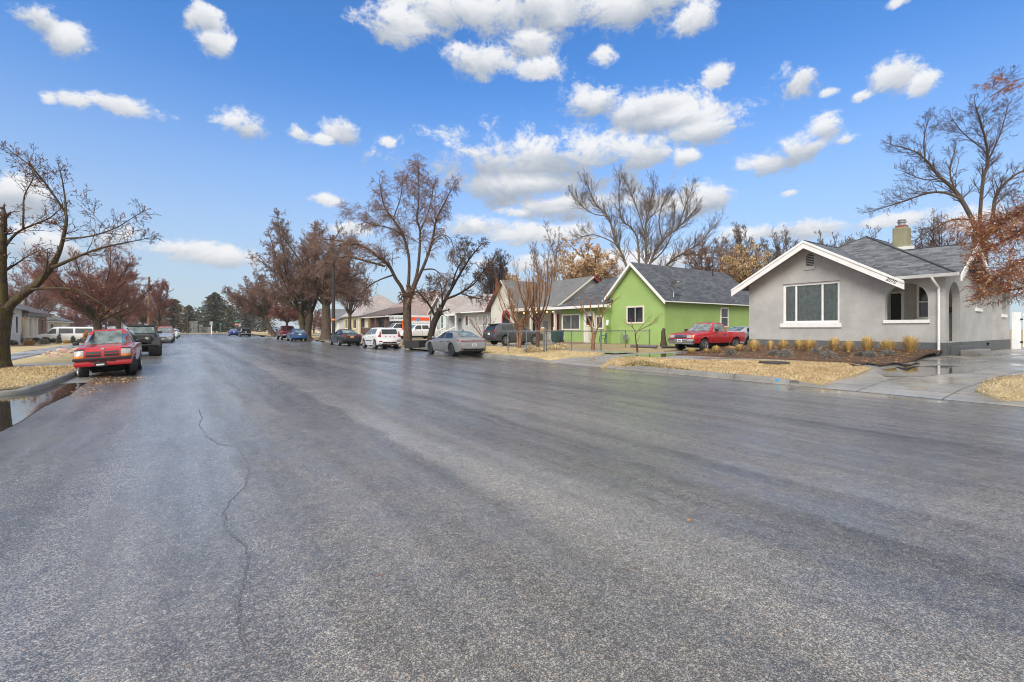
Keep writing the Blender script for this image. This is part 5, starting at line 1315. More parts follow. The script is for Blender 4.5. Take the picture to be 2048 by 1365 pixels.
# -- white boxy hatchback
c = Car('hatchback', 'white boxy hatchback with tall red tail lights and small stickers', 'hatchback', (12.5, 36.2, 0), UP,
        [(2.02, .34, .62, .70, .62, .70, .55), (1.94, .26, .78, .86, .78, .85, .70), (1.65, .24, .92, 1.0, .84, .90, .74), (1.15, .24, .99, 1.08, .85, .91, .75), (.98, .24, 1.01, 1.12, .85, .91, .74), (.42, .24, 1.02, 1.55, .85, .91, .66), (-.1, .24, 1.04, 1.61, .85, .91, .67), (-1.5, .24, 1.10, 1.58, .85, .91, .68), (-1.85, .30, 1.10, 1.50, .84, .90, .68), (-1.98, .36, 1.05, 1.2, .83, .885, .72), (-2.05, .42, .78, .84, .80, .85, .66)], (-1.24, 1.31), .345, 'paint_white', step=.05, rims='metal_grey', rimstyle=7)
c.patch('rear_window', 'car_glass', 'rear', [(-.60, 1.12), (.60, 1.12), (.57, 1.47), (-.57, 1.47)], 6, 3, .014)
c.patch('tail_light', 'red_lens', 'rear', [(.64, .90), (.87, .90), (.82, 1.44), (.66, 1.44)], 3, 5, .016, both=True)
c.patch('reversing_light', 'clear_lens', 'rear', [(.70, 1.06), (.74, 1.06), (.74, 1.26), (.70, 1.26)], 1, 3, .022, both=True)
c.patch('reflector', 'red_lens', 'rear', [(.55, .56), (.82, .56), (.82, .63), (.55, .63)], 3, 1, .018, both=True)
c.patch('rear_bumper', 'black_plastic', 'rear', [(-.62, .30), (.62, .30), (.50, .54), (-.50, .54)], 6, 3, .016); c.plate('rear', .42, 'plate_orange', off=.03)
c.patch('side_window', 'pane_grey', 'side', [(-.30, 1.09), (.78, 1.06), (.45, 1.47), (-.30, 1.50)], 5, 3, .008, both=True); c.patch('side_window', 'pane_grey', 'side', [(-1.35, 1.16), (-.38, 1.09), (-.38, 1.50), (-1.35, 1.49)], 5, 3, .008, both=True)
c.patch('windscreen', 'windscreen', 'front', [(-.66, 1.14), (.66, 1.14), (.56, 1.5), (-.56, 1.5)], 5, 3, .01)
c.mirror(.85, 1.12, 'black_plastic')
for sg in (1,):
    c.door(-.34, .85, .36, 1.03, sg); c.door(-1.25, -.38, .42, 1.05, sg); c.patch('side_strip', 'black_plastic', 'side', [(-.86, .58), (.72, .56), (.72, .63), (-.86, .64)], 6, 1, .014, sg)
for y, z, mt, r_ in ((-.30, .93, 'black_plastic', .055), (.04, .93, 'number_black', .05), (.36, .90, 'pink_decal', .075)):
    hp = c.bvh.ray_cast(Vector((-6, -y, z)), Vector((1, 0, 0)))[0]
    k = M(); nseg = 14
    vs = [(hp.x - .012, -y + q * math.cos(2 * math.pi * i / nseg), z + q * math.sin(2 * math.pi * i / nseg)) for q in (r_, r_ * .55) for i in range(nseg)]
    k.add(vs, [(i, (i + 1) % nseg, (i + 1) % nseg + nseg, i + nseg) for i in range(nseg)]); k.build('sticker', mt, c.root)
# -- silver sedan
c = Car('sedan', 'silver fastback sedan with full width red light bar parked nearest on the right kerb', 'sedan', (12.98, 24.88, 0), UP,
        sedan_st(-2.38, 2.26, 1.42, 1.83, .85, .02, -1.98, 1.06, -.55, -1.05, .92), (-1.36, 1.36), .335, 'paint_silver', step=.045, rims='dark_alloy', rimstyle=6)
sedan_glass(c, 1.42, .85, .02, -1.98, -1.05, .95); c.mirror(.58, 1.02)
c.patch('light_bar', 'red_lens', 'rear', [(-.70, .835), (.70, .835), (.70, .875), (-.70, .875)], 12, 1, .018)
c.patch('tail_light', 'red_lens', 'rear', [(.60, .82), (.85, .85), (.86, .905), (.60, .87)], 5, 2, .02, both=True)
c.patch('tail_light', 'red_lens', 'side', [(-2.30, .85), (-1.95, .91), (-1.95, .93), (-2.30, .91)], 5, 2, .012, both=True)
c.patch('rear_bumper', 'black_plastic', 'rear', [(-.84, .24), (.84, .24), (.76, .44), (-.76, .44)], 8, 3, .016)
c.patch('reflector', 'red_lens', 'rear', [(.52, .44), (.78, .45), (.78, .475), (.52, .465)], 3, 1, .022, both=True)
c.patch('boot_panel', 'metal_grey', 'rear', [(-.66, .88), (.66, .88), (.62, .97), (-.62, .97)], 8, 2, .010)
k = M(); hp = c.bvh.ray_cast(Vector((-6, 0, .935)), Vector((1, 0, 0)))[0]; k.lathe([(0, -.01), (.06, -.008), (.07, .0)], 14, 'X', (hp.x - .02, 0, .935)); k.v = [(x, y * 1.25, z * .72 + .262) for x, y, z in k.v]; k.build('emblem', 'chrome', c.root)
c.plate('rear', .64, 'plate_white', off=.02); c.patch('plate_marks', 'plate_black', 'rear', [(-.11, .615), (.11, .615), (.11, .665), (-.11, .665)], 1, 1, .026)
for sg in (1,):
    c.door(-.42, .72, .32, .92, sg); c.door(-1.30, -.46, .40, .93, sg); c.patch('sill_trim', 'black_plastic', 'side', [(-.95, .22), (.95, .22), (.95, .28), (-.95, .28)], 6, 1, .008, sg)
k = M(); k.cbox((-1.12, 0, 1.44), (.16, .03, .06), 0, .2); k.build('antenna_fin', 'black_plastic', c.root, bevel=.01)
# -- dark grey SUV on the drive
c = Car('suv', 'dark grey SUV on the drive behind the thin orange stemmed trees', 'SUV', (21.1, 30.35, .27), RT, box_st(-2.3, 2.3, 1.68, 1.84, .95, .2, 1.08, 1.04, .28, -1.55, .8, .66, .3), (-1.33, 1.36), .36, 'paint_grey', step=.05, rimstyle=6)
c.patch('rear_window', 'car_glass', 'rear', [(-.62, 1.14), (.62, 1.14), (.52, 1.54), (-.52, 1.54)], 6, 3, .014)
for q in ([(-.4, 1.1), (.66, 1.08), (.24, 1.52), (-.4, 1.54)], [(-1.2, 1.12), (-.48, 1.1), (-.48, 1.54), (-1.2, 1.53)], [(-1.72, 1.2), (-1.28, 1.14), (-1.28, 1.53), (-1.5, 1.5)]): c.patch('side_window', 'car_glass', 'side', q, 5, 3, .008, both=True)
c.patch('tail_light', 'red_lens', 'rear', [(.40, .98), (.86, 1.02), (.86, 1.14), (.52, 1.10)], 5, 2, .016, both=True); c.patch('rear_bumper', 'black_plastic', 'rear', [(-.84, .34), (.84, .34), (.8, .52), (-.8, .52)], 8, 2, .014)
c.patch('reflector', 'red_lens', 'rear', [(.56, .56), (.76, .56), (.76, .61), (.56, .61)], 2, 1, .02, both=True); c.plate('rear', .86, 'plate_white'); c.box('roof_spoiler', 'black_plastic', (-1.95, 0, 1.58), (.3, 1.1, .05), .02)
c.box('sticker', 'amber_lens', (-2.17, .55, 1.08), (.02, .16, .05), .004); c.mirror(.72, 1.14); c.door(-.42, .78, .42, 1.02, -1); c.door(-1.15, -.46, .42, 1.02, -1)
c.patch('sill_trim', 'black_plastic', 'side', [(-.9, .29), (.92, .29), (.92, .40), (-.9, .40)], 6, 1, .008, -1)
# -- white SUV on the next drive
c = Car('suv', 'white SUV with roof rails on the drive behind the big forked tree', 'SUV', (22.9, 53.3, .27), LT, box_st(-2.35, 2.35, 1.78, 1.88, .95, .3, 1.14, 1.1, .36, -1.85, .88, .72), (-1.38, 1.4), .38, 'paint_white', step=.06)
for q in ([(-.2, 1.16), (.78, 1.15), (.38, 1.62), (-.2, 1.63)], [(-1.15, 1.17), (-.3, 1.16), (-.3, 1.63), (-1.1, 1.63)], [(-2.05, 1.22), (-1.35, 1.18), (-1.25, 1.62), (-1.9, 1.6)]): c.patch('side_window', 'car_glass', 'side', q, 5, 3, .01, both=True)
c.patch('windscreen', 'windscreen', 'front', [(-.7, 1.2), (.7, 1.2), (.62, 1.68), (-.62, 1.68)], 5, 3, .01); c.door(-.24, .85, .46, 1.08, 1); c.door(-1.1, -.3, .46, 1.08, 1); front_face(c, .82); c.mirror(.75, 1.22)
k = M(); k.tube([(.3, .62, 1.82), (-1.9, .62, 1.82)], .025, 5); k.build('roof_rail', 'metal_grey', c.root); k = M(); k.tube([(.3, -.62, 1.82), (-1.9, -.62, 1.82)], .025, 5); k.build('roof_rail', 'metal_grey', c.root)
# -- moving truck
c = Car('moving_truck', 'white rental moving truck with orange stripe behind the white boxy hatchback', 'truck', (23.4, 60.5, .27), LT,
        [(2.3, .5, .9, .96, .8, .88, .7), (2.2, .42, 1.1, 1.16, .88, .95, .8), (1.5, .42, 1.2, 1.3, .92, 1.0, .86), (1.2, .42, 1.2, 1.38, .92, 1.0, .84), (.62, .42, 1.22, 2.0, .92, 1.0, .78), (.2, .42, 1.22, 2.05, .92, 1.0, .8), (-.3, .42, 1.22, 2.05, .92, 1.0, .8), (-.36, .5, 1.0, 1.2, .5, .5, .45), (-3.6, .5, .8, .85, .5, .5, .45)], (-2.3, 1.6), .39, 'paint_white', step=.1, smooth=0)
c.patch('windscreen', 'windscreen', 'front', [(-.78, 1.4), (.78, 1.4), (.7, 1.92), (-.7, 1.92)], 5, 3, .01); c.patch('side_window', 'car_glass', 'side', [(-.1, 1.32), (1.12, 1.34), (.66, 1.85), (-.1, 1.88)], 5, 3, .01, both=True)
m = M(); m.box(-4.0, -.42, -1.1, 1.1, .75, 3.0); m.box(-.42, .9, -1.05, 1.05, 2.2, 2.98); bx = m.build('cargo_box', 'paint_white', c.root, bevel=.03)
k = M(); k.box(-3.9, -.5, 1.105, 1.115, 2.3, 2.75); k.box(-.50, .0, 1.115, 1.125, .9, 2.3); k.build('stripe', 'orange_stripe', bx)
text('truck_lettering', 'U-HAUL', .42, 'number_black', bx, Vector((.915, 0, 2.6)), basis((0, 1, 0), (0, 0, 1)))
text('truck_lettering', 'U-HAUL', .40, 'number_black', bx, Vector((.22, 1.065, 2.6)), basis((-1, 0, 0), (0, 0, 1)))
k = M(); k.lathe([(0, .0), (.22, .0)], 10, 'Y', (-2.2, 1.13, 2.45)); k.build('decal', 'blue_mark', bx); c.mirror(1.0, 1.5, 'black_plastic')
# -- red pickup on the driveway
c = Car('pickup_truck', 'small bright red pickup with chrome bumper on the driveway by the green house', 'pickup truck', (25.75, 16.75, .24), R(178),
        [(2.5, .55, .82, .86, .74, .80, .66), (2.43, .46, .93, .97, .82, .88, .76), (2.1, .44, .99, 1.04, .85, .90, .78), (1.15, .44, 1.05, 1.12, .86, .91, .79), (.95, .44, 1.06, 1.16, .86, .91, .78), (.35, .44, 1.08, 1.62, .86, .91, .64), (.0, .44, 1.08, 1.66, .86, .91, .65), (-.50, .44, 1.08, 1.62, .86, .91, .65), (-.62, .44, 1.08, 1.12, .86, .90, .82, .30), (-.8, .44, 1.06, 1.11, .80, .85, .78, .32), (-1.0, .46, 1.06, 1.11, .86, .92, .80, .32), (-1.5, .46, 1.06, 1.11, .88, .94, .80, .32), (-2.05, .48, 1.05, 1.1, .86, .90, .80, .32), (-2.42, .5, 1.05, 1.1, .84, .87, .8, .3), (-2.47, .5, 1.05, 1.10, .82, .85, .76, 0), (-2.52, .6, .95, 1.0, .78, .8, .7, 0)], (-1.48, 1.5), .35, 'paint_red2', width_t=.24, arch=.075, smooth=1, step=.045)
c.patch('windscreen', 'windscreen', 'front', [(-.70, 1.16), (.70, 1.16), (.58, 1.57), (-.58, 1.57)], 8, 4, .008)
c.patch('side_window', 'windscreen', 'side', [(-.42, 1.12), (.72, 1.12), (.34, 1.56), (-.40, 1.56)], 6, 3, .008, both=True); c.patch('rear_window', 'car_glass', 'rear', [(-.58, 1.2), (.58, 1.2), (.54, 1.54), (-.54, 1.54)], 5, 3, .012)
c.patch('headlight', 'clear_lens', 'front', [(.42, .77), (.70, .77), (.70, .92), (.42, .92)], 4, 2, .018, both=True)
c.patch('indicator', 'amber_lens', 'front', [(.71, .78), (.84, .78), (.84, .92), (.71, .92)], 3, 2, .018, both=True)
gl = c.patch('grille', 'black_plastic', 'front', [(-.40, .76), (.40, .76), (.40, .93), (-.40, .93)], 5, 3, .016)[0]
for z in (.77, .815, .86, .905): c.patch('grille_bar', 'chrome', 'front', [(-.40, z - .010), (.40, z - .010), (.40, z + .010), (-.40, z + .010)], 5, 1, .026, parent=gl)
k = M(); k.lathe([(0, .012), (.05, .01), (.055, 0)], 16, 'X', (2.52, 0, .845)); k.v = [(x, y * 2.0, (z - .845) * 1.0 + .845) for x, y, z in k.v]; k.build('grille_emblem', 'plate_marks', c.root)
c.box('front_bumper', 'chrome', (2.50, 0, .62), (.2, 1.72, .19), .04); c.box('bumper_lower', 'metal_grey', (2.44, 0, .47), (.2, 1.60, .12), .03)
c.box('licence_plate', 'plate_white', (2.612, .0, .60), (.015, .32, .17), .004); c.box('plate_marks', 'plate_marks', (2.622, 0, .595), (.006, .22, .07), .002)
c.mirror(.66, 1.2, 'black_plastic'); c.door(-.46, .82, .52, 1.06, 1, -.36); c.door(-.46, .82, .52, 1.06, -1, -.36); c.box('rear_bumper', 'chrome', (-2.54, 0, .62), (.14, 1.6, .14), .03)
c.patch('tail_light', 'red_lens', 'rear', [(.64, .8), (.78, .8), (.78, 1.0), (.64, 1.0)], 2, 3, .012, both=True)
for y in (-.3, .22): k = M(); k.tube([(1.0, y, 1.165), (.92, y + .36, 1.19)], .012, 5); k.build('wiper', 'black_plastic', c.root)
# -- white sedan behind it
c = Car('sedan', 'white sedan with one red tail light showing behind the red pickup', 'sedan', (32.6, 18.2, .28), RT, sedan_st(-2.35, 2.25, 1.42, 1.8), (-1.34, 1.36), .32, 'paint_white', step=.06)
sedan_glass(c, 1.42); rear_kit(c, [(.50, .70), (.82, .72), (.82, .90), (.56, .88)], .62); c.mirror(.6, 1.02)

# ================================================================== TREES
trnd = random.Random(21)
def U(a, b_): return trnd.uniform(a, b_)
def rvec():
    while True:
        v = Vector((U(-1, 1), U(-1, 1), U(-1, 1)))
        if .05 < v.length < 1: return v.normalized()
def smooth_line(pts, rad, k=4):                 # Catmull-Rom through the traced points
    P = [Vector(p) for p in pts]; out = []; rr = []
    for i in range(len(P) - 1):
        p0, p1, p2, p3 = P[max(i - 1, 0)], P[i], P[i + 1], P[min(i + 2, len(P) - 1)]
        for j in range(k):
            t_ = j / k
            out.append(.5 * ((2 * p1) + (p2 - p0) * t_ + (2 * p0 - 5 * p1 + 4 * p2 - p3) * t_ ** 2 + (3 * p1 - p0 - 3 * p2 + p3) * t_ ** 3))
            rr.append(rad[i] + (rad[i + 1] - rad[i]) * t_)
    out.append(P[-1]); rr.append(rad[-1])
    return out, rr
def tubes_np(L, sides):
    """L: list of (points, radii); every branch becomes a tapering tube"""
    by = {}
    for p, r in L: by.setdefault(len(p), []).append((p, r))
    VV = []; FF = []; o = 0
    for n, items in by.items():
        P = np.array([[tuple(q) for q in p] for p, _ in items], dtype=np.float64); Rr = np.array([r for _, r in items])
        B = len(items)
        D = np.empty_like(P); D[:, 1:-1] = P[:, 2:] - P[:, :-2]; D[:, 0] = P[:, 1] - P[:, 0]; D[:, -1] = P[:, -1] - P[:, -2]
        D /= np.linalg.norm(D, axis=2, keepdims=True) + 1e-9
        m0 = D.mean(axis=1, keepdims=True)
        ref = np.where(np.abs(m0[..., 2:3]) < .75, np.array([0, 0, 1.0]), np.array([1.0, .2, 0]))
        E1 = np.cross(D, np.broadcast_to(ref, D.shape)); E1 /= np.linalg.norm(E1, axis=2, keepdims=True) + 1e-9
        E2 = np.cross(D, E1)
        an = np.arange(sides) * 2 * np.pi / sides
        V = P[:, :, None, :] + (E1[:, :, None, :] * np.cos(an)[None, None, :, None] + E2[:, :, None, :] * np.sin(an)[None, None, :, None]) * Rr[:, :, None, None]
        VV.append(V.reshape(-1, 3))
        b_, i, k = np.meshgrid(np.arange(B), np.arange(n - 1), np.arange(sides), indexing='ij')
        a = o + (b_ * n + i) * sides + k; c = o + (b_ * n + i) * sides + (k + 1) % sides
        FF.append(np.stack([a, c, c + sides, a + sides], -1).reshape(-1, 4))
        o += B * n * sides
    return np.concatenate(VV), np.concatenate(FF)
def grow(out, p, d, L, r, lvl, cfg, tips):
    n = cfg['seg'][min(lvl, len(cfg['seg']) - 1)]
    up = cfg['up'][min(lvl, len(cfg['up']) - 1)]; wob = cfg['wob']
    pts = [p.copy()]; rad = [r]; d = d.copy(); q = p.copy()
    for i in range(n):
        d = (d + rvec() * wob + Vector((0, 0, up)) / n).normalized()
        q = q + d * (L / n)
        if q.z < .25: q.z = .25
        pts.append(q.copy()); rad.append(max(cfg['rt'], r * (1 - .8 * (i + 1) / n)))
    out[lvl].append((pts, rad))
    if lvl + 1 < len(cfg['n']):
        kids = cfg['n'][lvl + 1]; kids = int(kids) + (1 if U(0, 1) < kids - int(kids) else 0)
        for k in range(kids):
            f = U(.2, 1.0); i = min(int(f * n), n - 1); t_ = f * n - i
            s = pts[i].lerp(pts[i + 1], t_)
            ax = (pts[i + 1] - pts[i]).normalized()
            side = (rvec() - ax * 0).normalized(); side = (side - ax * side.dot(ax)).normalized()
            a = cfg['ang'] * U(.6, 1.3)
            nd = (ax * math.cos(a) + side * math.sin(a)).normalized()
            grow(out, s, nd, L * cfg['ratio'] * U(.6, 1.25) * (1.15 - .5 * f), max(cfg['rt'], r * .5), lvl + 1, cfg, tips)
    else: tips.append(pts)
LIMB = .6
DENS = 2.6
CFG = dict(seg=[5, 4, 3], up=[.35, .25, .1], wob=.20, n=[0, 6, 5], ratio=.5, ang=R(42), rt=.010)
def cfg(**k): c = dict(CFG); c.update(k); return c
def leafquads(tips, n, size):
    V = []; F = []
    for _ in range(n):
        pts = tips[trnd.randrange(len(tips))]; i = trnd.randrange(len(pts) - 1)
        p = pts[i].lerp(pts[i + 1], U(0, 1)) + rvec() * size * .8
        a = rvec(); b_ = a.cross(rvec()).normalized(); s = size * U(.6, 1.4); o = len(V)
        V += [tuple(p - a * s), tuple(p - b_ * s * .45), tuple(p + a * s), tuple(p + b_ * s * .45)]
        F.append((o, o + 1, o + 2, o + 3))
    return V, F
def finish(name, label, base, trunks, out, tips, barkm, twigm, leaf=None, nleaf=0, lsize=.05, group=None, cat='tree', sides=8):
    t_ = thing(name, label, cat, base, 0, group)
    B = np.array(tuple(base))
    V, F = tubes_np(trunks, sides); V = V - B
    o = fastmesh('trunk', V, F, barkm, t_); o.data.shade_smooth()
    lists = [x for x in out if x]
    if lists:
        VV = []; FF = []; k = 0
        for i, x in enumerate(lists):
            V, F = tubes_np(x, 4 if i == 0 else 3); VV.append(V); FF.append(F + k); k += len(V)
        fastmesh('crown', np.concatenate(VV) - B, np.concatenate(FF), twigm, t_)
    if leaf and nleaf:
        V, F = leafquads(tips, nleaf, lsize); fastmesh('leaves', np.array(V) - B, F, leaf, t_)
    return t_
def sprout(limbs, c, tips, per_m, l0, start=.15, r0=.35):
    out = [[] for _ in range(6)]
    for pts, rad, st_ in limbs:
        seg = [(pts[i + 1] - pts[i]).length for i in range(len(pts) - 1)]; tot = sum(seg)
        n = int(tot * (1 - st_) * per_m * DENS + U(0, 1))
        for _ in range(n):
            f = st_ + (1 - st_) * U(0, 1) ** .8; x = f * tot; i = 0
            while i < len(seg) - 1 and x > seg[i]: x -= seg[i]; i += 1
            s = pts[i].lerp(pts[i + 1], min(1, x / max(seg[i], 1e-6)))
            ax = (pts[i + 1] - pts[i]).normalized(); side = rvec(); side = (side - ax * side.dot(ax)).normalized()
            a = c['ang'] * U(.7, 1.3)
            nd = (ax * math.cos(a) + side * math.sin(a)).normalized()
            grow(out, s, nd, l0 * U(.55, 1.25) * (1.25 - .62 * f), max(c['rt'], rad[i] * r0), 0, c, tips)
        # leader twig at the limb's end
        grow(out, pts[-1], (pts[-1] - pts[-2]).normalized(), l0 * .55, max(c['rt'], rad[-1]), 0, c, tips)
    return out
def traced(name, label, d0, limbs, barkm, twigm, c, per_m, l0, base_uv=None, z0=.15, leaf=None, nleaf=0, lsize=.05, start=.15, extra=0, group=None, cat='tree', sides=9, spread=.25, limb=None):
    """limbs: lists of (u, v, radius_px[, depth offset]) traced over the photograph and set at depth d0"""
    px = d0 / 950
    L = []; tips = []; tr = []
    for li, P in enumerate(limbs):
        off_end = U(-1, 1) * spread if li else 0
        n = len(P); tot = sum(math.dist(P[i][:2], P[i + 1][:2]) for i in range(n - 1)) * px; acc = 0
        pts = []; rad = []
        for i, q in enumerate(P):
            if i: acc += math.dist(P[i][:2], P[i - 1][:2]) * px
            dd = q[3] if len(q) > 3 else off_end * acc
            pts.append(at(q[0], q[1], d0 + dd)); rad.append(q[2] * px * (.92 if li == 0 else (limb or LIMB)))
        if li == 0: pts[0].z = z0; rad[0] *= 1.08
        a, b_ = smooth_line(pts, rad)
        tr.append((a, b_)); L.append((a, b_, start if li else .75))
    base = tr[0][0][0].copy()
    # limbs towards and away from the street that the photograph sees end-on
    for k in range(extra):
        src = tr[trnd.randrange(len(tr))]; i = trnd.randrange(len(src[0]) // 3, len(src[0]) - 1)
        s = src[0][i]; sg = 1 if k % 2 else -1
        d = (Vector((SY, CY, 0)) * sg * U(.5, 1.0) + Vector((CY, -SY, 0)) * U(-.5, .5) + Vector((0, 0, U(.0, .45)))).normalized()
        ln = l0 * U(1.1, 1.7); pts = [s]; q = s.copy()
        for j in range(5): d = (d + rvec() * .2 + Vector((0, 0, .05))).normalized(); q = q + d * ln / 5; pts.append(q.copy())
        rad = [src[1][i] * .5 * (1 - .17 * j) for j in range(6)]
        tr.append((pts, rad)); L.append((pts, rad, start))
    # trunk base flare
    tr.append(([base + Vector((0, 0, -.15)), base + Vector((0, 0, .06)), base + Vector((0, 0, .5))], [tr[0][1][0] * 1.3, tr[0][1][0] * 1.08, tr[0][1][0] * .8]))
    out = sprout(L, c, tips, per_m, l0) if per_m else [[]]
    return finish(name, label, base, tr, out, tips, barkm, twigm, leaf, nleaf, lsize, group, cat, sides)
def auto(name, label, u, d, z0, fork_v, cu, cv, ru, rv, nl, r0, barkm, twigm, c, per_m, l0, leaf=None, nleaf=0, lsize=.05, group=None, lean=0, depth=1.0, inner=.35, cat='tree', trunks=1, lowest=-.35):
    """tree grown to fill an ellipsoid crown standing at depth d"""
    px = d / 950
    base = at(u, 657, d); base.z = z0
    fork = at(u + lean, fork_v, d); C = at(cu, cv, d); rx, rz = ru * px, rv * px
    tr = []; L = []; tips = []
    for k in range(trunks):
        f2 = fork + Vector((CY, -SY, 0)) * (k - (trunks - 1) / 2) * r0 * 3
        mid = base.lerp(f2, .5) + rvec() * r0 * .3
        tr.append(smooth_line([base + Vector((CY, -SY, 0)) * (k - (trunks - 1) / 2) * r0 * .9, mid, f2], [r0 * 1.25, r0, r0 * .85]))
    for k in range(nl):
        a = 2 * math.pi * (k + U(-.3, .3)) / nl; e = U(lowest, 1); h_ = math.sqrt(max(0, 1 - e * e)) * U(.65, 1.0)
        tgt = C + Vector((math.cos(a) * rx * h_, math.sin(a) * rx * h_ * depth, e * rz * U(.75, 1.0)))
        src = tr[k % trunks][0][-1] - Vector((0, 0, U(0, .25) * (fork.z - base.z) * .5))
        midp = src.lerp(tgt, .5) + rvec() * (tgt - src).length * .12 + Vector((0, 0, rz * .06))
        p, r_ = smooth_line([src, midp, tgt], [r0 * U(.3, .48), r0 * .2, max(c['rt'] * 1.3, r0 * .06)], 5)
        tr.append((p, r_)); L.append((p, r_, inner))
    tr.append(([base + Vector((0, 0, -.3)), base + Vector((0, 0, .05)), base + Vector((0, 0, r0 * 1.6))], [r0 * 2.0 * (1 + .5 * (trunks - 1)), r0 * 1.6 * (1 + .4 * (trunks - 1)), r0 * 1.0]))
    out = sprout(L, c, tips, per_m, l0)
    return finish(name, label, base, tr, out, tips, barkm, twigm, leaf, nleaf, lsize, group, cat)

# -- near tree on the left with its mossy trunk cut by the frame
traced('street_tree', 'nearest left tree, thick mossy dark trunk with bare limbs reaching over the verge', 16.63, [
    [(-7, 737, 22), (-6, 690, 20), (-3, 650, 20), (2, 615, 20)],
    [(8, 615, 16), (6, 570, 13), (6, 520, 11), (7, 470, 10), (8, 432, 9)],
    [(14, 618, 17), (40, 594, 15), (72, 570, 13), (100, 540, 11), (114, 515, 9), (124, 487, 7), (133, 437, 5.5), (122, 412, 4.2), (86, 361, 3.2), (54, 327, 2.2), (18, 300, 1.2)],
    [(133, 440, 4), (131, 404, 3.2), (124, 358, 2.2), (119, 336, 1.1)],
    [(104, 536, 8), (130, 525, 6.5), (154, 514, 5), (201, 497, 3.6), (251, 486, 2.3), (296, 477, 1)],
    [(127, 478, 4), (180, 473, 3), (230, 457, 2), (262, 438, 1.4), (284, 424, .8)],
    [(6, 500, 6), (20, 480, 5), (40, 462, 4.2), (72, 448, 3.5), (100, 436, 2.4), (118, 420, 1.2)],
    [(46, 458, 4), (47, 425, 3.2), (49, 392, 2.6), (66, 356, 1.8), (60, 330, 1)],
    [(72, 573, 6), (90, 545, 4), (95, 520, 2.2)],
    [(60, 580, 6), (100, 577, 5), (150, 580, 3.6), (190, 600, 2.2), (215, 615, 1.2)],
    [(8, 560, 5), (-60, 520, 4.5), (-120, 470, 3.2), (-180, 420, 2)], [(4, 600, 9), (-70, 560, 7), (-140, 520, 5), (-200, 470, 3)],
    [(8, 545, 4), (30, 530, 3), (60, 510, 2), (84, 500, 1.2)], [(6, 440, 4), (20, 426, 2.6), (36, 424, 1.4)]],
    'bark_dark', 'twig_dark', cfg(seg=[5, 4, 3], n=[0, 3.6, 2.2], rt=.0048, ratio=.55, up=[.25, .2, .1], ang=R(48), wob=.24), 4.2, .72, leaf='leaf_rust', nleaf=2600, lsize=.03, extra=6, start=.3, spread=.3, limb=.5)
# -- maple behind the red SUV and the row beyond it
auto('street_tree', 'spreading vase shaped tree with reddish twigs behind the red SUV', 194, 45, .0, 640, 185, 570, 112, 88, 24, .33, 'bark_dark', 'twig_red', cfg(n=[0, 6, 4.5], rt=.0085, up=[.3, .2, .1], ang=R(34), wob=.16), 3.4, 1.25, leaf='leaf_rust', nleaf=1300, lsize=.055, lowest=-.25, inner=.15)
auto('street_tree', 'hazy reddish bare tree to the left of the wooden utility pole', 238, 74, -.1, 638, 236, 602, 58, 56, 16, .30, 'bark_dark', 'twig_red', cfg(n=[0, 6, 5], rt=.014, ang=R(36)), 2.6, 1.7, lowest=-.6, inner=.2)
auto('street_tree', 'upright reddish bare tree just right of the wooden utility pole', 318, 92, -.1, 640, 318, 612, 24, 48, 14, .26, 'bark_dark', 'twig_red', cfg(n=[0, 6, 5], rt=.016, ang=R(30), up=[.6, .4, .2]), 2.6, 1.7, lowest=-.7, inner=.2)
auto('street_tree', 'low reddish tree behind the wooden utility pole', 285, 105, -.1, 645, 282, 618, 34, 40, 14, .28, 'bark_dark', 'twig_red', cfg(n=[0, 6, 5], rt=.018, ang=R(36)), 2.2, 1.9, lowest=-.7, inner=.2)
auto('street_tree', 'broad bare tree rising behind the roofs of the left houses', 60, 96, -.3, 640, 66, 590, 92, 46, 18, .4, 'bark_dark', 'twig_red', cfg(n=[0, 6, 4], rt=.018, ang=R(36)), 1.8, 2.2, lowest=-.3, inner=.2)
for u, d, lab in ((150, 118, 'low bare thicket of brown shrubs beyond the white van'), (212, 125, 'reddish thicket closing the gap beyond the spreading tree'), (262, 130, 'low brown thicket left of the wooden pole'), (628, 118, 'brown thicket showing between the gnarled trunks'), (300, 140, 'low reddish thicket right of the wooden pole')):
    auto('thicket', lab, u, d, -.2 if u < 400 else .2, 650, u, 640, 40, 20, 12, .16, 'bark_red', 'twig_red', cfg(n=[0, 7, 5], rt=.022, ang=R(44)), 2.0, 1.9, inner=.05, lowest=-.9, group='thickets behind the street trees')
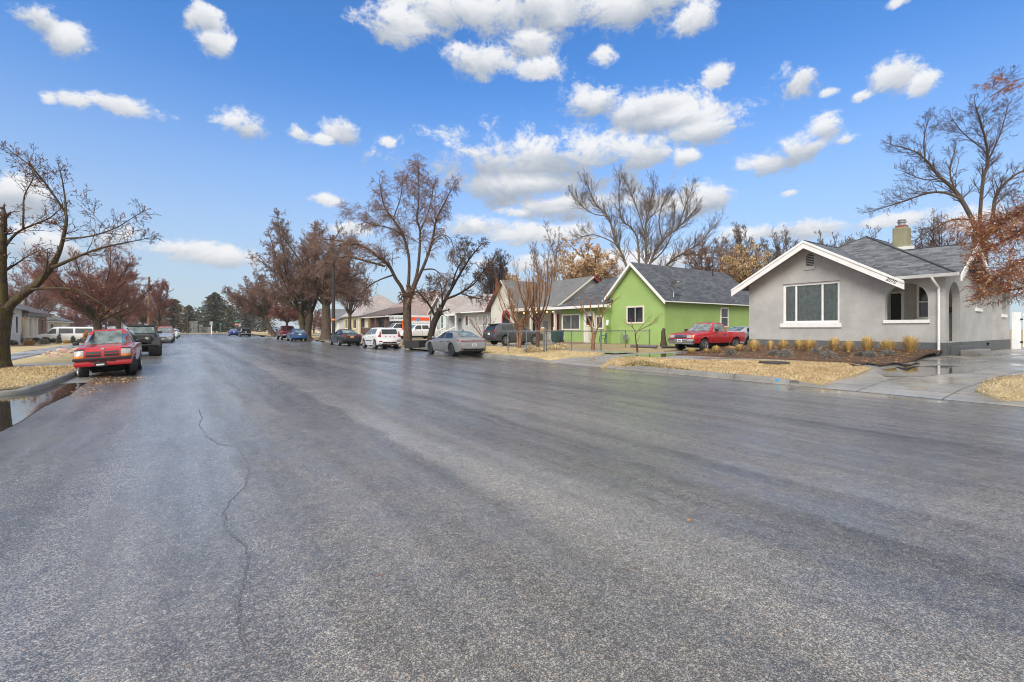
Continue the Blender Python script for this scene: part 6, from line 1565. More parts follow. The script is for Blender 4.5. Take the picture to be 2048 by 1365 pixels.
# -- conifers at the far end
def conifer(label, u, d, vt, ru, mat, flat=0.0, dens=1.0, z0=.15, lo=.06):
    px = d / 950; b0 = at(u, 657, d); b0.z = z0
    H = EYE + (657 - vt) * px - z0; rx = ru * px * 1.3
    t_ = thing('conifer', label, 'conifer', b0, 0, 'conifers across the far end of the street')
    V, F = tubes_np([([Vector((0, 0, -.2)), Vector((0, 0, H * .5)), Vector((0, 0, H * .97))], [H * .028, H * .016, .03])], 7); fastmesh('trunk', V, F, 'bark_brown', t_)
    Vs = []; Fs = []
    n = int(620 * dens)
    for i in range(n):
        f = lo + (1 - lo) * (i / n) ** .9
        prof = (1 - f) ** (.75 if not flat else .5) if f > .18 else .75 + f
        prof *= U(.75, 1.1) * (1 + .18 * math.sin(i * .37) + .12 * math.sin(f * 34))
        L = 1.25 * rx * max(.05, prof) * (1.0 if not flat else U(.6, 1.1)); a = U(0, 6.283)
        z = H * f; dr = -.28 * L * (1 - f) + U(-.1, .15) * L
        nb = 6
        for k in range(nb):
            q = (k + U(.2, 1)) / nb
            c = Vector((math.cos(a) * L * q, math.sin(a) * L * q, z + dr * q + U(-.02, .02) * H))
            s = (.032 * H) * (1.15 - .5 * q) * U(.6, 1.5)
            e1 = Vector((math.cos(a), math.sin(a), -.2)) * s + rvec() * s * .5; e2 = rvec() * s * .8
            o = len(Vs); Vs += [tuple(c - e1), tuple(c + e2), tuple(c + e1), tuple(c - e2 * .7)]; Fs.append((o, o + 1, o + 2, o + 3))
    fastmesh('crown', Vs, Fs, mat, t_)
    return t_
conifer('broad olive green conifer left of the dark lamp post', 348, 150, 600, 30, 'needle_olive', 1, 1.2)
conifer('dark olive conifer standing just right of the dark lamp post', 378, 156, 612, 17, 'needle_green', 1)
conifer('small grey blue conifer far off above the road end', 396, 185, 624, 15, 'needle_grey')
conifer('tallest dark pointed conifer above the road end', 430, 168, 587, 42, 'needle_green', 0, 1.7)
conifer('olive conifer to the right of the tallest one', 462, 178, 612, 26, 'needle_olive', 1)
conifer('round dark pine behind the far street signs', 495, 182, 602, 30, 'needle_green', 1, 1.2)
conifer('low grey conifer between the stone pillars', 412, 200, 634, 16, 'needle_grey', 1); conifer('low olive conifer at the left end of the far row', 318, 190, 628, 22, 'needle_olive', 1)
conifer('dim conifer at the right end of the far row', 530, 195, 616, 26, 'needle_olive', 1)
# -- right-hand row
brw = cfg(n=[0, 7, 5], rt=.013, ang=R(46), wob=.30, up=[.15, .1, .0])
auto('street_tree', 'leaning bare tree farthest up the right kerb', 548, 84, .15, 632, 512, 600, 52, 54, 20, .36, 'bark_brown', 'twig_brown', dict(brw, rt=.017), 2.5, 1.7, leaf='leaf_brown', nleaf=2200, lsize=.11, lean=-18, inner=.2, lowest=-.6)
auto('street_tree', 'round pinkish brown tree behind the maroon pickup', 574, 82, .15, 645, 574, 618, 36, 34, 16, .22, 'bark_red', 'twig_red', cfg(n=[0, 7, 5], rt=.017, ang=R(36)), 3.2, 1.6, inner=.1, lowest=-.8)
auto('street_tree', 'gnarled twin trunked tree behind the blue hatchback', 612, 62, .15, 628, 586, 528, 82, 100, 26, .42, 'bark_dark', 'twig_brown', dict(brw), 1.9, 1.75, leaf='leaf_brown', nleaf=2800, lsize=.085, trunks=2, inner=.2, lowest=-.75)
auto('street_tree', 'gnarled tree with split pale trunk left of the dark utility pole', 652, 60, .15, 610, 660, 532, 68, 98, 24, .56, 'bark_brown', 'twig_brown', dict(brw), 1.9, 1.7, leaf='leaf_brown', nleaf=2400, lsize=.085, inner=.2, lowest=-.8)
auto('street_tree', 'bare tree behind the pale roof of the yellow house', 700, 84, .2, 630, 700, 560, 50, 60, 14, .3, 'bark_brown', 'twig_brown', dict(brw, rt=.016), 2.0, 1.8, inner=.2, lowest=-.3)
# big forked tree in the middle
traced('street_tree', 'tall forked bare tree with drooping twigs beside the white boxy hatchback', 40, [
    [(815, 694, 10), (815, 660, 9), (814, 625, 9), (815, 590, 9.5)],
    [(812, 600, 6.5), (803, 575, 6), (791, 557, 5.6), (777, 531, 5.2), (752, 511, 4.6), (724, 492, 4), (692, 488, 3.2), (668, 492, 2.4), (642, 480, 1.2)],
    [(770, 533, 4), (730, 522, 3.4), (689, 513, 2.6), (660, 528, 1.5), (640, 536, .9)],
    [(815, 590, 6), (818, 550, 5), (817, 511, 4.5), (806, 470, 3.8), (786, 438, 3.2), (768, 411, 2.4), (759, 362, 1.1)],
    [(819, 590, 6), (832, 555, 5), (838, 517, 4.6), (840, 464, 3.8), (834, 438, 3), (838, 397, 2), (836, 325, .9)],
    [(822, 592, 6.5), (832, 566, 5.6), (850, 526, 4.8), (865, 482, 3.8), (873, 438, 3), (891, 403, 2), (905, 374, .9)],
    [(788, 550, 3), (760, 560, 2.2), (735, 575, 1.5), (725, 600, .8)], [(806, 470, 2.6), (775, 455, 2), (745, 450, 1.4), (722, 440, .8)],
    [(786, 438, 2.2), (800, 400, 1.6), (806, 360, .8)], [(845, 540, 3), (870, 540, 2), (886, 560, 1), (890, 585, .7)], [(865, 482, 2.4), (885, 470, 1.7), (902, 480, 1.2), (910, 510, .7)], [(840, 464, 2.2), (858, 420, 1.5), (868, 370, .8)]],
    'bark_brown', 'twig_brown', cfg(n=[0, 6, 4.5], rt=.0085, ang=R(42), wob=.2, up=[-.05, -.6, -.9], ratio=.6), 3.6, 1.4, extra=7, start=.3, spread=.35)
for o in (1,):
    pass
traced('street_tree', 'black trunked tree leaning right behind the silver sedan', 37, [
    [(860, 692, 8), (862, 672, 7), (868, 646, 7), (880, 622, 7)],
    [(880, 622, 6.2), (891, 599, 5.6), (903, 578, 4.8), (918, 552, 3.8), (940, 517, 2.6), (964, 487, 1)], [(872, 640, 4), (862, 616, 3.6), (847, 596, 3), (832, 584, 2), (818, 588, 1)],
    [(891, 599, 4), (920, 587, 3.4), (950, 566, 2.6), (973, 534, 1.2)], [(903, 578, 3.4), (912, 545, 2.6), (930, 510, 1.4), (938, 488, .8)], [(920, 587, 2.4), (950, 596, 1.8), (975, 600, 1)], [(884, 615, 3), (884, 585, 2.2), (878, 560, 1.2)], [(930, 582, 2), (960, 550, 1.6), (985, 530, .9)]],
    'bark_black', 'twig_dark', cfg(n=[0, 6, 5], rt=.0075, ang=R(46), wob=.26, up=[.1, -.05, -.1]), 3.6, .95, leaf='leaf_brown', nleaf=1500, lsize=.05, extra=5, start=.25)
# thin orange stemmed trees by the chain link fence
def vase(label, u, v, d, stems, fork_v, cv, ru, rv, per, barkm, seed_n=14):
    px = d / 950
    base = at(u, v, d); L = []; tr = []; tips = []
    zz = base.z
    F0 = at(u + 2, fork_v, d)
    for k in range(stems):
        o = Vector((U(-1, 1), U(-1, 1), 0)) * .10
        p, r_ = smooth_line([base + o, base.lerp(F0, .5) + o * 1.6, F0 + o * 3.4], [.085, .07, .055])
        tr.append((p, r_))
    for k in range(seed_n):
        a = 6.283 * k / seed_n; s = tr[k % stems][0][-1 - (k // stems) % 3]; q = U(.3, 1)
        tgt = at(u, cv, d) + Vector((math.cos(a) * ru * px * q, math.sin(a) * ru * px * q, U(-.2, 1) * rv * px))
        p, r_ = smooth_line([s, s.lerp(tgt, .45) + Vector((math.cos(a), math.sin(a), 0)) * .25, tgt], [.045, .03, .008], 4)
        tr.append((p, r_)); L.append((p, r_, .2))
    out = sprout(L, cfg(n=[0, 4], rt=.0055, ang=R(24), up=[.9, .7], wob=.12, seg=[4, 3], ratio=.6), tips, per, 1.0)
    return finish('ornamental_tree', label, base, tr, out, tips, barkm, 'twig_orange', 'leaf_rust', 60, .03, 'thin stemmed trees by the chain link fence')
vase('ornamental tree with twin pale orange stems left of its neighbour', 1038, 698, 30.5, 3, 655, 592, 58, 44, 2.0, 'bark_orange', 13)
vase('ornamental tree with dark wet stems in front of the grey SUV', 1076, 699, 29.5, 2, 640, 582, 48, 52, 1.8, 'bark_red', 12)
# hard pruned tree and sapling in the green house's yard
pr = traced('pruned_tree', 'hard pruned tree with stubby orange brown limbs before the green house door', 28.5, [
    [(1186, 701, 4.2), (1186.5, 680, 3.4), (1187, 665, 3.2)],
    [(1186, 668, 2.8), (1180, 644, 2.6), (1171, 626, 2.2), (1160, 607, 1.7), (1159, 589, 1.1)], [(1170, 627, 1.6), (1154, 617, 1.2), (1135, 603, .6)], [(1187, 655, 2.8), (1184, 630, 2.4), (1180, 609, 2.2), (1179, 604, 1.8), (1166, 585, 1.2)],
    [(1187, 688, 3), (1192, 665, 2.8), (1201, 642, 2.4), (1211, 621, 2), (1220, 610, 1.5), (1240, 594, .8)], [(1206, 630, 1.8), (1207, 604, 1.6), (1208, 582, 1.2)], [(1211, 621, 1.5), (1222, 604, 1.2), (1226, 584, .9)], [(1199, 648, 2), (1198, 625, 1.6), (1196, 596, 1)], [(1180, 609, 1.5), (1187, 600, 1.1), (1190, 592, .7)], [(1215, 616, 1.2), (1213, 600, 1), (1212, 590, .8)], [(1171, 626, 1.4), (1166, 610, 1.2), (1163, 600, .8)], [(1190, 660, 1.8), (1175, 648, 1.2), (1168, 640, .8)]],
    'bark_orange', 'twig_orange', cfg(n=[0, 2], rt=.004, ang=R(40), up=[.6, .3], seg=[3, 3]), 1.1, .28, extra=4, start=.5)
traced('sapling', 'small bare sapling with arching branches in front of the green wall', 26.5, [
    [(1275, 697, 1.5), (1272, 685, 1.3), (1270.5, 669, 1.3)], [(1271, 669, 1.1), (1266, 656, .9), (1250, 645.5, .5)], [(1271, 668, 1.1), (1280, 660, 1), (1300, 650, .8), (1315, 636, .4)], [(1277, 662, .8), (1284, 652, .6), (1301, 634, .35)], [(1267, 658, .7), (1264, 648, .5), (1262, 640, .3)], [(1290, 655, .6), (1308, 648, .4), (1313, 644, .3)]],
    'bark_red', 'twig_rust', cfg(n=[0, 2], rt=.003, ang=R(40), up=[.4, .2], seg=[3, 3]), 4, .35, extra=3, start=.3)
b0 = at(966, 676, 44); out = [[] for _ in range(4)]; tips = []; tr = []
for k in range(14):
    d = Vector((U(-.8, .8), U(-.8, .8), 1)).normalized(); pts = [b0.copy()]; q = b0.copy()
    for j in range(4): d = (d + rvec() * .12).normalized(); q = q + d * .5; pts.append(q.copy())
    tr.append((pts, [.022, .018, .014, .01, .007]))
finish('bare_shrub', 'leafless shrub of upright pinkish stems before the grey clapboard wall', b0, tr, sprout([(a, b_, .4) for a, b_ in tr], cfg(n=[0, 2], rt=.006, seg=[3, 3], ang=R(30), up=[.5, .3]), tips, 2.5, .5), tips, 'bark_orange', 'twig_red', cat='shrub', sides=5)
# -- trees in the back yards
auto('yard_tree', 'dark bare tree behind the grey cottage roof', 990, 68, .2, 610, 988, 545, 34, 46, 14, .24, 'bark_black', 'twig_dark', cfg(n=[0, 6, 4], rt=.013, ang=R(40)), 2.3, 1.4, inner=.2)
auto('yard_tree', 'tree still full of dead tan leaves behind the white house', 1190, 56, .2, 590, 1172, 530, 72, 68, 26, .28, 'bark_brown', 'twig_orange', cfg(n=[0, 6, 4], rt=.010, ang=R(44), wob=.25), 2.4, 1.2, leaf='leaf_tan', nleaf=24000, lsize=.09, inner=.15, lowest=-.8)
auto('yard_tree', 'thin bare tree left of the tan leaved one', 1100, 64, .2, 600, 1094, 508, 36, 66, 12, .2, 'bark_grey', 'twig_brown', cfg(n=[0, 5, 3], rt=.010, ang=R(36), up=[.4, .3, .2]), 1.4, 1.3, inner=.2, leaf='leaf_rust', nleaf=500, lsize=.07)
auto('yard_tree', 'low tan leaved tree far behind the red gabled roof', 1020, 75, .2, 620, 1020, 575, 26, 26, 12, .2, 'bark_brown', 'twig_orange', cfg(n=[0, 6, 4], rt=.014, ang=R(44)), 2.4, 1.2, leaf='leaf_tan', nleaf=5000, lsize=.11, inner=.1, lowest=-.8)
traced('yard_tree', 'great bare multi stemmed tree towering behind the green house roof', 60, [
    [(1276, 695, 12), (1276, 640, 11), (1274, 590, 10)],
    [(1272, 600, 7), (1254, 536, 5.2), (1230, 476, 4.4), (1216, 433, 3.6), (1192, 409, 2.6), (1174, 368, 1)], [(1216, 433, 2.4), (1180, 425, 1.8), (1148, 395, 1)], [(1236, 490, 3), (1205, 475, 2.2), (1180, 470, 1.6), (1150, 480, .8)],
    [(1274, 592, 6), (1278, 540, 4.6), (1275, 480, 4), (1262, 455, 3), (1243, 440, 2.4), (1238, 395, 1.6), (1240, 350, .8)], [(1276, 592, 7), (1292, 530, 5), (1291, 455, 4), (1299, 419, 2.8), (1308, 365, 1)], [(1290, 470, 2.6), (1275, 420, 2), (1255, 370, 1)],
    [(1280, 596, 6), (1300, 528, 4.4), (1325, 482, 3.8), (1357, 455, 3), (1392, 419, 1.4)], [(1325, 482, 3), (1318, 440, 2.2), (1330, 395, 1)], [(1357, 455, 2.4), (1372, 410, 1.8), (1386, 374, .8)],
    [(1284, 600, 6), (1333, 531, 4), (1363, 509, 3.4), (1398, 487, 2.6), (1433, 447, 1)], [(1363, 509, 2.4), (1400, 510, 2), (1440, 500, 1)], [(1300, 528, 3), (1328, 500, 2.4), (1344, 465, 1.6), (1350, 420, .8)]],
    'bark_grey', 'twig_grey', cfg(n=[0, 5, 3.4], rt=.0085, ang=R(36), wob=.17, up=[.7, .5, .3], ratio=.52, seg=[6, 4, 3]), 2.6, 2.4, extra=6, start=.25, limb=.52)
auto('yard_tree', 'dense brown twiggy tree behind the right end of the green roof', 1420, 58, .2, 600, 1418, 526, 54, 48, 20, .26, 'bark_brown', 'twig_brown', cfg(n=[0, 7, 5], rt=.010, ang=R(44)), 2.8, 1.2, leaf='leaf_tan', nleaf=900, lsize=.06, inner=.1, lowest=-.7)
auto('yard_tree', 'tree with sparse golden leaves left of the grey house gable', 1492, 52, .2, 590, 1488, 528, 50, 46, 18, .22, 'bark_brown', 'twig_orange', cfg(n=[0, 6, 4], rt=.009, ang=R(44)), 2.2, 1.05, leaf='leaf_yellow', nleaf=6500, lsize=.08, inner=.15, lowest=-.8)
auto('yard_tree', 'grey bare tree behind the golden leaved tree', 1478, 72, .2, 600, 1478, 500, 40, 52, 14, .26, 'bark_grey', 'twig_grey', cfg(n=[0, 6, 4], rt=.013, ang=R(34), up=[.5, .3, .2]), 2.0, 1.4)
auto('yard_tree', 'bare tree just left of the grey house roof peak', 1556, 62, .2, 600, 1556, 506, 44, 48, 16, .26, 'bark_grey', 'twig_grey', cfg(n=[0, 6, 4], rt=.011, ang=R(34), up=[.5, .3, .2]), 2.0, 1.3)
auto('yard_tree', 'bare treetop showing above the ridge of the grey house', 1655, 66, .2, 600, 1660, 510, 46, 50, 16, .26, 'bark_grey', 'twig_grey', cfg(n=[0, 6, 4], rt=.011, ang=R(32), up=[.5, .3, .2]), 1.7, 1.3)
auto('yard_tree', 'thin treetop between roof peak and chimney', 1735, 68, .2, 590, 1735, 505, 40, 56, 14, .24, 'bark_grey', 'twig_grey', cfg(n=[0, 5, 4], rt=.011, ang=R(32), up=[.5, .3, .2]), 1.5, 1.3)
auto('yard_tree', 'dark bare tree right of the chimney', 1876, 54, .2, 560, 1874, 482, 46, 54, 16, .26, 'bark_black', 'twig_brown', cfg(n=[0, 6, 4], rt=.009, ang=R(38)), 1.9, 1.15, leaf='leaf_rust', nleaf=500, lsize=.05)
traced('yard_tree', 'large dark bare tree with long curved limbs behind the right end of the grey house', 47, [
    [(1962, 690, 17), (1961, 600, 14), (1960, 500, 13), (1959, 470, 13)],
    [(1956, 480, 9), (1945, 441, 8), (1912, 384, 7), (1878, 353, 5.5), (1854, 323, 4), (1828, 303, 2.6), (1780, 289, 1)], [(1920, 398, 5), (1890, 386, 4.4), (1855, 387, 3.6), (1804, 404, 2.4), (1740, 424, .9)], [(1850, 322, 2.6), (1848, 280, 2), (1856, 240, .9)],
    [(1958, 478, 7), (1959, 447, 6), (1966, 363, 5.4), (1976, 323, 4.6), (1970, 276, 3.4), (1949, 205, 1.1)], [(1972, 330, 3), (2000, 270, 2), (2016, 210, .9)], [(1968, 300, 2.4), (1930, 270, 1.8), (1905, 240, .9)],
    [(1964, 478, 8), (1983, 448, 6.5), (1993, 390, 5.5), (2026, 353, 4), (2060, 335, 2.4), (2100, 300, 1.2)], [(1968, 482, 6), (2010, 442, 4.6), (2048, 425, 3.6), (2110, 410, 2)], [(1940, 440, 4), (1905, 440, 3.2), (1860, 462, 2), (1830, 480, 1)], [(1912, 384, 3.4), (1900, 345, 2.4), (1910, 300, 1.2)], [(1884, 356, 3), (1850, 360, 2.2), (1810, 345, 1)]],
    'bark_brown', 'twig_dark', cfg(n=[0, 5, 4], rt=.007, ang=R(42), wob=.2, up=[.3, .2, .1], ratio=.52, seg=[6, 4, 3]), 2.4, 1.9, leaf='leaf_brown', nleaf=2500, lsize=.05, extra=6, start=.25, limb=.52)
# rust coloured tree whose branches hang in from the right edge
traced('street_tree', 'rust coloured tree whose leafy twigs hang in from the right edge', 15.2, [
    [(2267, 745, 24), (2262, 640, 20), (2250, 540, 18), (2240, 470, 17)],
    [(2240, 480, 11), (2160, 430, 9), (2090, 440, 7), (2040, 462, 5.2), (1990, 492, 3.4), (1942, 512, 1.3)], [(2245, 520, 10), (2170, 490, 8), (2090, 500, 6), (2030, 530, 4), (1985, 562, 2.4), (1962, 585, 1)],
    [(2240, 470, 10), (2190, 420, 8), (2120, 400, 6), (2060, 415, 4.4), (2010, 440, 2.6), (1965, 470, 1.1)], [(2240, 465, 9), (2210, 340, 7), (2160, 300, 5), (2120, 310, 3.4), (2080, 330, 1.4)],
    [(2245, 540, 8), (2180, 550, 6), (2110, 560, 4.4), (2050, 575, 3), (2000, 585, 1.6), (1975, 588, .9)], [(2090, 440, 4), (2040, 430, 3), (1985, 445, 1.8), (1938, 470, .9)], [(2240, 440, 9), (2230, 280, 7), (2190, 170, 5), (2130, 140, 3.2), (2080, 160, 1.8)], [(2040, 462, 3), (2000, 470, 2), (1960, 490, 1)], [(2230, 350, 6), (2290, 220, 4), (2330, 120, 2)], [(2250, 460, 8), (2340, 380, 6), (2420, 320, 3)], [(2030, 530, 2.6), (2000, 540, 1.8), (1968, 548, .9)], [(2110, 500, 3), (2060, 530, 2.2), (2020, 560, 1.2)]],
    'bark_red', 'twig_rust', cfg(n=[0, 5, 4], rt=.0042, ang=R(44), wob=.24, up=[-.05, -.15, -.1], ratio=.6), 6.5, .7, leaf='leaf_tan', nleaf=5200, lsize=.028, extra=8, start=.3)

# ================================================================== STREET FURNITURE AND YARD THINGS
def lathe_on(parent, name, mat, prof, loc=(0, 0, 0), n=14, smooth=45):
    return M().lathe(prof, n, 'Z', loc).build(name, mat, parent, smooth=smooth)
# utility poles
p0 = at(298, 657, 88); 
up = thing('utility_pole', 'reddish wooden utility pole with crossarm left of the street', 'utility pole', (p0.x, p0.y, -.1))
M().tube([(0, 0, -.3), (0, 0, 6), (0.02, 0, 11.2)], [.25, .22, .16], 10).build('pole', 'wood_pole', up, smooth=50)
m = M(); m.cbox((-.9, 0, 9.6), (2.2, .12, .12)); m.tube([(-.6, 0, 9.5), (0, 0, 8.8)], .03, 5); m.build('crossarm', 'dark_pole', up)
for x in (-1.8, -1.1, -.4): lathe_on(up, 'insulator', 'metal_grey', [(.05, 0), (.07, .08), (.03, .16), (0, .18)], (x, 0, 9.66), 8)
p1 = at(667, 657, 55)
ud = thing('utility_pole', 'dark brown utility pole between the split trunk and the black sedan', 'utility pole', (p1.x, p1.y, .15))
M().tube([(0, 0, -.2), (0, 0, 6), (.0, .02, 12.2)], [.2, .18, .13], 10).build('pole', 'dark_pole', ud, smooth=50)
m = M(); m.cbox((0, 0, 11.6), (2.2, .12, .12)); m.build('crossarm', 'dark_pole', ud)
lathe_on(ud, 'marker_tag', 'amber_lens', [(.205, 0), (.205, .18), (.19, .2)], (0, 0, 2.3), 10)
a = Vector((p0.x, p0.y, 10.9)); b_ = Vector((-8, 162, 10.5)); pts = [a.lerp(b_, i / 12) - Vector((0, 0, 1.2 * math.sin(math.pi * i / 12))) for i in range(13)]
tag(M().tube(pts, .022, 4).build('overhead_wire', 'black_plastic'), 'thin overhead wire running up the street from the wooden pole', 'wire')
pl = at(375.5, 657, 140)
lp = thing('lamp_post', 'tall slim dark lamp post at the far end of the street', 'lamp post', (pl.x, pl.y, .05))
M().tube([(0, 0, 0), (0, 0, 7.3)], [.2, .13], 8).build('pole', 'dark_pole', lp, smooth=50); M().tube([(0, 0, 7.2), (.6, 0, 7.5)], .07, 6).build('arm', 'dark_pole', lp); M().cbox((.8, 0, 7.5), (.6, .25, .12)).build('lamp_head', 'black_metal', lp)
# far end: pillars, signs
for u, d, hh, w_, lab in ((386.5, 152, 3.6, 1.7, 'broad banded stone pillar right of the dark lamp post'), (372, 160, 3.4, 1.3, 'pale stone pillar half behind the dark lamp post')):
    p = at(u, 657, d); q = thing('gate_pillar', lab, 'pillar', (p.x, p.y, .05), .6, 'stone pillars at the road end')
    m = M()
    for k in range(5): m.cbox((0, 0, hh * (k + .5) / 5), (w_ * (1 if k % 2 else .94), w_ * (1 if k % 2 else .94), hh / 5 - .04))
    m.cbox((0, 0, hh * .46), (w_ * .8, w_ * .8, hh * .9)); m.build('shaft', 'stone_grey', q); M().cbox((0, 0, hh + .1), (w_ * 1.15, w_ * 1.15, .2)).build('cap', 'sign_back', q)
p = at(411, 657, 160); q = thing('monument_sign', 'low pale monument sign across the road end', 'sign', (p.x, p.y, .05), -YAW)
M().cbox((0, 0, 1.0), (3.6, .5, 1.7)).build('panel', 'stone_grey', q, bevel=.05); M().cbox((-1.6, 0, 1.4), (.8, .7, 2.6)).build('pier', 'sign_white', q, bevel=.05)
p = at(423, 657, 118); q = thing('road_sign', 'blank backed white square sign on a pale post', 'road sign', (p.x, p.y, .03), -YAW)
M().cbox((0, 0, 1.5), (.22, .1, 3.0)).build('post', 'sign_white', q); M().cbox((0, -.08, 2.75), (.82, .04, .86)).build('panel', 'sign_back', q, bevel=.02)
p = at(441, 657, 132); q = thing('street_name_sign', 'small green street name sign left of the blue car', 'street sign', (p.x, p.y, .03), -YAW)
M().tube([(0, 0, 0), (0, 0, 3.0)], .05, 6).build('post', 'galvanised', q); M().cbox((0, 0, 2.7), (.86, .04, .2)).build('name_plate', 'sign_green', q); M().cbox((0, 0, 1.45), (.18, .03, .55)).build('lower_plate', 'sign_green', q)
p = at(473, 657, 122); q = thing('stop_sign', 'red stop sign under a green street name plate', 'stop sign', (p.x, p.y, .05), -YAW)
M().tube([(0, 0, 0), (0, 0, 3.5)], .05, 6).build('post', 'galvanised', q)
oc = [(.40 * math.cos(math.pi / 8 + k * math.pi / 4), -.06, 2.5 + .40 * math.sin(math.pi / 8 + k * math.pi / 4)) for k in range(8)]
M().prism(oc, (0, .02, 0)).build('panel', 'sign_red', q); text('lettering', 'STOP', .26, 'sign_white', q, Vector((0, -.068, 2.5)), basis((1, 0, 0), (0, 0, 1)))
M().cbox((-.05, 0, 3.3), (1.1, .04, .24)).build('name_plate', 'sign_green', q); M().cbox((.75, .1, 2.35), (.6, .04, .8)).build('side_plate', 'sign_back', q)
# chain link fence
fz = .27
fn = thing('chain_link_fence', 'grey galvanised chain link fence along the front yard of the green house', 'fence', (20.5, 20.5, fz))
FB = Vector((20.5, 20.5, fz)); FP = []
for u, v in ((1016, 703), (1053, 704), (1088, 704), (1093, 703), (1143, 702), (1202, 701), (1251, 697), (1299, 697)): FP.append(Vector(gnd(u, v, fz)))
H_ = 1.12
for i, p in enumerate(FP):
    r_ = .045 if i in (2, 5, 7) else .032
    M().tube([p - FB, p - FB + Vector((0, 0, H_ + (.1 if r_ > .04 else .02)))], r_, 8).build('post', 'galvanised', fn, smooth=50); 
for a, b_ in zip(FP, FP[1:]): M().tube([a - FB + Vector((0, 0, H_)), b_ - FB + Vector((0, 0, H_))], .032, 6).build('top_rail', 'galvanised', fn, smooth=50)
m = M()
for a, b_ in zip(FP, FP[1:]):
    L = (b_ - a).length; n = int(L / .10); dv = (b_ - a) / L; nr = dv.cross(Vector((0, 0, 1))) * .0016
    for k in range(-11, n):
        for sg in (1, -1):
            s0, s1 = k * .10, k * .10 + H_; z0, z1 = (0.03, H_) if sg > 0 else (H_, .03)
            if s0 < 0: z0 += sg * (-s0); s0 = 0
            if s1 > L: z1 -= sg * (s1 - L); s1 = L
            if s1 <= s0: continue
            A = a - FB + dv * s0 + Vector((0, 0, z0)); Bq = a - FB + dv * s1 + Vector((0, 0, z1)); w2 = Vector((0, 0, .0022))
            m.add([A - w2, Bq - w2, Bq + w2, A + w2], [(0, 1, 2, 3)])
m.build('wire_mesh', 'galvanised', fn)
# wheelie bins, chair, meter, pipes, stump, broom
def bin_(label, x, y, mat, rz, z=.27):
    q = thing('wheelie_bin', label, 'bin', (x, y, z), rz, 'household wheelie bins')
    m = M(); a, c = .25, .30
    lo = [(-a, -a, .08), (a, -a, .08), (a, a, .08), (-a, a, .08)]; hi = [(-c, -c, 1.0), (c, -c, 1.0), (c, c, 1.0), (-c, c, 1.0)]
    m.add(lo + hi, [(0, 3, 2, 1), (4, 5, 6, 7), (0, 1, 5, 4), (1, 2, 6, 5), (2, 3, 7, 6), (3, 0, 4, 7)]); m.build('body', mat, q, bevel=.04, smooth=50)
    m = M(); m.prism([(-.33, -.33, 1.01), (.33, -.33, 1.01), (.33, -.33, 1.06), (-.30, -.33, 1.12)], (0, .66, 0)); m.build('lid', mat, q, bevel=.015, smooth=50)
    for s in (1, -1): M().lathe([(0, -.03), (.12, -.03), (.12, .03), (0, .03)], 14, 'Y', (-.24, s * .24, .12)).build('bin_wheel', 'rubber', q, smooth=40)
    M().tube([(-.36, -.24, .98), (-.40, 0, 1.0), (-.36, .24, .98)], .02, 6).build('handle', mat, q)
g1 = gnd(1103, 686, .3); bin_('dark green wheelie bin behind the chain link fence by the grey SUV', 26.6, 31.9, 'bin_green', R(180)); bin_('blue wheelie bin beside the corner of the green house', 27.4, 32.4, 'bin_blue', R(180))
bin_('dark green bin behind the red pickup against the green wall', 28.0, 19.6, 'bin_green', R(150))
q = thing('garden_chair', 'dark green plastic garden chair against the green house', 'chair', (27.9, 27.55, .28), R(150))
m = M(); m.cbox((0, 0, .42), (.48, .48, .035)); m.build('seat', 'chair_green', q, bevel=.012)
m = M(); bp = [(-.22, -.24, .44), (-.24, -.25, .70), (-.27, -.16, .86), (-.28, 0, .90), (-.27, .16, .86), (-.24, .25, .70), (-.22, .24, .44)]; m.prism([Vector(p) for p in bp], (-.03, 0, 0)); m.build('backrest', 'chair_green', q)
for sx in (.21, -.21):
    for sy in (.22, -.22): M().tube([(sx, sy, .42), (sx * 1.2, sy * 1.1, 0)], [.035, .025], 6).build('leg', 'chair_green', q)
for sy in (.26, -.26): M().tube([(.22, sy, .42), (.22, sy, .64), (-.02, sy, .67), (-.24, sy, .66)], .025, 6).build('armrest', 'chair_green', q)
q = thing('gas_meter', 'grey gas meter with curved pipes at the foot of the green gable', 'gas meter', (29.1, 26.4, .3))
M().cbox((0, -.15, .55), (.25, .34, .42)).build('meter_body', 'metal_grey', q, bevel=.05); lathe_on(q, 'dial', 'sign_white', [(0, .02), (.07, .02), (.08, 0)], (0, -.15, .76)); M().tube([(.0, .3, 0), (0, .3, .75), (0, .18, .9), (0, .0, .9), (0, -.05, .75)], .03, 8).build('pipe', 'metal_grey', q, smooth=50)
m = M().tube([(0, 0, 0), (0, -2.1, 0.03)], .09, 10); o = m.build('drain_pipe', 'galvanised', None, smooth=50); o.location = (24.4, 21.5, .36); tag(o, 'pale grey pipe lying on the grass by the fence gate', 'pipe')
o = M().tube([(0, 0, 0), (.5, -1.4, .0)], .08, 10).build('drain_pipe', 'black_plastic', None, smooth=50); o.location = (25.0, 19.5, .36); tag(o, 'short black pipe lying at the corner of the fence', 'pipe')
sp = at(1330, 693, 33.5)
q = M().tube([(0, 0, -.05), (.02, .03, .5), (-.03, .02, 1.05), (.04, 0, 1.25)], [.28, .17, .13, .10], 9).build('tree_stump', 'bark_dark', None, smooth=50); q.location = (27.0, 20.9, .28); tag(q, 'dark ragged stump at the corner end of the fence', 'stump')
q = thing('broom', 'wooden handled shovel with white blade leaning on the green wall', 'shovel', (28.9, 27.9, .3), 0)
M().tube([(-.45, -.1, 0), (-.15, .0, 1.5)], .022, 6).build('handle', 'bare_wood', q); M().cbox((-.1, .02, 1.72), (.05, .26, .46), 0, .1).build('blade', 'sign_white', q, bevel=.02)
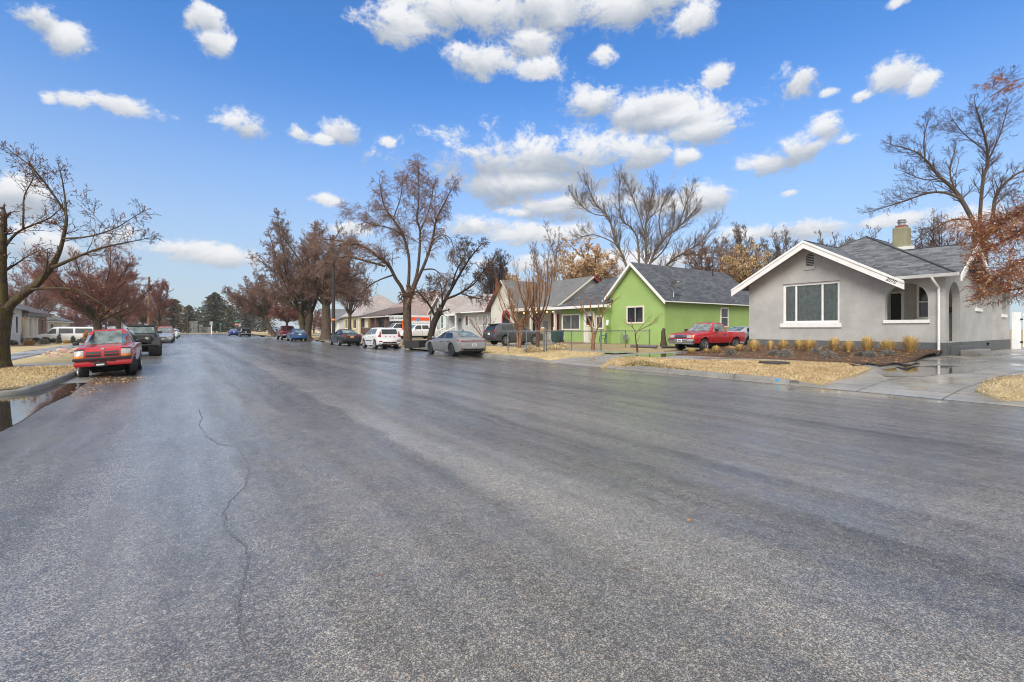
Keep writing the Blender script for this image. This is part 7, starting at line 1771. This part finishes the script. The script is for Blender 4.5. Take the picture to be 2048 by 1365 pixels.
q = thing('mailbox', 'white post box standing by the green house door', 'mailbox', (28.1, 29.5, .28)); M().cbox((0, 0, .75), (.3, .42, 1.4)).build('cabinet', 'cream_trim', q, bevel=.02); M().cbox((0, 0, 1.5), (.36, .5, .1)).build('cap', 'cream_trim', q, bevel=.02)
o = M().cbox((0, 0, 0), (.9, 3.2, .1)).build('timber', 'red_brick'); o.location = (27.3, 31.0, .31); tag(o, 'reddish timber edging lying before the porch window', 'timber')
o = M().cbox((0, 0, 0), (.06, 1.6, .55)).build('wood_board', 'bare_wood'); o.location = (28.6, 36.6, 1.25); tag(o, 'plain wooden board on the porch of the white house', 'board')
for y, lab in ((37.6, 'left white chair on the porch of the white house'), (35.7, 'right white chair on the porch beside the wooden board')):
    q = thing('porch_chair', lab, 'chair', (29.4, y, .5), LT, 'white porch chairs')
    M().cbox((0, 0, .42), (.5, .5, .05)).build('seat', 'white_trim', q); M().cbox((-.24, 0, .8), (.05, .5, .75)).build('backrest', 'white_trim', q)
    for sx in (.2, -.2):
        for sy in (.2, -.2): M().cbox((sx, sy, .2), (.06, .06, .42)).build('leg', 'white_trim', q)
# black planter wall between the hatchback and the leaning tree
a = Vector(gnd(808, 694, .18)); b_ = Vector(gnd(858, 690, .18))
q = thing('planter_wall', 'low black sheeted planter wall behind the white boxy hatchback', 'planter', tuple(a))
dv = (b_ - a); L = dv.length; dv.normalize(); nn = dv.cross(Vector((0, 0, 1)))
for f0, f1, hh in ((0, .6, .44), (.6, 1.0, .40)):
    A = dv * L * f0; Bq = dv * L * f1
    M().prism([A + Vector((0, 0, -.1)), Bq + Vector((0, 0, -.1)), Bq + Vector((0, 0, hh)), A + Vector((0, 0, hh + .02))], nn * (1.2 if f0 == 0 else 1.15)).build('panel', 'fabric_black', q, bevel=.04)
# meter cover on the verge, blue mark and number on the kerb
mc = gnd(1548, 727, .25); q = thing('utility_cover', 'round dark iron utility cover standing proud of the dry strip', 'manhole cover', mc)
lathe_on(q, 'ring', 'iron', [(.52, -.06), (.52, .04), (.47, .06), (.46, .05)], (0, 0, 0), 24); lathe_on(q, 'lid', 'iron', [(0, .055), (.455, .05), (.455, .0)], (0, 0, 0), 24)
kb = Vector((13.668, 6.75, .085)); o = M().cbox((0, 0, 0), (.008, .10, .07)).build('kerb_mark', 'blue_mark', None, bevel=.003); o.location = (13.664, 6.75, .09); tag(o, 'bright blue painted spot on the kerb face', 'paint mark')
o = text('kerb_number', '2070', .12, 'number_black', None, Vector((13.660, 6.3, .09)), basis((0, -1, 0), (0, 0, 1)), .003); tag(o, 'faded house number painted on the kerb face', 'house number')
# planting in the mulch bed
def bedpt(u, v):
    d = 15.0
    while d < 40:
        p = at(u, v, d)
        if p.z <= zbed(p.x) + .05 or p.x > 28.7: return p.x, p.y, p.z
        d += .05
    return p.x, p.y, p.z
def tuft(label, u, v, hp, wp):
    x, y, z = bedpt(u, v); d = x * SY + y * CY; px = d / 950; hh, ww = hp * px * 1.12, wp * px * 1.12
    Vs = []; Fs = []
    for _ in range(620):
        a = U(0, 6.283); r0 = U(0, .15) * ww; r1 = ww * .5 * U(.1, 1.1); h_ = hh * U(.45, 1.1) * (1 - .35 * (r1 / ww) ** 2); w2 = .006 + U(0, .004)
        b_ = a + U(-.4, .4); p0_ = Vector((math.cos(a) * r0, math.sin(a) * r0, 0)); p1_ = Vector((math.cos(b_) * (r0 + (r1 - r0) * .75), math.sin(b_) * (r0 + (r1 - r0) * .75), h_ * .66)); p2_ = Vector((math.cos(b_) * r1, math.sin(b_) * r1, h_ * U(.75, 1.0)))
        e = Vector((-math.sin(b_), math.cos(b_), 0)) * w2; o = len(Vs)
        Vs += [tuple(p0_ - e), tuple(p0_ + e), tuple(p1_ + e), tuple(p1_ - e), tuple(p2_ + e * .3), tuple(p2_ - e * .3)]; Fs += [(o, o + 1, o + 2, o + 3), (o + 3, o + 2, o + 4, o + 5)]
    ob = fastmesh('ornamental_grass', Vs, Fs, 'grass_tuft'); ob.location = (x, y, z - .03)
    return tag(ob, label, 'grass clump', 'golden grass clumps in the mulch bed')
for (u, v, hp, wp), lab in zip([(1383, 708, 11, 15), (1413, 706, 9, 11), (1433, 706, 14, 16), (1463, 703, 11, 20), (1480, 702, 13, 16), (1508, 703, 24, 24), (1541, 699, 18, 13), (1567, 700, 20, 20), (1597, 698, 19, 18), (1618, 702, 24, 30), (1669, 701, 26, 22), (1697, 704, 23, 22), (1735, 703, 31, 24), (1776, 706, 27, 32), (1820, 703, 32, 30)],
        ['small golden grass clump in front of the pickup bumper', 'tiny golden clump beside the front wheel of the pickup', 'golden clump just right of the pickup front wheel', 'low golden clump before the pickup bed', 'golden clump at the pickup rear wheel', 'round golden clump below the left corner of the grey house', 'narrowest golden clump against the dark foundation', 'golden clump below the left end of the picture window', 'left half of the merged golden pair under the picture window', 'wide right half of the merged golden pair under the window', 'golden clump just right of the window sill end', 'low golden clump between two taller ones', 'tall square golden clump left of the arch', 'wide golden clump beneath the arch sill', 'tallest golden clump nearest the downspout']): tuft(lab, u, v, hp, wp)
def bush(label, x, y, z, rx, rz_, mat, n=650, s=.05, name='shrub', grp=None, spiky=0):
    Vs = []; Fs = []
    lob = [(rvec(), U(.7, 1.15)) for _ in range(7)]
    for _ in range(n):
        d = rvec(); d.z = abs(d.z) if U(0, 1) < .85 else d.z * .3
        k = 1 + .0; k = .75 + .35 * max(max(0, d.dot(q)) ** 4 * w_ for q, w_ in lob)
        q = (U(.25, 1) ** .4) * k; c = Vector((d.x * rx * q, d.y * rx * q, max(.01, d.z * rz_ * q)))
        e1 = (d * 1.2 + rvec() * .7).normalized() * s * U(.6, 1.5); e2 = rvec() * s * .45; o = len(Vs)
        Vs += [tuple(c - e1), tuple(c + e2), tuple(c + e1), tuple(c - e2)]; Fs.append((o, o + 1, o + 2, o + 3))
    ob = fastmesh(name, Vs, Fs, mat); ob.location = (x, y, z)
    return tag(ob, label, 'shrub', grp)
for (u, v, ru, rv), lab in zip([(1461, 711, 13, 14), (1548, 712, 14, 13), (1570, 714, 16, 18), (1630, 706, 12, 14), (1658, 718, 19, 20), (1720, 711, 12, 10), (1742, 713, 14, 14), (1776, 711, 15, 12)],
        ['grey lavender mound at the left end of the bed', 'brownish lavender left of the greyer one', 'pale grey lavender below the window middle', 'thin lavender behind the largest mound', 'largest grey lavender mound near the pavement', 'tiny brown lavender tuft right of the large mound', 'brown grey lavender below the tall square clump', 'brownish lavender below the wide golden clump']):
    x, y, z = bedpt(u, v); px = (x * SY + y * CY) / 950; bush(lab, x, y, z, ru * px, rv * px, 'lavender', 700, .035, 'lavender_shrub', 'lavender shrubs in the mulch bed')
lf = M(); vs = []; nn_ = 16
for i in range(nn_ + 1):
    x, y, z = gnd(1700 + 140 * i / nn_, 728.5 + 2.5 * math.sin(i * 1.1) - .02 * i, .3)
    vs += [(x - .03 + U(-.03, .03), y, z - .06), (x + .02, y + U(-.03, .03), z + U(-.02, .045)), (x + .09 + U(-.05, .05), y, z + U(-.03, .01))]
lf.add(vs, [f_ for i in range(nn_) for f_ in ((3 * i, 3 * i + 1, 3 * i + 4, 3 * i + 3), (3 * i + 1, 3 * i + 2, 3 * i + 5, 3 * i + 4))])
tag(lf.build('landscape_fabric', 'fabric_black'), 'crumpled black landscape fabric at the front edge of the mulch bed', 'landscape fabric')
# dry weeds by the fence
for u, v, lab in ((1108, 699, 'dry straw weeds before the wheelie bins'), (1120, 697, 'dry brown weeds at the corner of the green porch'), (1063, 702, 'dry weeds under the chain link fence beside the dark stems')):
    x, y, z = gnd(u, v, .3); bush(lab, x, y, z, .7, .3, 'straw', 500, .07, 'dry_weeds')
x, y, z = gnd(982, 684, .3); bush('small green shrub between the silver sedan and the grey SUV', x, y, z, .5, .55, 'shrub_green', 600, .05)
# left bed: shrubs, pots and rocks
for u, v, d, ru, rv, mat, lab, nm_ in ((34, 686, 56, 10, 26, 'shrub_green', 'upright green conifer shrub beside the thick trunk', 'shrub'), (58, 690, 52, 9, 12, 'litter', 'orange brown shrub between green ones', 'shrub'), (75, 684, 56, 9, 10, 'shrub_green', 'small dark green shrub at the van bonnet', 'shrub'), (88, 689, 50, 9, 14, 'shrub_grey', 'round grey ball shrub before the van front wheel', 'shrub'), (105, 685, 55, 9, 8, 'shrub_green', 'low dark shrub under the van door', 'shrub'), (118, 687, 52, 4, 20, 'shrub_grey', 'thin spiky grey shrub before the van middle', 'shrub'), (133, 687, 51, 6, 8, 'grass_tuft', 'bright golden ball of grass before the van', 'shrub'), (146, 687, 52, 4.5, 20, 'shrub_grey', 'dark thin spiky shrub right of the golden ball', 'shrub'), (163, 686, 54, 10, 10, 'shrub_grey', 'low grey green shrub by the van rear wheel', 'shrub'), (20, 690, 52, 12, 10, 'shrub_green', 'dark low shrub touching the thick trunk', 'shrub'), (172, 676, 58, 5, 14, 'litter', 'rusty shrub at the rear of the white van', 'shrub')):
    p = at(u, v, d); bush(lab, p.x, p.y, p.z, ru * d / 950, rv * d / 950, mat, 700, .08, nm_, 'shrubs along the left house bed')
for i in range(4):
    p = at((46, 70, 112, 150)[i], 693, 50); o = M().cbox((0, 0, 0), (1.6, .5, .22)).build('edging_block', 'terracotta' if i < 2 else 'stone_grey', None, bevel=.05); o.location = p; tag(o, ['reddish block edging by the thick trunk', 'reddish block edging below the grey ball shrub', 'grey block edging below the spiky shrub', 'grey block edging right of the golden ball'][i], 'edging', 'blocks edging the left bed')
def rock(label, u, v, d, su, sv, mat, seed):
    rr_ = random.Random(seed); bm = bmesh.new(); bmesh.ops.create_icosphere(bm, subdivisions=3, radius=1)
    pl_ = [(Vector((rr_.uniform(-1, 1), rr_.uniform(-1, 1), rr_.uniform(-.3, 1))).normalized(), rr_.uniform(.6, .85)) for _ in range(9)]
    for vv in bm.verts:
        c = vv.co.copy()
        for n_, q in pl_:
            e = c.dot(n_)
            if e > q: c -= n_ * (e - q)
        vv.co = c
    px = d / 950
    for vv in bm.verts: vv.co = Vector((vv.co.x * su * px, vv.co.y * su * px * .8, vv.co.z * sv * px))
    me = bpy.data.meshes.new('boulder'); bm.to_mesh(me); bm.free(); me.shade_smooth(); me.set_sharp_from_angle(angle=R(25))
    o = link('boulder', me, mat); p = at(u, v, d); o.location = (p.x, p.y, p.z); o.rotation_euler = (0, 0, rr_.uniform(0, 6))
    return tag(o, label, 'boulder', 'boulders edging the left driveway')
for i, (u, v, d, su, sv, mt, lab) in enumerate([(82, 716, 25, 13, 6, 'rock_tan', 'leftmost low tan boulder beside the path'), (108, 717, 24.5, 16, 9, 'rock_pink', 'largest rounded pink boulder in front'), (92, 712, 26.5, 9, 6, 'rock_tan', 'pale boulder behind the two front ones'), (113, 707, 28, 10, 5, 'rock_tan', 'pale tan boulder in the middle of the heap'), (134, 703, 29, 15, 8, 'rock_pink', 'flat topped pink boulder at the back of the heap'), (125, 713, 26, 10, 6, 'rock_tan', 'creamy boulder right of the largest pink one'), (143, 714, 25.5, 11, 4, 'rock_tan', 'flat pale slab by the red bumper'), (148, 706, 28, 9, 5, 'rock_pink', 'pinkish boulder half hidden by the red bumper'), (120, 700, 30.5, 8, 4, 'rock_tan', 'small tan boulder near the wet path'), (100, 706, 28, 8, 5, 'rock_pink', 'small pink boulder behind the heap')]): rock(lab, u, v, d, su, sv, mt, 40 + i)
for u, d, lab in ((52, 62, 'dark planter of flowers on the brick porch'),):
    p = at(u, 680, d); q = thing('porch_planter', lab, 'planter', (p.x, p.y, p.z)); lathe_on(q, 'pot', 'bin_green', [(0, 0), (.6, 0), (.75, .9), (.68, .92), (0, .85)]); ob = bush('x', 0, 0, .85, .7, .5, 'shrub_green', 300, .1, 'plants'); ob.parent = q; del ob['label'], ob['category']

# ================================================================== HAZE
hm = bpy.data.materials.new('haze'); hm.use_nodes = True; ht = T(hm.node_tree); ht.n.clear()
hv = ht.node('ShaderNodeVolumePrincipled', None, {'Color': (.86, .9, .95, 1), 'Density': .00035, 'Anisotropy': .2})
ht.l.new(hv.outputs[0], ht.node('ShaderNodeOutputMaterial', None).inputs['Volume']); MATS['haze'] = hm
stuff(M().box(-140, 160, -60, 330, -1.5, 24).build('haze', 'haze'), 'thin grey winter haze filling the street', 'haze')
